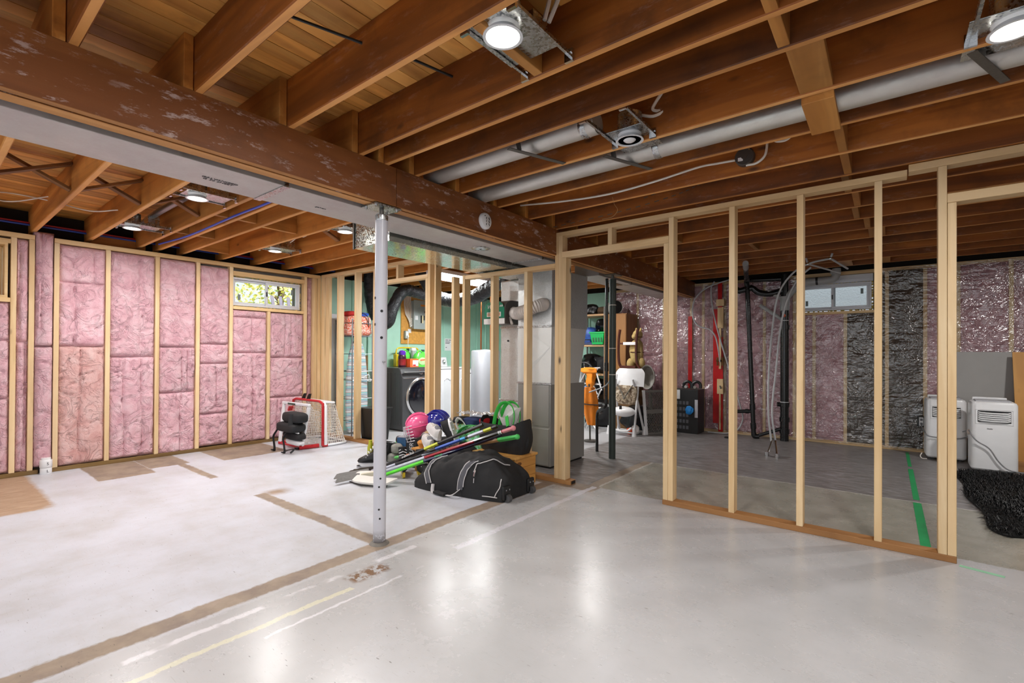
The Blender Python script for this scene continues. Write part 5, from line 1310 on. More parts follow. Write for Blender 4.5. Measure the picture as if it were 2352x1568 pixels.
MB().tube(smoothpath([bagpt(-2.97, .10, .012), (-2.95, 2.70, .012), (-2.86, 2.69, .012)], 5), .014, 8, flat=.4).tube(smoothpath([(-2.86, 2.69, .012), (-2.78, 2.695, .016), (-2.72, 2.70, .03), bagpt(-2.70, .06, .01)], 5), .010, 8, flat=.4).build('strap', PIPING, du)
MB().bar((-2.92, 2.692, .02), (-2.79, 2.692, .02), .045, .022).build('handle_wrap', plain('wrap_black', '#1c1c1d', .8), du, smooth=False, bev=.006)
zp = MB().tube([bagpt(-2.575, .50, .010), bagpt(-2.573, .42, .012), bagpt(-2.572, .34, .013)], .007, 6).tube([bagpt(-2.572, .30, .012), bagpt(-2.572, .2, .012)], .004, 6).build('zip_pull', CHROME, du)
pipingline(-2.40, -2.375, .05, .75, .02, .004); pipingline(-2.50, -2.38, .03, .05, 0, .004)
ec = MB()
for dy in (-.145, .17):
    MB().box(-2.352, -2.322, 3.05 + dy - .045, 3.05 + dy + .045, .015, .125).build('corner_guard', BLACKP, du, smooth=False, bev=.01)
    MB().cyl((-2.318, 3.05 + dy - .018, .030), (-2.318, 3.05 + dy + .018, .030), .029, n=24).build('wheel', plain('wheel_grey', '#4a4a4c', .5) if 'wheel_grey' not in bpy.data.materials else bpy.data.materials['wheel_grey'], du)
    for s in (-.02, .02): MB().cyl((-2.323, 3.05 + dy + s, .095), (-2.318, 3.05 + dy + s, .095), .006, n=8).build('rivet', CHROME, du)

# dark gear bag that carries the top of the pile
gbk = thing('equipment_bag', 'slumped black equipment bag in the middle of the hockey pile', 'bag', (-3.38, 3.38, 0))
softbox((-3.36, 3.36, .155), (.34, .17, .155), .5, 14, 30, .05, 12).build('body', BLACKF, gbk)
MB().tube(smoothpath([(-3.3, 3.17, .12), (-3.27, 3.14, .25), (-3.25, 3.2, .34)], 5), .02, 8, flat=.4).build('strap', BLACKF, gbk)

# sticks
def stick(label, heel, butt, shaft, grip=None, gl=.12, butt_c=None, toe=None, blade=None, text_=None, tcol=None, seg=None, w=.026, t=.019, bw=.062):
    H_, B_ = Vector(heel), Vector(butt); d = (B_ - H_).normalized(); L = (B_ - H_).length
    s = thing('hockey_stick', label, 'hockey stick', heel, group='hockey sticks across the black duffel')
    up = Vector((.35, -.72, .6)); up = (up - d * up.dot(d)).normalized()
    MB().bar(H_, B_, t, w, up).build('shaft', shaft, s, smooth=False, bev=.004)
    if seg:
        for a, c, m in seg: MB().bar(H_ + d * L * a, H_ + d * L * c, t + .003, w + .003, up).build('shaft_wrap', m, s, smooth=False, bev=.004)
    if grip: MB().bar(B_ - d * gl, B_ + d * .002, t + .006, w + .006, up).build('grip', grip, s, smooth=False, bev=.006)
    if butt_c: MB().ell(B_, (.023, .023, .023)).build('butt_end', butt_c, s)
    if toe:
        T = Vector(toe); k = (T - H_); side = Vector((0, 0, 1)).cross(k.normalized()); rows = []
        for i in range(13):
            q = i / 12; c = H_ + k * q + side * (.035 * q * q); hh = bw * (1 - .1 * q) * (math.sqrt(max(0.0, 1 - max(0, (q - .85) / .15) ** 2)) * .85 + .15)
            tt = .010 * (1 - .5 * q) + .002
            z0 = max(.002, c.z - .03); up2 = Vector((0, 0, 1)) * .55 + side * -.83
            rows.append([c + side * tt + up2 * .0, c - side * tt, c - side * tt + up2 * hh, c + side * tt + up2 * hh])
        b = MB().grid(rows, False, True); b.f += [(0, 1, 2, 3), tuple(48 + k_ for k_ in (3, 2, 1, 0))]; b.i += [0, 0]
        b.build('blade', blade or shaft, s, ang=50)
    if text_:
        body, a, sz = text_; p = H_ + d * L * a + up * (t / 2 + .0022) ; y_ = up.cross(d)
        n_ = d.cross(up); V = Vector((0, 0, 1.15)) - p
        if n_.dot(V) < 0: n_ = -n_
        # lettering on the face seen from the room
        nn = up if up.dot(V) > n_.dot(V) * .9 else n_
        off = (w / 2 if nn is up else t / 2) + .002
        yv = nn.cross(d)
        text('lettering', body, sz, basis(H_ + d * L * a + nn * off, d, yv), tcol, s, .0006)
    return s
BLK = plain('carbon_black', '#131417', .3, 0, .1, 30, 0, .3); NAVY = plain('navy_lacquer', '#17184a', .3, 0, .1, 30, 0, .3); PURP = plain('dark_purple_lacquer', '#272238', .3, 0, .1, 30)
BLU = plain('blue_lacquer', '#1f4fb4', .3, 0, .3, 40); SIL = plain('silver_print', '#b9bccb', .3, .3, .1, 30); REDL = plain('red_lacquer', '#a3182a', .25, 0, .1, 20, 0, .4)
TAPEG = plain('grey_blade_tape', '#6d6b69', .85, 0, .15, 40, .4); LIMEG = plain('lime_lacquer', '#58d82c', .3, 0, .1, 30); TAN = plain('tan_stick_wood', '#c99a6a', .5, 0, .12, 20)
YG = plain('yellow_green_print', '#c8cf3a', .35, 0, .25, 50); PINKG = plain('pink_grip', '#d78a90', .7, 0, .05); GGR = plain('green_grip', '#48b95a', .6, 0, .08, 40)
WTEXT = plain('white_print', '#e4e4e6', .4); GTEXT = plain('green_print', '#3fd07a', .4)
def camo():
    g = NG('brown_white_tape'); n = g.noise(g.coords(rnd=False), 70, 2, .6, 1.0); g.set(Base_Color=g.ramp(n, [(.42, hx('#7a3a26')), (.5, hx('#efe2d8'))], 'CONSTANT'), Roughness=.8); return g.m
stick('black hockey stick with white lettering, uppermost of the pile', (-3.84, 2.72, .03), (-2.80, 3.15, .53), BLK, BLK, .2, None, (-3.95, 2.55, .02), BLK, ('SHERWOOD', .36, .024), WTEXT, [(.02, .16, SIL), (.50, .62, YG)])
stick('blue hockey stick with silver and yellow-green upper shaft', (-3.83, 2.78, .03), (-2.64, 3.15, .53), BLK, BLK, .05, None, (-3.98, 2.66, .02), BLK, None, None, [(.52, .72, BLU), (.72, .76, plain('sky_print', '#3aa0d8', .3)), (.78, .90, SIL), (.90, .96, YG)])
stick('dark hockey stick with brown and white taped grip', (-3.78, 2.67, .035), (-3.05, 3.10, .35), SIL, camo(), .20, None, (-3.93, 2.40, .022), TAPEG, None, None, [(.3, .6, BLK)])
stick('red hockey stick with black top and pink butt grip', (-3.70, 2.63, .035), (-2.462, 3.15, .532), REDL, PINKG, .10, PINKG, (-3.80, 2.33, .022), TAPEG, None, None, [(.0, .40, SIL), (.74, .92, BLK), (.90, .925, WTEXT)])
stick('lime and navy hockey stick with green lettering', (-3.60, 2.60, .035), (-2.59, 3.15, .463), NAVY, PURP, .35, None, (-3.80, 2.52, .03), plain('white_blade', '#d6d2cc', .5, 0, .1), ('KOHO', .52, .024), GTEXT, [(.08, .40, LIMEG), (.0, .08, BLK)], bw=.09)
t6 = stick('tan wooden stick with bright green knobbed grip', (-3.90, 3.05, .10), (-2.42, 3.15, .464), TAN, GGR, .20, GGR, None, None, ('STOPS', .84, .02), WTEXT, [(.0, .10, plain('green_paint', '#6cc46a', .5)), (.10, .24, plain('orange_red_print', '#d8784a', .5))], w=.036)
go = thing('goalie_stick', 'white goalie stick paddle lying flat behind the white post', 'hockey stick', (-3.6, 2.53, .02))
P = []
for i in range(16):
    q = i / 15; c = Vector((-3.76, 2.50, .012)).lerp(Vector((-3.36, 2.60, .022)), q) + Vector((.0, -.03 * math.sin(PI * q), 0)); hw = .055 * (.35 + .65 * math.sin(min(1, q * 3 + .15) * PI / 2))
    P.append([c + Vector((-.2 * hw, -hw, 0)), c + Vector((.2 * hw, hw, .03)), c + Vector((.2 * hw, hw, .045)), c + Vector((-.2 * hw, -hw, .016))])
b = MB().grid(P, False, True); b.f += [(0, 1, 2, 3), (63, 62, 61, 60)]; b.i += [0, 0]
b.build('blade', plain('goalie_white', '#dad7d2', .4, 0, .08), go)
MB().bar((-3.72, 2.55, .03), (-3.55, 2.68, .06), .028, .08, (0, 0, 1)).build('paddle', plain('cream_paddle', '#cfc8b4', .5), go, smooth=False, bev=.004)
MB().tube([(-3.76, 2.455, .01), (-3.56, 2.44, .012), (-3.36, 2.55, .014)], .006, 6).build('edge_tape', BLACKP, go)
tag(MB().bar((-4.06, 2.70, .02), (-3.93, 2.71, .022), .03, .022).build('puck_stick_end', BLK, smooth=False, bev=.004), 'short black stick end lying left of the white post', 'stick')

# skates, gloves, ball, boxes
def skate(loc, rz, label, boot, sole, wheels):
    t = thing('skate', label, 'skate', loc, (0, 0, rz), 'ice and inline skates by the white post')
    P = []
    for k, (cx_, ln, wd, z) in enumerate(((.02, .135, .038, .07), (.025, .140, .043, .085), (.02, .130, .042, .11), (-.01, .10, .038, .14), (-.045, .068, .035, .17), (-.055, .060, .036, .21), (-.06, .064, .040, .25), (-.06, .05, .03, .255), (-.058, .045, .026, .20))):
        P.append([(cx_ + ln * math.copysign(abs(math.cos(a)) ** .8, math.cos(a)), wd * math.sin(a), z + (.012 * math.cos(a) if k in (6, 7) else 0)) for a in [2 * PI * j / 20 for j in range(20)]])
    b = MB().grid(P, False, True); b.f += [tuple(range(20)), tuple(160 + j for j in reversed(range(20)))]; b.i += [0, 0]; b.build('boot', boot, t, local=True)
    if wheels:
        for k in range(4): MB().cyl((-.10 + k * .075, -.011, .035), (-.10 + k * .075, .011, .035), .034, n=18).build('wheel', wheels, t, local=True)
        MB().box(-.12, .15, -.014, .014, .04, .075).build('frame', sole, t, smooth=False, local=True)
    else:
        MB().box(-.12, .17, -.0025, .0025, .002, .045).build('blade_runner', CHROME, t, smooth=False, local=True)
        MB().prism([(-.12, .07), (.17, .07), (.12, .03), (-.08, .03)], 1, -.018, .018).build('holder', sole, t, smooth=False, local=True, bev=.004)
    for k in range(6): MB().tube([(.075 - k * .016, -.036, .12 + k * .022), (.105 - k * .022, 0, .128 + k * .024), (.075 - k * .016, .036, .12 + k * .022)], .004, 6).build('lace', WHITEP, t, local=True)
    return t
skate((-4.02, 2.90, 0), -2.3, 'black hockey skate with white laces left of the white post', BLACKP, WHITEP, None)
skate((-3.99, 3.0, 0), -2.0, 'black hockey skate half hidden by the white post', BLACKP, WHITEP, None)
skate((-3.62, 2.93, 0), -.6, 'black inline skate with yellow wheels under the sticks', BLACKF, BLACKP, YEL)
skate((-3.40, 2.98, 0), -.4, 'second black inline skate close to the duffel', BLACKF, BLACKP, YEL)
tag(MB().lathe([(.028, 0), (.03, .01), (.03, .20), (.018, .24), (.018, .27)], (-4.13, 2.93, .0), 18).build('bottle', plain('olive_plastic', '#a3a51e', .35)), 'olive yellow water bottle just left of the white post', 'bottle')
def glove(c, rz, label, m):
    t = thing('hockey_glove', label, 'glove', c, (0, 0, rz))
    softbox((0, 0, .05), (.085, .06, .05), .6, 10, 20, .04, 3).build('cuff', m, t, local=True)
    for k in range(4): MB().tube(smoothpath([(.06, -.045 + k * .03, .06), (.12, -.05 + k * .033, .055), (.155, -.05 + k * .033, .025)], 4), [.019] * 4 + [.018] * 5, 10).ell((.157, -.05 + k * .033, .022), (.018, .018, .018), 6, 8).build('finger', m, t, local=True)
    MB().tube(smoothpath([(.0, .055, .05), (.05, .085, .05), (.09, .085, .035)], 4), .019, 10).build('thumb', m, t, local=True)
    return t
GRYG = plain('grey_glove_leather', '#8b8a83', .7, 0, .3, 30, .3)
glove((-3.93, 3.10, .14), 2.6, 'grey hockey glove on the pile right of the white post', GRYG)
glove((-3.95, 3.08, .05), 1.9, 'lower grey hockey glove under the first one', GRYG)
tag(softbox((-3.93, 3.2, .235), (.11, .06, .045), .7, 10, 20, .05, 21, Matrix.Rotation(.35, 3, 'Y')).build('shin_pad', BLACKF), 'black curved shin pad leaning above the grey gloves', 'pad')
tag(MB().ell((-4.03, 3.25, .12), (.12, .12, .12), 16, 24).build('ball', plain('green_ball', '#4fc96b', .6, 0, .06)), 'bright green ball beside the dark blue shoe box', 'ball')
tag(MB().ell((-4.0, 3.42, .20), (.035, .035, .035)).build('ball', plain('red_ball', '#c22a24', .4)), 'small red ball behind the green ball', 'ball')
tag(MB().ell((-3.93, 3.42, .08), (.08, .08, .08)).build('ball', GRYG), 'grey ball under the small red ball', 'ball')
sx = thing('skate_box', 'black and blue skate box with white BAUER lettering', 'box', (-3.93, 3.30, 0))
R_ = Matrix.Translation((-3.88, 3.29, 0)) @ Matrix.Rotation(.35, 4, 'Z')
bxm = MB().box(-.11, .11, -.15, .15, 0, .30)
bxm.xf(R_).build('carton', plain('box_black', '#15161b', .45, 0, .1), sx, smooth=False, bev=.003)
MB().box(-.111, -.01, -.1515, -.150, .003, .297).xf(R_).build('blue_panel', plain('box_blue', '#1f4b72', .4, 0, .35, 12), sx, smooth=False)
MB().box(-.112, .112, -.152, .152, .296, .302).xf(R_).build('lid_edge', plain('box_grey', '#8b8a90', .5), sx, smooth=False)
Mt = R_ @ basis((.055, -.152, .155), (0, 0, 1), (-1, 0, 0))
text('lettering', 'BAUER', .062, Mt, WTEXT, sx, .0008, shear=.2)
nw = thing('newel_post', 'short pine newel post with round ball cap in the pile', 'newel post', (-3.66, 3.14, 0))
x, y = -3.61, 3.17
MB().box(x - .055, x + .055, y - .055, y + .055, 0, .205).build('post', BOXWOOD, nw, smooth=False, bev=.003)
MB().box(x - .08, x + .08, y - .08, y + .08, .205, .225).build('cap_plate', BOXWOOD, nw, smooth=False, bev=.004)
MB().lathe([(.036, .225), (.042, .245), (.052, .262), (.056, .272), (.052, .285), (.036, .297), (0, .304)], (x, y, 0), 32).build('ball_cap', plain('varnished_pine', '#c98a3e', .3, 0, .15, 18, 0, .3), nw)
# helmets
def helmet(c, rot, shell, label, cage=False, face=None):
    t = thing('hockey_helmet', label, 'helmet', c, rot)
    MB().ell((0, 0, .0), (.135, .105, .105), 14, 28, lambda d: 1 if d.z > -.35 else .96).build('shell', shell, t, local=True)
    for k in (-1, 0, 1): MB().tube([(.125 * math.cos(a), .045 * k, .112 * math.sin(a) * (1 - .10 * abs(k))) for a in [.25 + 2.5 * i / 10 for i in range(11)]], .009, 8).build('ridge', shell, t, local=True)
    MB().tube([(.137 * math.cos(a), .108 * math.sin(a), -.025) for a in [2 * PI * i / 28 for i in range(28)]], .007, 8, True).build('rim', shell, t, local=True)
    MB().cyl((.02, -.106, .0), (.02, -.112, .0), .012, n=12).build('ear_screw', CHROME, t, local=True)
    if cage:
        o = MB().ell((.05, 0, -.055), (.085, .075, .085), 10, 20).build('face_liner', face, t, local=True)
        b = MB()
        for k in range(6):
            z = -.15 + k * .03; b.tube([(.06 + .105 * math.cos(a) * (1 - .12 * abs(z + .07) / .08), .098 * math.sin(a), z) for a in [-1.5 + 3.0 * i / 12 for i in range(13)]], .0035, 6)
        for k in range(5):
            a = -1.1 + k * .55; b.tube([(.06 + .107 * math.cos(a) * (1 - .12 * abs(z + .07) / .08), .10 * math.sin(a), z) for z in (-.155, -.11, -.07, -.03, .005)], .0035, 6)
        b.build('cage', plain('cage_white_wire', '#cfced4', .3, .4), t, local=True)
    return t
BLUEH = plain('glossy_blue', '#131f86', .15, 0, .08, 12, 0, 1.0); PINKH = plain('glossy_pink', '#ee5f94', .25, 0, .08, 12, 0, .6)
helmet((-3.64, 3.39, .46), (.15, -.10, .2), BLUEH, 'glossy royal blue hockey helmet on top of the pile')
helmet((-3.78, 3.26, .43), (.1, .22, -2.3), PINKH, 'pink hockey helmet with white wire cage on the skate box', True, PINKH)
# shoes
def shoe(c, rz, tilt, m, label, spikes=False):
    t = thing('shoe', label, 'shoe', c, (0, tilt, rz))
    P = []
    for k in range(16):
        q = k / 15; xx = -.14 + .28 * q; hw = .045 * (.75 + .35 * math.sin(q * 2.6)) * (math.sqrt(max(.02, 1 - max(0, (q - .8) / .2) ** 2))) * math.sqrt(min(1, q * 8 + .15)); h = .095 - .02 * q if q < .35 else .088 - .055 * (q - .35) / .65
        P.append([(xx, hw * math.copysign(abs(math.cos(a)) ** .7, math.cos(a)), .012 + h * (max(math.sin(a), 0)) ** .7) for a in [PI * j / 14 for j in range(15)]])
    b = MB().grid(P); b.f += [tuple(range(15)), tuple(225 + j for j in reversed(range(15))), tuple([i * 15 for i in range(16)] + [i * 15 + 14 for i in reversed(range(16))])]; b.i += [0, 0, 0]
    b.build('upper', m, t, local=True)
    MB().ell((-.075, 0, .098), (.045, .028, .012), 8, 16).build('opening', GREYF, t, local=True)
    P = [[( -.145 + .29 * i / 12, s * .047 * math.sin(min(1, i / 12 * 3 + .25) * PI / 2) * math.sqrt(max(.05, 1 - max(0, (i / 12 - .8) / .2) ** 2)), z) for s, z in ((-1, 0), (1, 0), (1, .018), (-1, .018))] for i in range(13)]
    b = MB().grid(P, False, True); b.f += [(0, 1, 2, 3), (51, 50, 49, 48)]; b.i += [0, 0]; b.build('sole', WHITEP, t, local=True)
    for k in range(5): MB().tube(smoothpath([(-.02 + k * .022, -.03, .088 - k * .008), (-.01 + k * .022, 0, .100 - k * .009), (-.02 + k * .022, .03, .088 - k * .008)], 3), .0035, 6).build('lace', WIREW, t, local=True)
    if spikes:
        for k in range(7): MB().cyl((-.11 + k * .038, .03 * (-1) ** k, 0), (-.11 + k * .038, .03 * (-1) ** k, -.014), .008, .005, 8).build('stud', WHITEP, t, local=True)
    return t
SHW = plain('grey_white_leather', '#cbc8c6', .6, 0, .08, 20, .1)
shoe((-3.43, 3.15, .385), 2.75, -.35, SHW, 'grey white sneaker lying on the pile below the blue helmet')
shoe((-3.46, 3.10, .285), 2.6, -.30, SHW, 'lower white sneaker with loose laces under the first one')
shoe((-3.22, 3.22, .405), 3.6, 1.9, BLACKF, 'black cleat with white studs turned on its side', True)
MBt = MB().tube(smoothpath([(-3.25, 3.30, .42), (-3.29, 3.31, .48), (-3.27, 3.32, .525), (-3.22, 3.33, .50), (-3.17, 3.34, .44)], 6), [.012] * 8 + [.02] * 9 + [.012] * 8, 10, flat=.5)
tag(MBt.build('skate_guard', SHW), 'curved white blade guard sticking up from the pile', 'skate guard')
# green shopping bag with clothes
def leafy():
    g = NG('green_print_bag'); n = g.noise(g.coords(rnd=False), 9, 3, .6, 1.5); g.set(Base_Color=g.ramp(n, [(.36, hx('#1f6b35')), (.46, hx('#6cc777')), (.54, hx('#9fd6c4')), (.62, hx('#d9d23f')), (.68, hx('#3f9a4c'))], 'CONSTANT'), Roughness=.5); return g.m
gb_ = thing('shopping_bag', 'green printed shopping bag stuffed with clothes', 'bag', (-3.17, 3.42, 0))
softbox((-3.16, 3.43, .24), (.185, .10, .24), .35, 14, 28, .03, 31).build('body', leafy(), gb_)
MB().tube(smoothpath([(-3.27, 3.325, .38), (-3.22, 3.315, .43), (-3.13, 3.31, .47), (-3.05, 3.315, .475), (-3.0, 3.325, .46)], 6), .022, 8, flat=.3).build('handle', plain('green_strap', '#4bb45e', .6), gb_)
for i, (c, r, col, lab) in enumerate((((-3.30, 3.40, .50), (.07, .08, .035), '#17161a', 'crumpled black shirt in the green shopping bag'), ((-3.15, 3.42, .50), (.10, .08, .04), '#1c2a52', 'navy jersey folded in the green shopping bag'), ((-3.02, 3.42, .51), (.04, .05, .035), '#c61f2a', 'red cloth end in the green shopping bag'))):
    tag(softbox(c, r, .6, 10, 22, .1, 40 + i).build('garment', plain('garment_%d' % i, col, .85, 0, .2, 25, .2)), lab, 'clothing', 'clothes in the green bag')
g = NG('crinkled_clear_plastic'); tr_ = g.node('ShaderNodeBsdfTransparent'); gl_ = g.node('ShaderNodeBsdfGlossy', {'Roughness': .15}); df_ = g.node('ShaderNodeBsdfDiffuse', {'Color': (.8, .8, .82, 1)})
m1 = g.node('ShaderNodeMixShader', {0: .35}); g.l.new(tr_.outputs[0], m1.inputs[1]); g.l.new(gl_.outputs[0], m1.inputs[2]); m2 = g.node('ShaderNodeMixShader', {0: .25}); g.l.new(m1.outputs[0], m2.inputs[1]); g.l.new(df_.outputs[0], m2.inputs[2]); g.l.new(m2.outputs[0], g.out.inputs[0])
CRINK = g.m
P = [[(-3.34 + .44 * i / 30, 3.36 + .14 * j / 10, .545 + .03 * float(vnoise(i * .55, j * .8, 0, 5)) + .02 * float(vnoise(i * 1.3, j * 1.7, 0, 8)) + .02 * i / 30) for j in range(11)] for i in range(31)]
tag(MB().sheet(P, .002).build('plastic_wrap', CRINK, smooth=False), 'crumpled clear plastic wrap over the clothes in the green bag', 'plastic wrap')
# ------------------------------------------------------------------ back storage corner
sh = thing('storage_shelf', 'open storage shelf loaded with bags behind the furnace', 'shelf', (-3.95, 7.35, 0))
SHW_ = plain('shelf_edge_wood', '#c9a075', .6, 0, .1)
for z in (1.80, 1.285, .80, .30): MB().box(-4.25, -3.68, 7.15, 7.58, z, z + .03).build('shelf_board', SHW_, sh, smooth=False, bev=.002)
for x in (-4.24, -3.69):
    for y in (7.16, 7.57): MB().box(x - .012, x + .012, y - .012, y + .012, 0, 1.95).build('upright', STEELD, sh, smooth=False)
MB().cyl((-4.24, 7.15, 1.40), (-3.69, 7.15, 1.40), .008, n=8).build('front_rail', BLACKP, sh)
BAGP = plain('black_plastic_film', '#121214', .22, 0, .2, 12, .8)
def lump(name, label, cat, c, r, m, seed, e=.7, wob=.12, group=None):
    return tag(softbox(c, r, e, 14, 28, wob, seed).build(name, m), label, cat, group)
lump('helmet', 'black sports helmet on the top board of the storage shelf', 'helmet', (-4.02, 7.32, 1.925), (.12, .10, .095), BLACKP, 51)
lump('cushion', 'brown cushion beside the black helmet on the top board', 'cushion', (-3.80, 7.38, 1.90), (.12, .12, .07), plain('brown_cushion', '#5a4632', .8), 52)
lump('sleeping_bag', 'blue nylon sleeping bag stuffed on the middle board of the shelf', 'sleeping bag', (-4.05, 7.33, 1.47), (.16, .16, .155), plain('blue_nylon', '#3a5fae', .35, 0, .45, 14, .8), 53, .8, .16)
lump('garbage_bag', 'shiny black garbage bag on the middle board above the green bin', 'bag', (-3.84, 7.40, 1.64), (.13, .12, .13), BAGP, 54, .8, .2)
gbn = thing('storage_bin', 'bright green plastic bin on the middle board of the shelf', 'bin', (-3.80, 7.24, 1.32))
P = [[(-3.80 + sx * (.10 + .03 * q), 7.20 + sy * (.08 + .02 * q), 1.32 + .19 * q) for sx, sy in ((-1, -1), (1, -1), (1, 1), (-1, 1))] for q in (0, 1)]
b = MB().grid(P, False, True); b.f.append((0, 1, 2, 3)); b.i.append(0)
GB = plain('green_bin_plastic', '#19b55c', .35, 0, .05); b.build('body', GB, gbn, smooth=False, bev=.006)
MB().box(-3.945, -3.655, 7.09, 7.31, 1.505, 1.53).build('rim', GB, gbn, smooth=False, bev=.005)
for k in range(4): MB().box(-3.885 + k * .05, -3.855 + k * .05, 7.108, 7.116, 1.36, 1.46).build('slot', plain('bin_slot', '#0b5a2c', .5) if k == 0 else bpy.data.materials['bin_slot'], gbn, smooth=False)
lump('blanket', 'blue grey blanket folded under the green bin', 'blanket', (-3.95, 7.30, 1.335), (.22, .14, .03), plain('blue_grey_cloth', '#4b577e', .8, 0, .3, 16, .4), 55, .6, .05)
lump('garbage_bag', 'black garbage bag on the lower board of the shelf', 'bag', (-4.02, 7.33, 1.0), (.17, .16, .17), BAGP, 56, .8, .2)
lump('duffel_bag', 'black duffel with white print on the lower board near the dark post', 'duffel bag', (-3.80, 7.36, .98), (.12, .14, .14), BLACKF, 57, .7, .1)
lump('garbage_bag', 'black garbage bag on the bottom board of the shelf', 'bag', (-3.95, 7.34, .55), (.24, .17, .2), BAGP, 58, .8, .15)
stw = thing('stroller_wheel', 'large spoked black wheel in front of the storage shelf', 'wheel', (-3.98, 7.0, .82))
MB().tube([(-3.98 + .17 * math.cos(a), 7.0, .85 + .17 * math.sin(a)) for a in [2 * PI * k / 32 for k in range(32)]], .018, 10, True).build('tyre', BLACKP, stw)
for k in range(8):
    a = 2 * PI * k / 8; MB().cyl((-3.98, 7.0, .85), (-3.98 + .16 * math.cos(a), 7.0, .85 + .16 * math.sin(a)), .005, n=6).build('spoke', CHROME, stw)
MB().cyl((-3.98, 6.97, .85), (-3.98, 7.03, .85), .03, n=14).build('hub', BLACKP, stw)
MB().tube([(-3.98, 7.02, .85), (-3.98, 7.06, .0)], .010, 6).build('support', BLACKP, stw)
# cabinet
cb = thing('cabinet', 'tall plain brown cabinet behind the dark steel post', 'cabinet', (-3.45, 7.3, 0))
CBW = wood('cabinet_veneer', 2, '#a9763a', '#97652d', '#7e5122', .5, (.98, 1.02), 0, .1, '#5a3717')
MB().box(-3.66, -3.27, 7.10, 7.50, 0, 1.815).build('carcass', CBW, cb, smooth=False, bev=.003)
MB().box(-3.655, -3.275, 7.085, 7.0995, .05, 1.80).build('door', CBW, cb, smooth=False, bev=.003)
MB().cyl((-3.64, 7.085, .95), (-3.64, 7.07, .95), .010, n=10).build('knob', CHROME, cb)
lp = thing('lampshade', 'grey drum lampshade lying on its side on the brown cabinet', 'lampshade', (-3.50, 7.25, 1.93))
MB().tube([(-3.62, 7.22, 1.925), (-3.44, 7.12, 1.925)], [.09, .105], 28, caps=False).build('drum', plain('shade_grey', '#a7a19a', .8), lp)
MB().cyl((-3.455, 7.128, 1.925), (-3.45, 7.125, 1.925), .098, n=28).build('opening', BLACKP, lp)
# crib of white frames, orange cloths
dk = thing('drying_rack', 'folded white tube drying rack in front of the storage shelf', 'drying rack', (-3.7, 6.5, 0))
WT = plain('white_tube', '#d2d2d4', .35, .1, .04)
tubes = [((-3.75, 6.62, .02), (-3.38, 6.45, .62)), ((-3.35, 6.30, .01), (-3.75, 6.55, .60)), ((-3.80, 6.5, .30), (-3.36, 6.42, .36)), ((-3.78, 6.6, .93), (-3.42, 6.5, .95)), ((-3.72, 6.55, .95), (-3.45, 6.48, .55)), ((-3.45, 6.5, .95), (-3.75, 6.58, .60)),
         ((-3.86, 6.6, .70), (-3.40, 6.5, .70)), ((-3.86, 6.62, .66), (-3.66, 6.55, .94)), ((-3.50, 6.5, .93), (-3.34, 6.4, .62)), ((-3.8, 6.55, .12), (-3.4, 6.4, .5)), ((-3.62, 6.4, .28), (-3.32, 6.25, .02)), ((-3.48, 6.35, .24), (-3.62, 6.45, .02))]
for p0, p1 in tubes: MB().cyl(p0, p1, .011, n=8).build('tube', WT, dk)
lump('towel', 'bright orange cloth draped over the white drying rack', 'cloth', (-3.60, 6.49, .905), (.13, .06, .05), plain('orange_cloth', '#ef8c1c', .8, 0, .15, 18, .3), 61, .7, .15)
lump('towel', 'orange cloth hanging down inside the white drying rack', 'cloth', (-3.58, 6.50, .78), (.07, .05, .13), bpy.data.materials['orange_cloth'], 62, .7, .15)
lump('toy', 'small blue toy hanging in the white drying rack', 'toy', (-3.66, 6.5, .60), (.05, .03, .07), plain('toy_blue', '#1d6aa8', .4), 63, .8, .1)
lump('container', 'pale storage bag behind the drying rack near the furnace', 'bag', (-3.95, 6.72, .62), (.13, .10, .30), plain('pale_clear_bag', '#a9b0b4', .4, 0, .3, 14, .4), 64, .6, .06)
lump('garbage_bag', 'black garbage bag on the floor behind the drying rack', 'bag', (-3.62, 6.95, .22), (.26, .16, .22), BAGP, 65, .8, .15)
og = thing('sunshade', 'orange folded sunshade strapped upright beside the furnace', 'sunshade', (-3.10, 5.62, 0))
P = []
for k in range(15):
    q = k / 14; z = .22 + .50 * q; w = .018 + .085 * math.sin(PI * min(1, q * .72 + .12)) ** .8; cx_ = -3.08 - .03 * q
    P.append([(cx_ + w * math.cos(a) * (1 + .10 * math.sin(4 * a)), 5.62 + w * .55 * math.sin(a) * (1 + .2 * math.sin(5 * a)), z) for a in [2 * PI * j / 28 for j in range(28)]])
b = MB().grid(P, False, True); b.f += [tuple(range(28)), tuple(14 * 28 + j for j in reversed(range(28)))]; b.i += [0, 0]
b.build('canopy', plain('orange_nylon', '#f08712', .55, 0, .12, 10, .2), og, ang=60)
MB().tube([(-3.10, 5.62, 0), (-3.12, 5.62, .76)], .012, 8).build('pole', STEELD, og)
MB().tube(smoothpath([(-3.22, 5.60, .50), (-3.10, 5.55, .495), (-2.98, 5.58, .495), (-2.93, 5.62, .50)], 4), .014, 8, flat=.5).build('strap', BLACKF, og)
MB().cyl((-3.09, 5.62, 0), (-3.09, 5.62, .02), .09, n=24).build('base', STEELD, og)
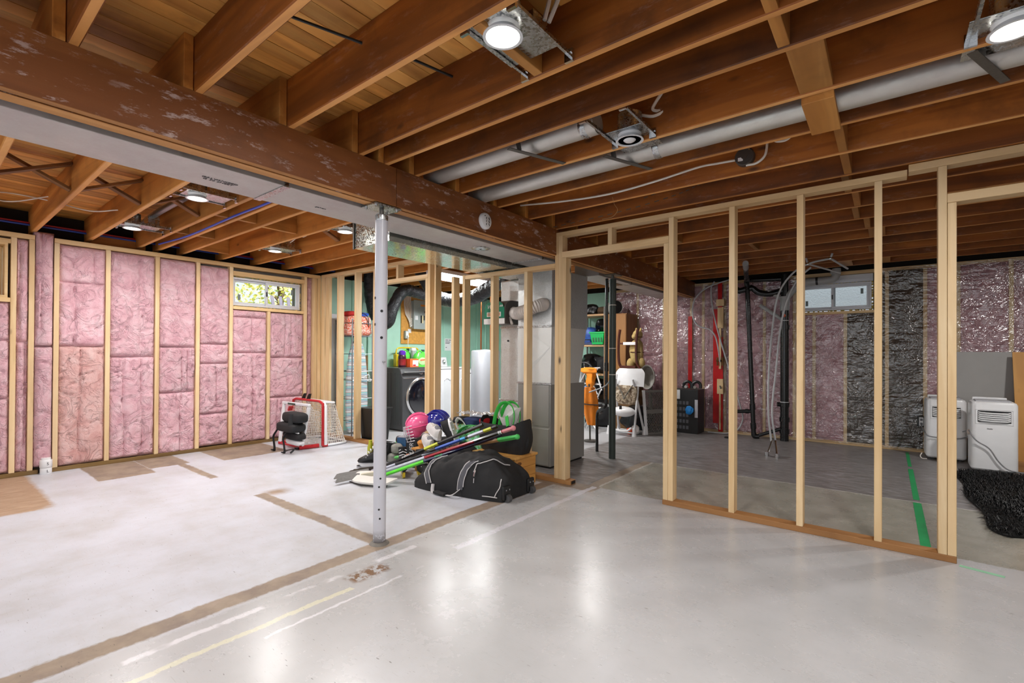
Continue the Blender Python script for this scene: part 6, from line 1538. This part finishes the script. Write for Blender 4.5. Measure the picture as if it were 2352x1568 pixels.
# hanging standpipe next to post
dp = thing('drain_pipe', 'dark vertical drain pipe just left of the dark steel post', 'pipe', (-2.56, 5.0, 0))
MB().cyl((-2.56, 5.02, .62), (-2.56, 5.02, 2.03), .018, n=14).build('pipe', ABS, dp); MB().cyl((-2.56, 5.02, .96), (-2.56, 5.02, 1.06), .024, n=14).build('coupling', ABS, dp)
MB().tube(smoothpath([(-2.56, 5.02, .64), (-2.57, 5.02, .55), (-2.66, 5.06, .50), (-2.72, 5.1, .42), (-2.72, 5.1, .0)], 5), .018, 12).build('trap', ABS, dp)
tag(MB().tube(smoothpath([(-2.50, 4.95, 2.0), (-2.47, 4.93, 1.9), (-2.46, 4.93, 1.6), (-2.455, 4.92, 1.2), (-2.46, 4.93, .95), (-2.55, 5.0, .80), (-2.80, 5.05, .70)], 6), .008, 8).build('cord', PEX), 'grey cord tied along the dark steel post', 'cord')
# high chair
hc = thing('high_chair', 'white folding high chair with beige patterned seat pad', 'high chair', (-2.95, 6.5, 0))
P = []
for k in range(13):
    q = k / 12; z = .69 + .245 * q; w = .215 * (1 - .25 * max(0, (q - .7) / .3) ** 2); row = []
    for j in range(13):
        u = -1 + 2 * j / 12; row.append((-2.945 + w * u, 6.50 - .05 * (1 - u * u) + .05 * q, z + .012 * (1 - u * u)))
    P.append(row)
MB().sheet(P, .025).build('backrest', WHITEP, hc)
def padmat():
    g = NG('beige_print_pad'); n = g.noise(g.coords(rnd=False), 22, 4, .7, 1.0); g.set(Base_Color=g.ramp(n, [(.38, hx('#6d5b4a')), (.48, hx('#a8977f')), (.58, hx('#cbbfae'))], 'CONSTANT'), Roughness=.85); return g.m
softbox((-2.97, 6.46, .575), (.165, .06, .14), .5, 14, 24, .03, 71).build('seat_pad', padmat(), hc)
MB().ell((-2.99, 6.40, .335), (.175, .12, .075), 12, 24).build('seat_shell', WHITEP, hc)
MB().box(-3.01, -2.975, 6.30, 6.31, .37, .43).build('buckle', BLACKP, hc, smooth=False)
for a, c in (((-2.80, 6.50, .86), (-2.81, 6.36, .02)), ((-2.86, 6.42, .80), (-2.76, 6.60, .02)), ((-3.14, 6.50, .86), (-3.20, 6.36, .02)), ((-3.12, 6.42, .80), (-3.16, 6.60, .02))): MB().tube([a, c], .016, 10).build('leg', WT, hc)
for x, y in ((-2.81, 6.36), (-2.76, 6.60), (-3.20, 6.36), (-3.16, 6.60)): MB().cyl((x, y, 0), (x, y, .12), .034, .018, 14).build('foot', WHITEP, hc)
MB().tube([(-3.20, 6.36, .045), (-2.81, 6.36, .045)], .012, 8).tube([(-3.16, 6.6, .045), (-2.76, 6.6, .045)], .012, 8).build('cross_bar', WT, hc)
MB().tube(smoothpath([(-3.13, 6.38, .30), (-3.14, 6.33, .12), (-3.05, 6.31, .075), (-2.90, 6.31, .075), (-2.84, 6.33, .12)], 5), .014, 8).build('foot_rest', WHITEP, hc)
for s in (-1, 1): MB().tube(smoothpath([(-2.97 + s * .12, 6.40, .72), (-2.97 + s * .04, 6.385, .60), (-2.97, 6.36, .52)], 4), .008, 6).build('harness', plain('harness_web', '#6e6a62', .8) if s < 0 else bpy.data.materials['harness_web'], hc)
lump('ball', 'small orange ball on the floor under the high chair', 'ball', (-2.93, 6.48, .05), (.05, .05, .05), plain('orange_ball', '#e2552a', .5), 72, 1.0, 0)
lump('cloth', 'white cloth on the floor under the high chair', 'cloth', (-2.86, 6.52, .07), (.05, .05, .07), SHW, 73, .8, .2)
lump('garbage_bag', 'dark bag on the floor behind the high chair', 'bag', (-2.98, 6.85, .2), (.22, .14, .2), BAGP, 74, .8, .15)
# gates
def gate(loc, rz, label, w, h):
    t = thing('baby_gate', label, 'baby gate', loc, (math.radians(-7), 0, rz), 'plastic mesh baby gates')
    FR = plain('gate_frame', '#77726d', .5, 0, .06) if 'gate_frame' not in bpy.data.materials else bpy.data.materials['gate_frame']
    for a in ((0, .04, 0, h), (w - .03, w, 0, h)): MB().box(a[0], a[1], -.012, .012, a[2], a[3]).build('post', WHITEP if a[0] == 0 else FR, t, smooth=False, local=True, bev=.004)
    for z in (0, h * .47, h - .03): MB().box(.04, w - .03, -.010, .010, z, z + (.03 if z != h * .47 else .06)).build('rail', FR, t, smooth=False, local=True, bev=.002)
    b = MB()
    for z0, z1 in ((.03, h * .47), (h * .47 + .06, h - .03)):
        H_ = z1 - z0; W_ = w - .07; n = 13
        for k in range(-n, n + 1):
            for s in (1, -1):
                xa = .04 + W_ * k / n; p = []
                for q in (0, 1):
                    x = xa + s * H_ * .6 * q if s > 0 else xa + W_ + -H_ * .6 * q
                    p.append((x, z0 + H_ * q))
                (xa_, za_), (xb_, zb_) = p
                def cl(x, xo, zo, xp, zp): t_ = (x - xo) / (xp - xo); return (x, zo + (zp - zo) * t_)
                lo, hi = .04, w - .03
                if max(xa_, xb_) <= lo or min(xa_, xb_) >= hi: continue
                A_ = (xa_, za_); B_ = (xb_, zb_)
                if A_[0] < lo: A_ = cl(lo, xa_, za_, xb_, zb_)
                if A_[0] > hi: A_ = cl(hi, xa_, za_, xb_, zb_)
                if B_[0] < lo: B_ = cl(lo, xa_, za_, xb_, zb_)
                if B_[0] > hi: B_ = cl(hi, xa_, za_, xb_, zb_)
                b.bar((A_[0], 0, A_[1]), (B_[0], 0, B_[1]), .005, .006, (0, 1, 0))
    o = b.build('lattice', FR, t, smooth=False, local=True); o['kind'] = 'stuff'
    return t
gate((-2.735, 6.58, .0), 1.05, 'grey mesh baby gate with white end post leaning beside the high chair', .46, .64)
gate((-2.62, 7.05, .0), .55, 'second mesh baby gate mostly hidden behind the doorway stud', .50, .66)
# rocking horse on end, on a box
bx0 = tag(MB().box(-3.35, -2.98, 6.85, 7.08, 0, .93).build('moving_box', plain('cardboard', '#7a5a38', .8, 0, .1), smooth=False, bev=.004), 'brown box hidden behind the high chair under the rocking horse', 'box')
rh = thing('rocking_horse', 'plush rocking horse with dark red wooden rockers stood on end', 'rocking horse', (-3.2, 6.95, .93))
PLUSH = plain('cream_plush', '#b99f68', .95, 0, .2, 40, .5)
for x, y in ((-3.27, 6.84), (-2.98, 6.84)):
    MB().tube(smoothpath([(x + .05, y, .945), (x + .0, y, 1.02), (x - .015, y, 1.2), (x - .01, y, 1.4), (x + .01, y, 1.54)], 6), .021, 10).build('rocker', DARKWOOD, rh)
MB().box(-3.25, -3.0, 6.82, 6.86, .945, .985).build('cross_bar', DARKWOOD, rh, smooth=False, bev=.004)
MB().box(-3.20, -3.0, 6.82, 6.845, 1.30, 1.345).build('foot_board', WHITEP, rh, smooth=False, bev=.004)
MB().box(-3.27, -3.20, 6.825, 6.845, 1.31, 1.335).build('rung', DARKWOOD, rh, smooth=False, bev=.004)
softbox((-3.03, 6.95, 1.20), (.10, .09, .19), .8, 14, 24, .06, 81).build('body', PLUSH, rh)
MB().ell((-3.01, 6.93, 1.46), (.075, .07, .075)).ell((-3.03, 6.87, 1.43), (.045, .06, .045)).build('head', PLUSH, rh)
for x, z in ((-3.12, 1.01), (-2.95, 1.02)): MB().ell((x, 6.92, z), (.06, .06, .09)).build('leg', PLUSH, rh)
for x in (-3.04, -2.97): MB().ell((x, 6.95, 1.535), (.018, .015, .03)).build('ear', PLUSH, rh)
MB().tube([(-3.01 + .078 * math.cos(a), 6.91 + .075 * math.sin(a), 1.42) for a in [2 * PI * k / 20 for k in range(20)]], .006, 6, True).build('bridle', DARKWOOD, rh)
MB().tube([(-3.03 + .105 * math.cos(a), 6.95 + .095 * math.sin(a), 1.19) for a in [2 * PI * k / 20 for k in range(20)]], .008, 6, True).build('saddle_strap', DARKWOOD, rh)
bt = thing('baby_bath', 'grey plastic baby bath standing on edge behind the high chair', 'bath', (-2.82, 6.95, .5))
P = [[(-2.84 + .11 * math.cos(a) * k, 6.98 - d_, .82 + .17 * math.sin(a) * k) for a in [2 * PI * j / 28 for j in range(28)]] for k, d_ in ((1.0, .10), (1.08, .105), (1.08, .095), (.95, .09), (.85, .0), (.5, -.03), (.01, -.03))]
MB().grid(P, False, True).build('shell', plain('bath_grey', '#8f8a83', .4), bt)
MB().cyl((-2.84, 7.02, .0), (-2.84, 7.02, .70), .03, n=12).build('stand', STEELD, bt)
# black carton with mitt
bc = thing('carton', 'tall black printed carton behind the doorway stud', 'box', (-2.32, 7.28, 0))
MB().box(-2.50, -2.17, 7.13, 7.43, 0, .645).build('carton', plain('carton_black', '#121214', .5, 0, .15), bc, smooth=False, bev=.004)
for k in range(5):
    for j in range(4): MB().box(-2.49 + j * .05, -2.455 + j * .05, 7.1285, 7.1298, .06 + k * .09, .11 + k * .09).build('icon', plain('carton_grey_print', '#55565c', .5) if 'carton_grey_print' not in bpy.data.materials else bpy.data.materials['carton_grey_print'], bc, smooth=False)
MB().box(-2.49, -2.43, 7.127, 7.1295, .50, .635).build('label_sheet', WHITEP, bc, smooth=False); MB().box(-2.215, -2.172, 7.127, 7.1295, .24, .50).build('label_sheet', plain('label_grey', '#b9b9c0', .6), bc, smooth=False)
lump('mitt', 'bright blue mitt hanging on the black carton', 'mitt', (-2.285, 7.095, .345), (.055, .022, .065), plain('mitt_blue', '#1f86d6', .6, 0, .1, 30), 91, .9, .15)
for i, x in enumerate((-2.34, -2.21)):
    t = thing('headset', 'black and chrome ' + ('clamp tool' if i == 0 else 'small clamp tool') + ' lying on the black carton ' + ('at its middle' if i == 0 else 'at its right end'), 'tool', (x, 7.2, .645))
    MB().tube(smoothpath([(x - .06, 7.2, .665), (x - .05, 7.2, .73), (x, 7.2, .76), (x + .05, 7.2, .73), (x + .055, 7.2, .665)], 5), .022, 10).build('arm', BLACKP, t); MB().cyl((x - .02, 7.17, .68), (x - .02, 7.23, .68), .022, n=14).build('pivot', CHROME, t)

# ------------------------------------------------------------------ plumbing rough-in
wp_ = thing('drain_pipe', 'black vertical drain pipe with elbow standing near the red taped studs', 'pipe', (-1.48, 7.3, 0))
MB().tube([(-1.465, 7.30, .05), (-1.555, 7.30, 2.16)], .030, 20).build('riser', ABS, wp_)
for q in (.04, .165): 
    z = .05 + 2.11 * q; x = -1.465 - .09 * q; MB().tube([(x, 7.30, z), (x - .004, 7.30, z + .08)], .037, 20).build('coupling', ABS, wp_)
MB().tube([(-1.49, 7.30, .375), (-1.72, 7.30, .355)], .026, 16).build('branch', ABS, wp_); MB().tube([(-1.53, 7.30, .372), (-1.57, 7.30, .368)], .033, 16).build('coupling', ABS, wp_)
MB().tube(smoothpath([(-1.465, 7.30, .08), (-1.462, 7.30, .04), (-1.44, 7.305, .030), (-1.40, 7.31, .035)], 4), .034, 16).build('elbow', ABS, wp_)
MB().tube([(-1.44, 7.305, .032), (-1.14, 7.34, .16)], .024, 16).build('cross_pipe', ABS, wp_)
MB().tube([(-1.555, 7.30, 2.13), (-1.56, 7.29, 2.18), (-1.53, 7.20, 2.235)], .034, 16).build('elbow', ABS, wp_)
MB().tube([(-1.55, 7.24, 2.20), (-1.40, 6.50, 2.255)], .029, 16).build('upper_pipe', ABS, wp_)
MB().tube([(-1.41, 6.55, 2.252), (-1.36, 6.30, 2.268)], .034, 16).build('vent_end', plain('grey_pvc', '#a5a5a6', .4, 0, .06), wp_)
st2 = thing('soil_stack', 'thick black soil stack with fittings beside the back window', 'pipe', (-1.10, 7.36, 0))
MB().cyl((-1.10, 7.36, 0), (-1.10, 7.36, 1.90), .052, n=26).build('stack', ABS, st2)
for z in (.10, .26, .46, 1.50): MB().cyl((-1.10, 7.36, z), (-1.10, 7.36, z + .06), .062, n=26).build('hub', ABS, st2)
for z in (.30, .52, 1.62): MB().lathe([(.0525, z), (.054, z + .004), (.0525, z + .008)], (-1.10, 7.36, 0), 24).build('cement_ring', WHITEP, st2)
MB().cyl((-1.10, 7.36, .49), (-1.185, 7.33, .49), .030, n=16).build('clean_out', ABS, st2)
MB().cyl((-1.10, 7.305, 1.69), (-1.10, 7.295, 1.69), .022, n=14).build('plug', plain('orange_plug', '#c8551e', .4), st2)
GP = bpy.data.materials['grey_pvc']
MB().cyl((-1.10, 7.36, 1.76), (-1.10, 7.36, 1.95), .058, n=26).build('grey_wye', GP, st2)
MB().tube([(-1.10, 7.36, 1.90), (-1.30, 7.36, 2.04)], .030, 14).build('left_branch', GP, st2); MB().tube([(-1.10, 7.36, 1.92), (-.93, 7.36, 2.10)], .042, 16).build('right_branch', GP, st2); MB().tube([(-1.10, 7.36, 1.93), (-1.10, 7.36, 2.25)], .045, 16).build('top_branch', ABS, st2)
MB().tube([(-1.10, 7.34, 1.62), (-1.40, 7.34, 1.85)], .024, 12).build('side_branch', GP, st2)
MB().tube(smoothpath([(-1.72, 7.30, 2.25), (-1.72, 7.30, 2.12), (-1.66, 7.30, 2.06)], 5) + smoothpath([(-1.5, 7.34, 2.10), (-1.42, 7.36, 2.03), (-1.28, 7.36, 2.0), (-1.12, 7.36, 2.03)], 5), .042, 16).build('overhead_pipe', ABS, st2)
MB().tube([(-1.6, 7.42, 2.22), (-1.1, 7.42, 2.20)], .03, 14).build('overhead_pipe', ABS, st2)
gp = thing('grey_pipe', 'grey plastic drain pipe elbowing up above the back window', 'pipe', (-.7, 7.38, 2.13))
MB().tube(smoothpath([(-.93, 7.38, 2.10), (-.86, 7.38, 2.125), (-.62, 7.38, 2.128), (-.545, 7.38, 2.15), (-.52, 7.38, 2.215), (-.52, 7.38, 2.27)], 6), .048, 18).build('pipe', GP, gp)
MB().tube([(-.72, 7.38, 2.128), (-.745, 7.38, 2.127)], .052, 18).build('hanger_strap', BLACKP, gp)
MB().tube([(-.54, 7.38, 2.20), (-.53, 7.38, 2.24)], .054, 18).build('coupling', GP, gp)
def pex(label, pts, r=.0105, m=PEX): return tag(MB().tube(smoothpath(pts, 8), r, 8).build('water_line', m), label, 'pipe', 'grey plastic water lines')
pex('front grey water line arching from the joists to the floor', [(-1.06, 6.2, .16), (-1.10, 6.25, .5), (-1.12, 6.4, 1.0), (-1.10, 6.5, 1.5), (-1.04, 6.5, 1.88), (-.90, 6.45, 2.10), (-.72, 6.38, 2.20), (-.50, 6.3, 2.225)])
pex('rear grey water line arching from the joists to the floor', [(-1.02, 6.22, .16), (-1.07, 6.3, .5), (-1.06, 6.5, 1.0), (-1.03, 6.6, 1.5), (-.95, 6.6, 1.85), (-.84, 6.55, 2.06), (-.70, 6.45, 2.17)])
for i, (p0, p1) in enumerate((((-1.05, 6.2, .17), (-1.09, 6.12, .0)), ((-1.02, 6.22, .17), (-.98, 6.08, .0)))):
    t = thing('valve_stub', 'brass ended water stub on the floor, ' + ('left one' if i == 0 else 'right one') + ' of the pair by the black pipe', 'valve', p1); MB().tube([p0, p1], .011, 8).build('stub', CHROME, t); MB().cyl(p1, (p1[0], p1[1], .05), .022, n=12).build('valve', CHROME, t)
jt = thing('pipe_manifold', 'grey pipe tees with white stub lines hanging from the joists', 'pipe', (-.6, 6.3, 2.2))
for a, c in (((-.72, 6.38, 2.20), (-.74, 6.40, 2.27)), ((-.72, 6.38, 2.20), (-.44, 6.75, 2.12)), ((-.50, 6.3, 2.225), (-.48, 6.28, 2.275)), ((-.50, 6.3, 2.225), (-.36, 6.6, 2.14))): MB().tube([a, c], .0105, 8).build('stub', PEX, jt)
for p in ((-.72, 6.38, 2.20), (-.50, 6.3, 2.225)): MB().ell(p, (.02, .02, .02)).build('tee', CHROME, jt)
pex('grey water line curving down left of the red taped studs', [(-1.72, 7.40, 2.26), (-1.83, 7.38, 2.24), (-2.10, 7.36, 2.16), (-2.27, 7.35, 2.02), (-2.32, 7.35, 1.85), (-2.30, 7.35, 1.68), (-2.22, 7.36, 1.58), (-2.08, 7.38, 1.53), (-2.0, 7.39, 1.42), (-1.96, 7.40, 1.22), (-1.945, 7.42, 1.05)], .010)
pex('second grey water line dropping behind the right partition stud', [(-2.02, 7.40, 2.24), (-2.06, 7.38, 2.15), (-2.05, 7.37, 1.95), (-2.02, 7.38, 1.75), (-1.95, 7.38, 1.45), (-1.85, 7.38, 1.1), (-1.72, 7.38, .65), (-1.64, 7.39, .35), (-1.63, 7.39, .22), (-1.70, 7.38, .08), (-1.85, 7.38, .02), (-2.10, 7.37, .014)], .010)
tp = thing('tub_valve', 'pine blocks and copper valve mounted on the red taped studs', 'valve', (-1.95, 7.46, 1.2))
for x0, x1, z0, z1 in ((-2.01, -1.90, 1.88, 1.98), (-1.99, -1.91, 1.55, 1.86), (-1.97, -1.94, .95, 1.56), (-1.995, -1.91, .58, .80), (-1.965, -1.945, .05, .58)): MB().box(x0, x1, 7.455, 7.487, z0, z1).build('pine_block', STUD, tp, smooth=False, bev=.002)
MB().tube([(-2.0, 7.44, 1.07), (-1.90, 7.44, 1.07)], .014, 8).tube([(-1.985, 7.44, 1.00), (-1.985, 7.44, 1.12)], .012, 8).tube([(-1.915, 7.44, 1.00), (-1.915, 7.44, 1.12)], .012, 8).build('valve_body', metal('old_brass', '#7a5a3a', .35), tp)
MB().tube([(-1.95, 7.44, .70), (-1.93, 7.42, .66)], .010, 8).build('spout_stub', STEELD, tp)
cv = tag(MB().box(-1.79, -1.70, 7.05, 7.11, .0, .022).build('shoe', BLACKP, smooth=False, bev=.006), 'black rubber scrap on the floor near the drain pipe', 'scrap')

# ------------------------------------------------------------------ right room: air conditioners, rug, plywood, tape
def aircon(loc, rz, w, d, h, label, logo):
    t = thing('portable_air_conditioner', label, 'air conditioner', loc, (0, 0, rz), 'white portable air conditioners')
    a = MB(); n = 7
    def ring(z, k=0.0):
        pts = []; r = .045
        for cx_, cy_, a0_ in ((w / 2 - r, -d / 2 + r, -PI / 2), (w / 2 - r, d / 2 - r, 0), (-w / 2 + r, d / 2 - r, PI / 2), (-w / 2 + r, -d / 2 + r, PI)):
            for i in range(6):
                q = a0_ + PI / 2 * i / 5; pts.append((cx_ + (r - k) * math.cos(q), cy_ + (r - k) * math.sin(q), z))
        return pts
    P = [ring(.03, .012), ring(.045), ring(h - .03), ring(h - .008, .010), ring(h, .03)]
    a.grid(P, False, True); a.f += [tuple(reversed(range(24))), tuple(4 * 24 + j for j in range(24))]; a.i += [0, 0]
    a.build('housing', WHITEP, t, local=True)
    for s in (-1, 1):
        for q in (-1, 1): MB().cyl((s * (w / 2 - .05), q * (d / 2 - .06) - .008, .017), (s * (w / 2 - .05), q * (d / 2 - .06) + .008, .017), .017, n=14).build('caster', BLACKP, t, local=True)
    MB().box(-w / 2 + .05, w / 2 - .05, -d / 2 - .001, -d / 2 + .004, h - .20, h - .085).build('vent_recess', BLACKP, t, smooth=False, local=True, bev=.004)
    for k in range(5):
        z = h - .185 + k * .019
        MB().tube([(-w / 2 + .055, -d / 2 - .002, z + .006), (-w / 2 + .075, -d / 2 - .010, z), (0, -d / 2 - .014, z - .003), (w / 2 - .075, -d / 2 - .010, z), (w / 2 - .055, -d / 2 - .002, z + .006)], .0075, 8).build('louver', WHITEP, t, local=True)
    b = MB().box(-w / 2 + .035, w / 2 - .035, -d / 2 - .0025, -d / 2 + .002, h - .077, h - .072).box(-w / 2 + .035, w / 2 - .035, -d / 2 - .0025, -d / 2 + .002, h - .218, h - .213).box(-w / 2 + .035, -w / 2 + .04, -d / 2 - .0025, -d / 2 + .002, h - .213, h - .077).box(w / 2 - .04, w / 2 - .035, -d / 2 - .0025, -d / 2 + .002, h - .213, h - .077)
    b.build('vent_trim', WHITEP, t, smooth=False, local=True)
    MB().box(-w / 2 + .04, w / 2 - .04, -d / 2 + .06, d / 2 - .06, h, h + .012).build('top_panel', plain('grey_top', '#a9a9ae', .4) if 'grey_top' not in bpy.data.materials else bpy.data.materials['grey_top'], t, smooth=False, local=True, bev=.003)
    MB().box(-w / 2 + .03, w / 2 - .05, d / 2 - .05, d / 2 - .02, h, h + .03).build('rear_lip', WHITEP, t, smooth=False, local=True, bev=.006)
    if logo:
        o = text('logo', logo, .016, basis((-.03, -d / 2 - .002, h - .262), (1, 0, 0), (0, 0, 1)), plain('logo_grey', '#55565a', .5), None, .0008); o.parent = t
    return t
aircon((.50, 7.235, 0), .02, .335, .33, .68, 'white portable air conditioner behind the doubled partition stud', None)
aircon((.822, 6.76, 0), -.03, .335, .33, .705, 'white portable air conditioner behind the black rug at the right edge', 'Danby')
cdm = plain('grey_cord', '#8a8a8c', .5)
oc = thing('wall_outlet', 'white duplex outlet in a black box on the back wall plastic', 'outlet', (.31, 7.49, .37))
MB().box(.275, .345, 7.49, 7.53, .315, .435).build('box', BLACKP, oc, smooth=False, bev=.003); MB().box(.292, .332, 7.482, 7.4905, .325, .425).build('face', WHITEP, oc, smooth=False, bev=.002)
for z in (.35, .398): MB().box(.300, .324, 7.4805, 7.4825, z - .013, z + .013).build('socket', GREYF, oc, smooth=False)
tag(MB().tube(smoothpath([(.31, 7.475, .35), (.315, 7.44, .32), (.33, 7.10, .285), (.36, 7.05, .265), (.45, 7.04, .26), (.60, 7.045, .265), (.655, 7.04, .29), (.665, 7.0, .30)], 6), .006, 8).build('power_cord', cdm), 'grey power cord across the air conditioner behind the partition', 'cord')
tag(MB().tube(smoothpath([(.62, 6.9, .36), (.645, 6.70, .40), (.66, 6.585, .36), (.70, 6.575, .31), (.78, 6.573, .25), (.84, 6.573, .14), (.90, 6.573, .07), (.97, 6.575, .05), (1.06, 6.6, .045)], 6), .006, 8).build('power_cord', cdm), 'grey power cord draped down the right air conditioner', 'cord')
tag(MB().ell((.648, 6.72, .385), (.016, .03, .028)).build('plug', plain('pale_plug', '#cbb9ae', .5)), 'pale plug block resting between the two air conditioners', 'plug')
tag(MB().tube(smoothpath([(.30, 7.05, .075), (.285, 7.04, .04), (.30, 7.03, .015), (.34, 7.05, .012)], 6), .005, 6).build('drain_tube', WIREW), 'short white drain tube beside the left air conditioner', 'hose')
pw = thing('plywood_sheet', 'orange plywood sheet leaning on the back wall at the right edge', 'plywood', (1.3, 7.2, 0))
MB().bar((1.62, 7.02, .0), (1.62, 7.30, 1.20), 1.16, .018, (0, -1, .2)).build('sheet', PLY, pw, smooth=False)
MB().box(1.02, 1.5, 6.90, 6.94, 0, .10).build('board', TREATX, pw, smooth=False, bev=.003)
# fur rug: base and pile
ol = [(.50, 6.34), (.60, 6.52), (1.0, 6.62), (1.5, 6.60), (1.95, 6.5), (2.1, 5.6), (2.0, 4.6), (1.4, 4.25), (.95, 4.30), (.72, 4.40), (.60, 4.36), (.53, 4.50), (.55, 4.9), (.50, 5.4), (.53, 5.9)]
olp = [(p.x, p.y) for p in smoothpath([(a, c, 0) for a, c in ol] + [(ol[0][0], ol[0][1], 0)], 4)][:-1]
rg_ = thing('fur_rug', 'shaggy black faux fur rug on the floor at the right', 'rug', (1.2, 5.4, 0))
MB().prism(olp, 2, .001, .012).build('backing', plain('rug_backing', '#0d0d0e', .9), rg_, smooth=False)
def inside(x, y):
    c = False; n = len(olp)
    for i in range(n):
        (x1_, y1_), (x2_, y2_) = olp[i], olp[i - 1]
        if (y1_ > y) != (y2_ > y) and x < (x2_ - x1_) * (y - y1_) / (y2_ - y1_) + x1_: c = not c
    return c
b = MB(); rr = random.Random(9)
while len(b.f) < 26000:
    x, y = rr.uniform(.46, 1.75), rr.uniform(4.2, 6.65)
    if not inside(x, y): continue
    a = rr.gauss(-1.9 + 1.2 * math.sin(x * 5 + y * 3), .6); l = rr.uniform(.035, .075); h = rr.uniform(.02, .042); w = .0035
    dx, dy = math.cos(a), math.sin(a)
    b.add([(x - dy * w, y + dx * w, .010), (x + dy * w, y - dx * w, .010), (x + dx * l * .5 + dy * w * .6, y + dy * l * .5 - dx * w * .6, .010 + h), (x + dx * l * .5 - dy * w * .6, y + dy * l * .5 + dx * w * .6, .010 + h), (x + dx * l, y + dy * l, .008 + h * .6)], [(0, 1, 2, 3), (3, 2, 4)])
b.build('pile', plain('black_fur', '#141416', .55, 0, .3, 30), rg_, smooth=False)['kind'] = 'stuff'
GT = plain('green_tape', '#1f9a58', .5, 0, .15, 12)
tag(MB().box(.155, .205, 3.72, 4.92, .0005, .0015).build('floor_tape', GT, smooth=False), 'green painter tape strip on the floor just behind the partition', 'tape', 'green tape on the floor')
tag(MB().box(.160, .200, 5.02, 6.35, .0005, .0015).build('floor_tape', GT, smooth=False), 'second green tape strip continuing on the bare slab', 'tape', 'green tape on the floor')
tag(MB().box(.165, .195, 6.5, 7.45, .0005, .0015).build('floor_tape', GT, smooth=False), 'faded green tape remnant nearest the back wall', 'tape', 'green tape on the floor')
tag(MB().bar((.31, 3.60, .001), (.48, 3.56, .001), .03, .001).build('floor_tape', plain('pale_green_tape', '#8fc7a4', .6), smooth=False), 'pale green tape scrap at the end of the partition plate', 'tape', 'green tape on the floor')
# white pipe sleeves at the foot of the pink wall
ps = thing('pipe_sleeve', 'white plastic pipe fitting with black marks at the foot of the pink wall', 'pipe', (-6.255, .828, 0))
MB().lathe([(.040, .0), (.042, .004), (.042, .056), (.040, .06)], (-6.235, .828, 0), 24).build('lower_coupling', WHITEP, ps)
MB().lathe([(.043, .062), (.045, .066), (.045, .125), (.043, .13), (.036, .131), (.034, .15), (0, .15)], (-6.235, .828, 0), 24).build('upper_coupling', WHITEP, ps)
for z, c_ in ((.030, 'L'), (.098, 'S')):
    text('mark', c_, .035, basis((-6.188, .835, z), (0, 1, 0), (0, 0, 1)), BLACKP, ps, .0006)
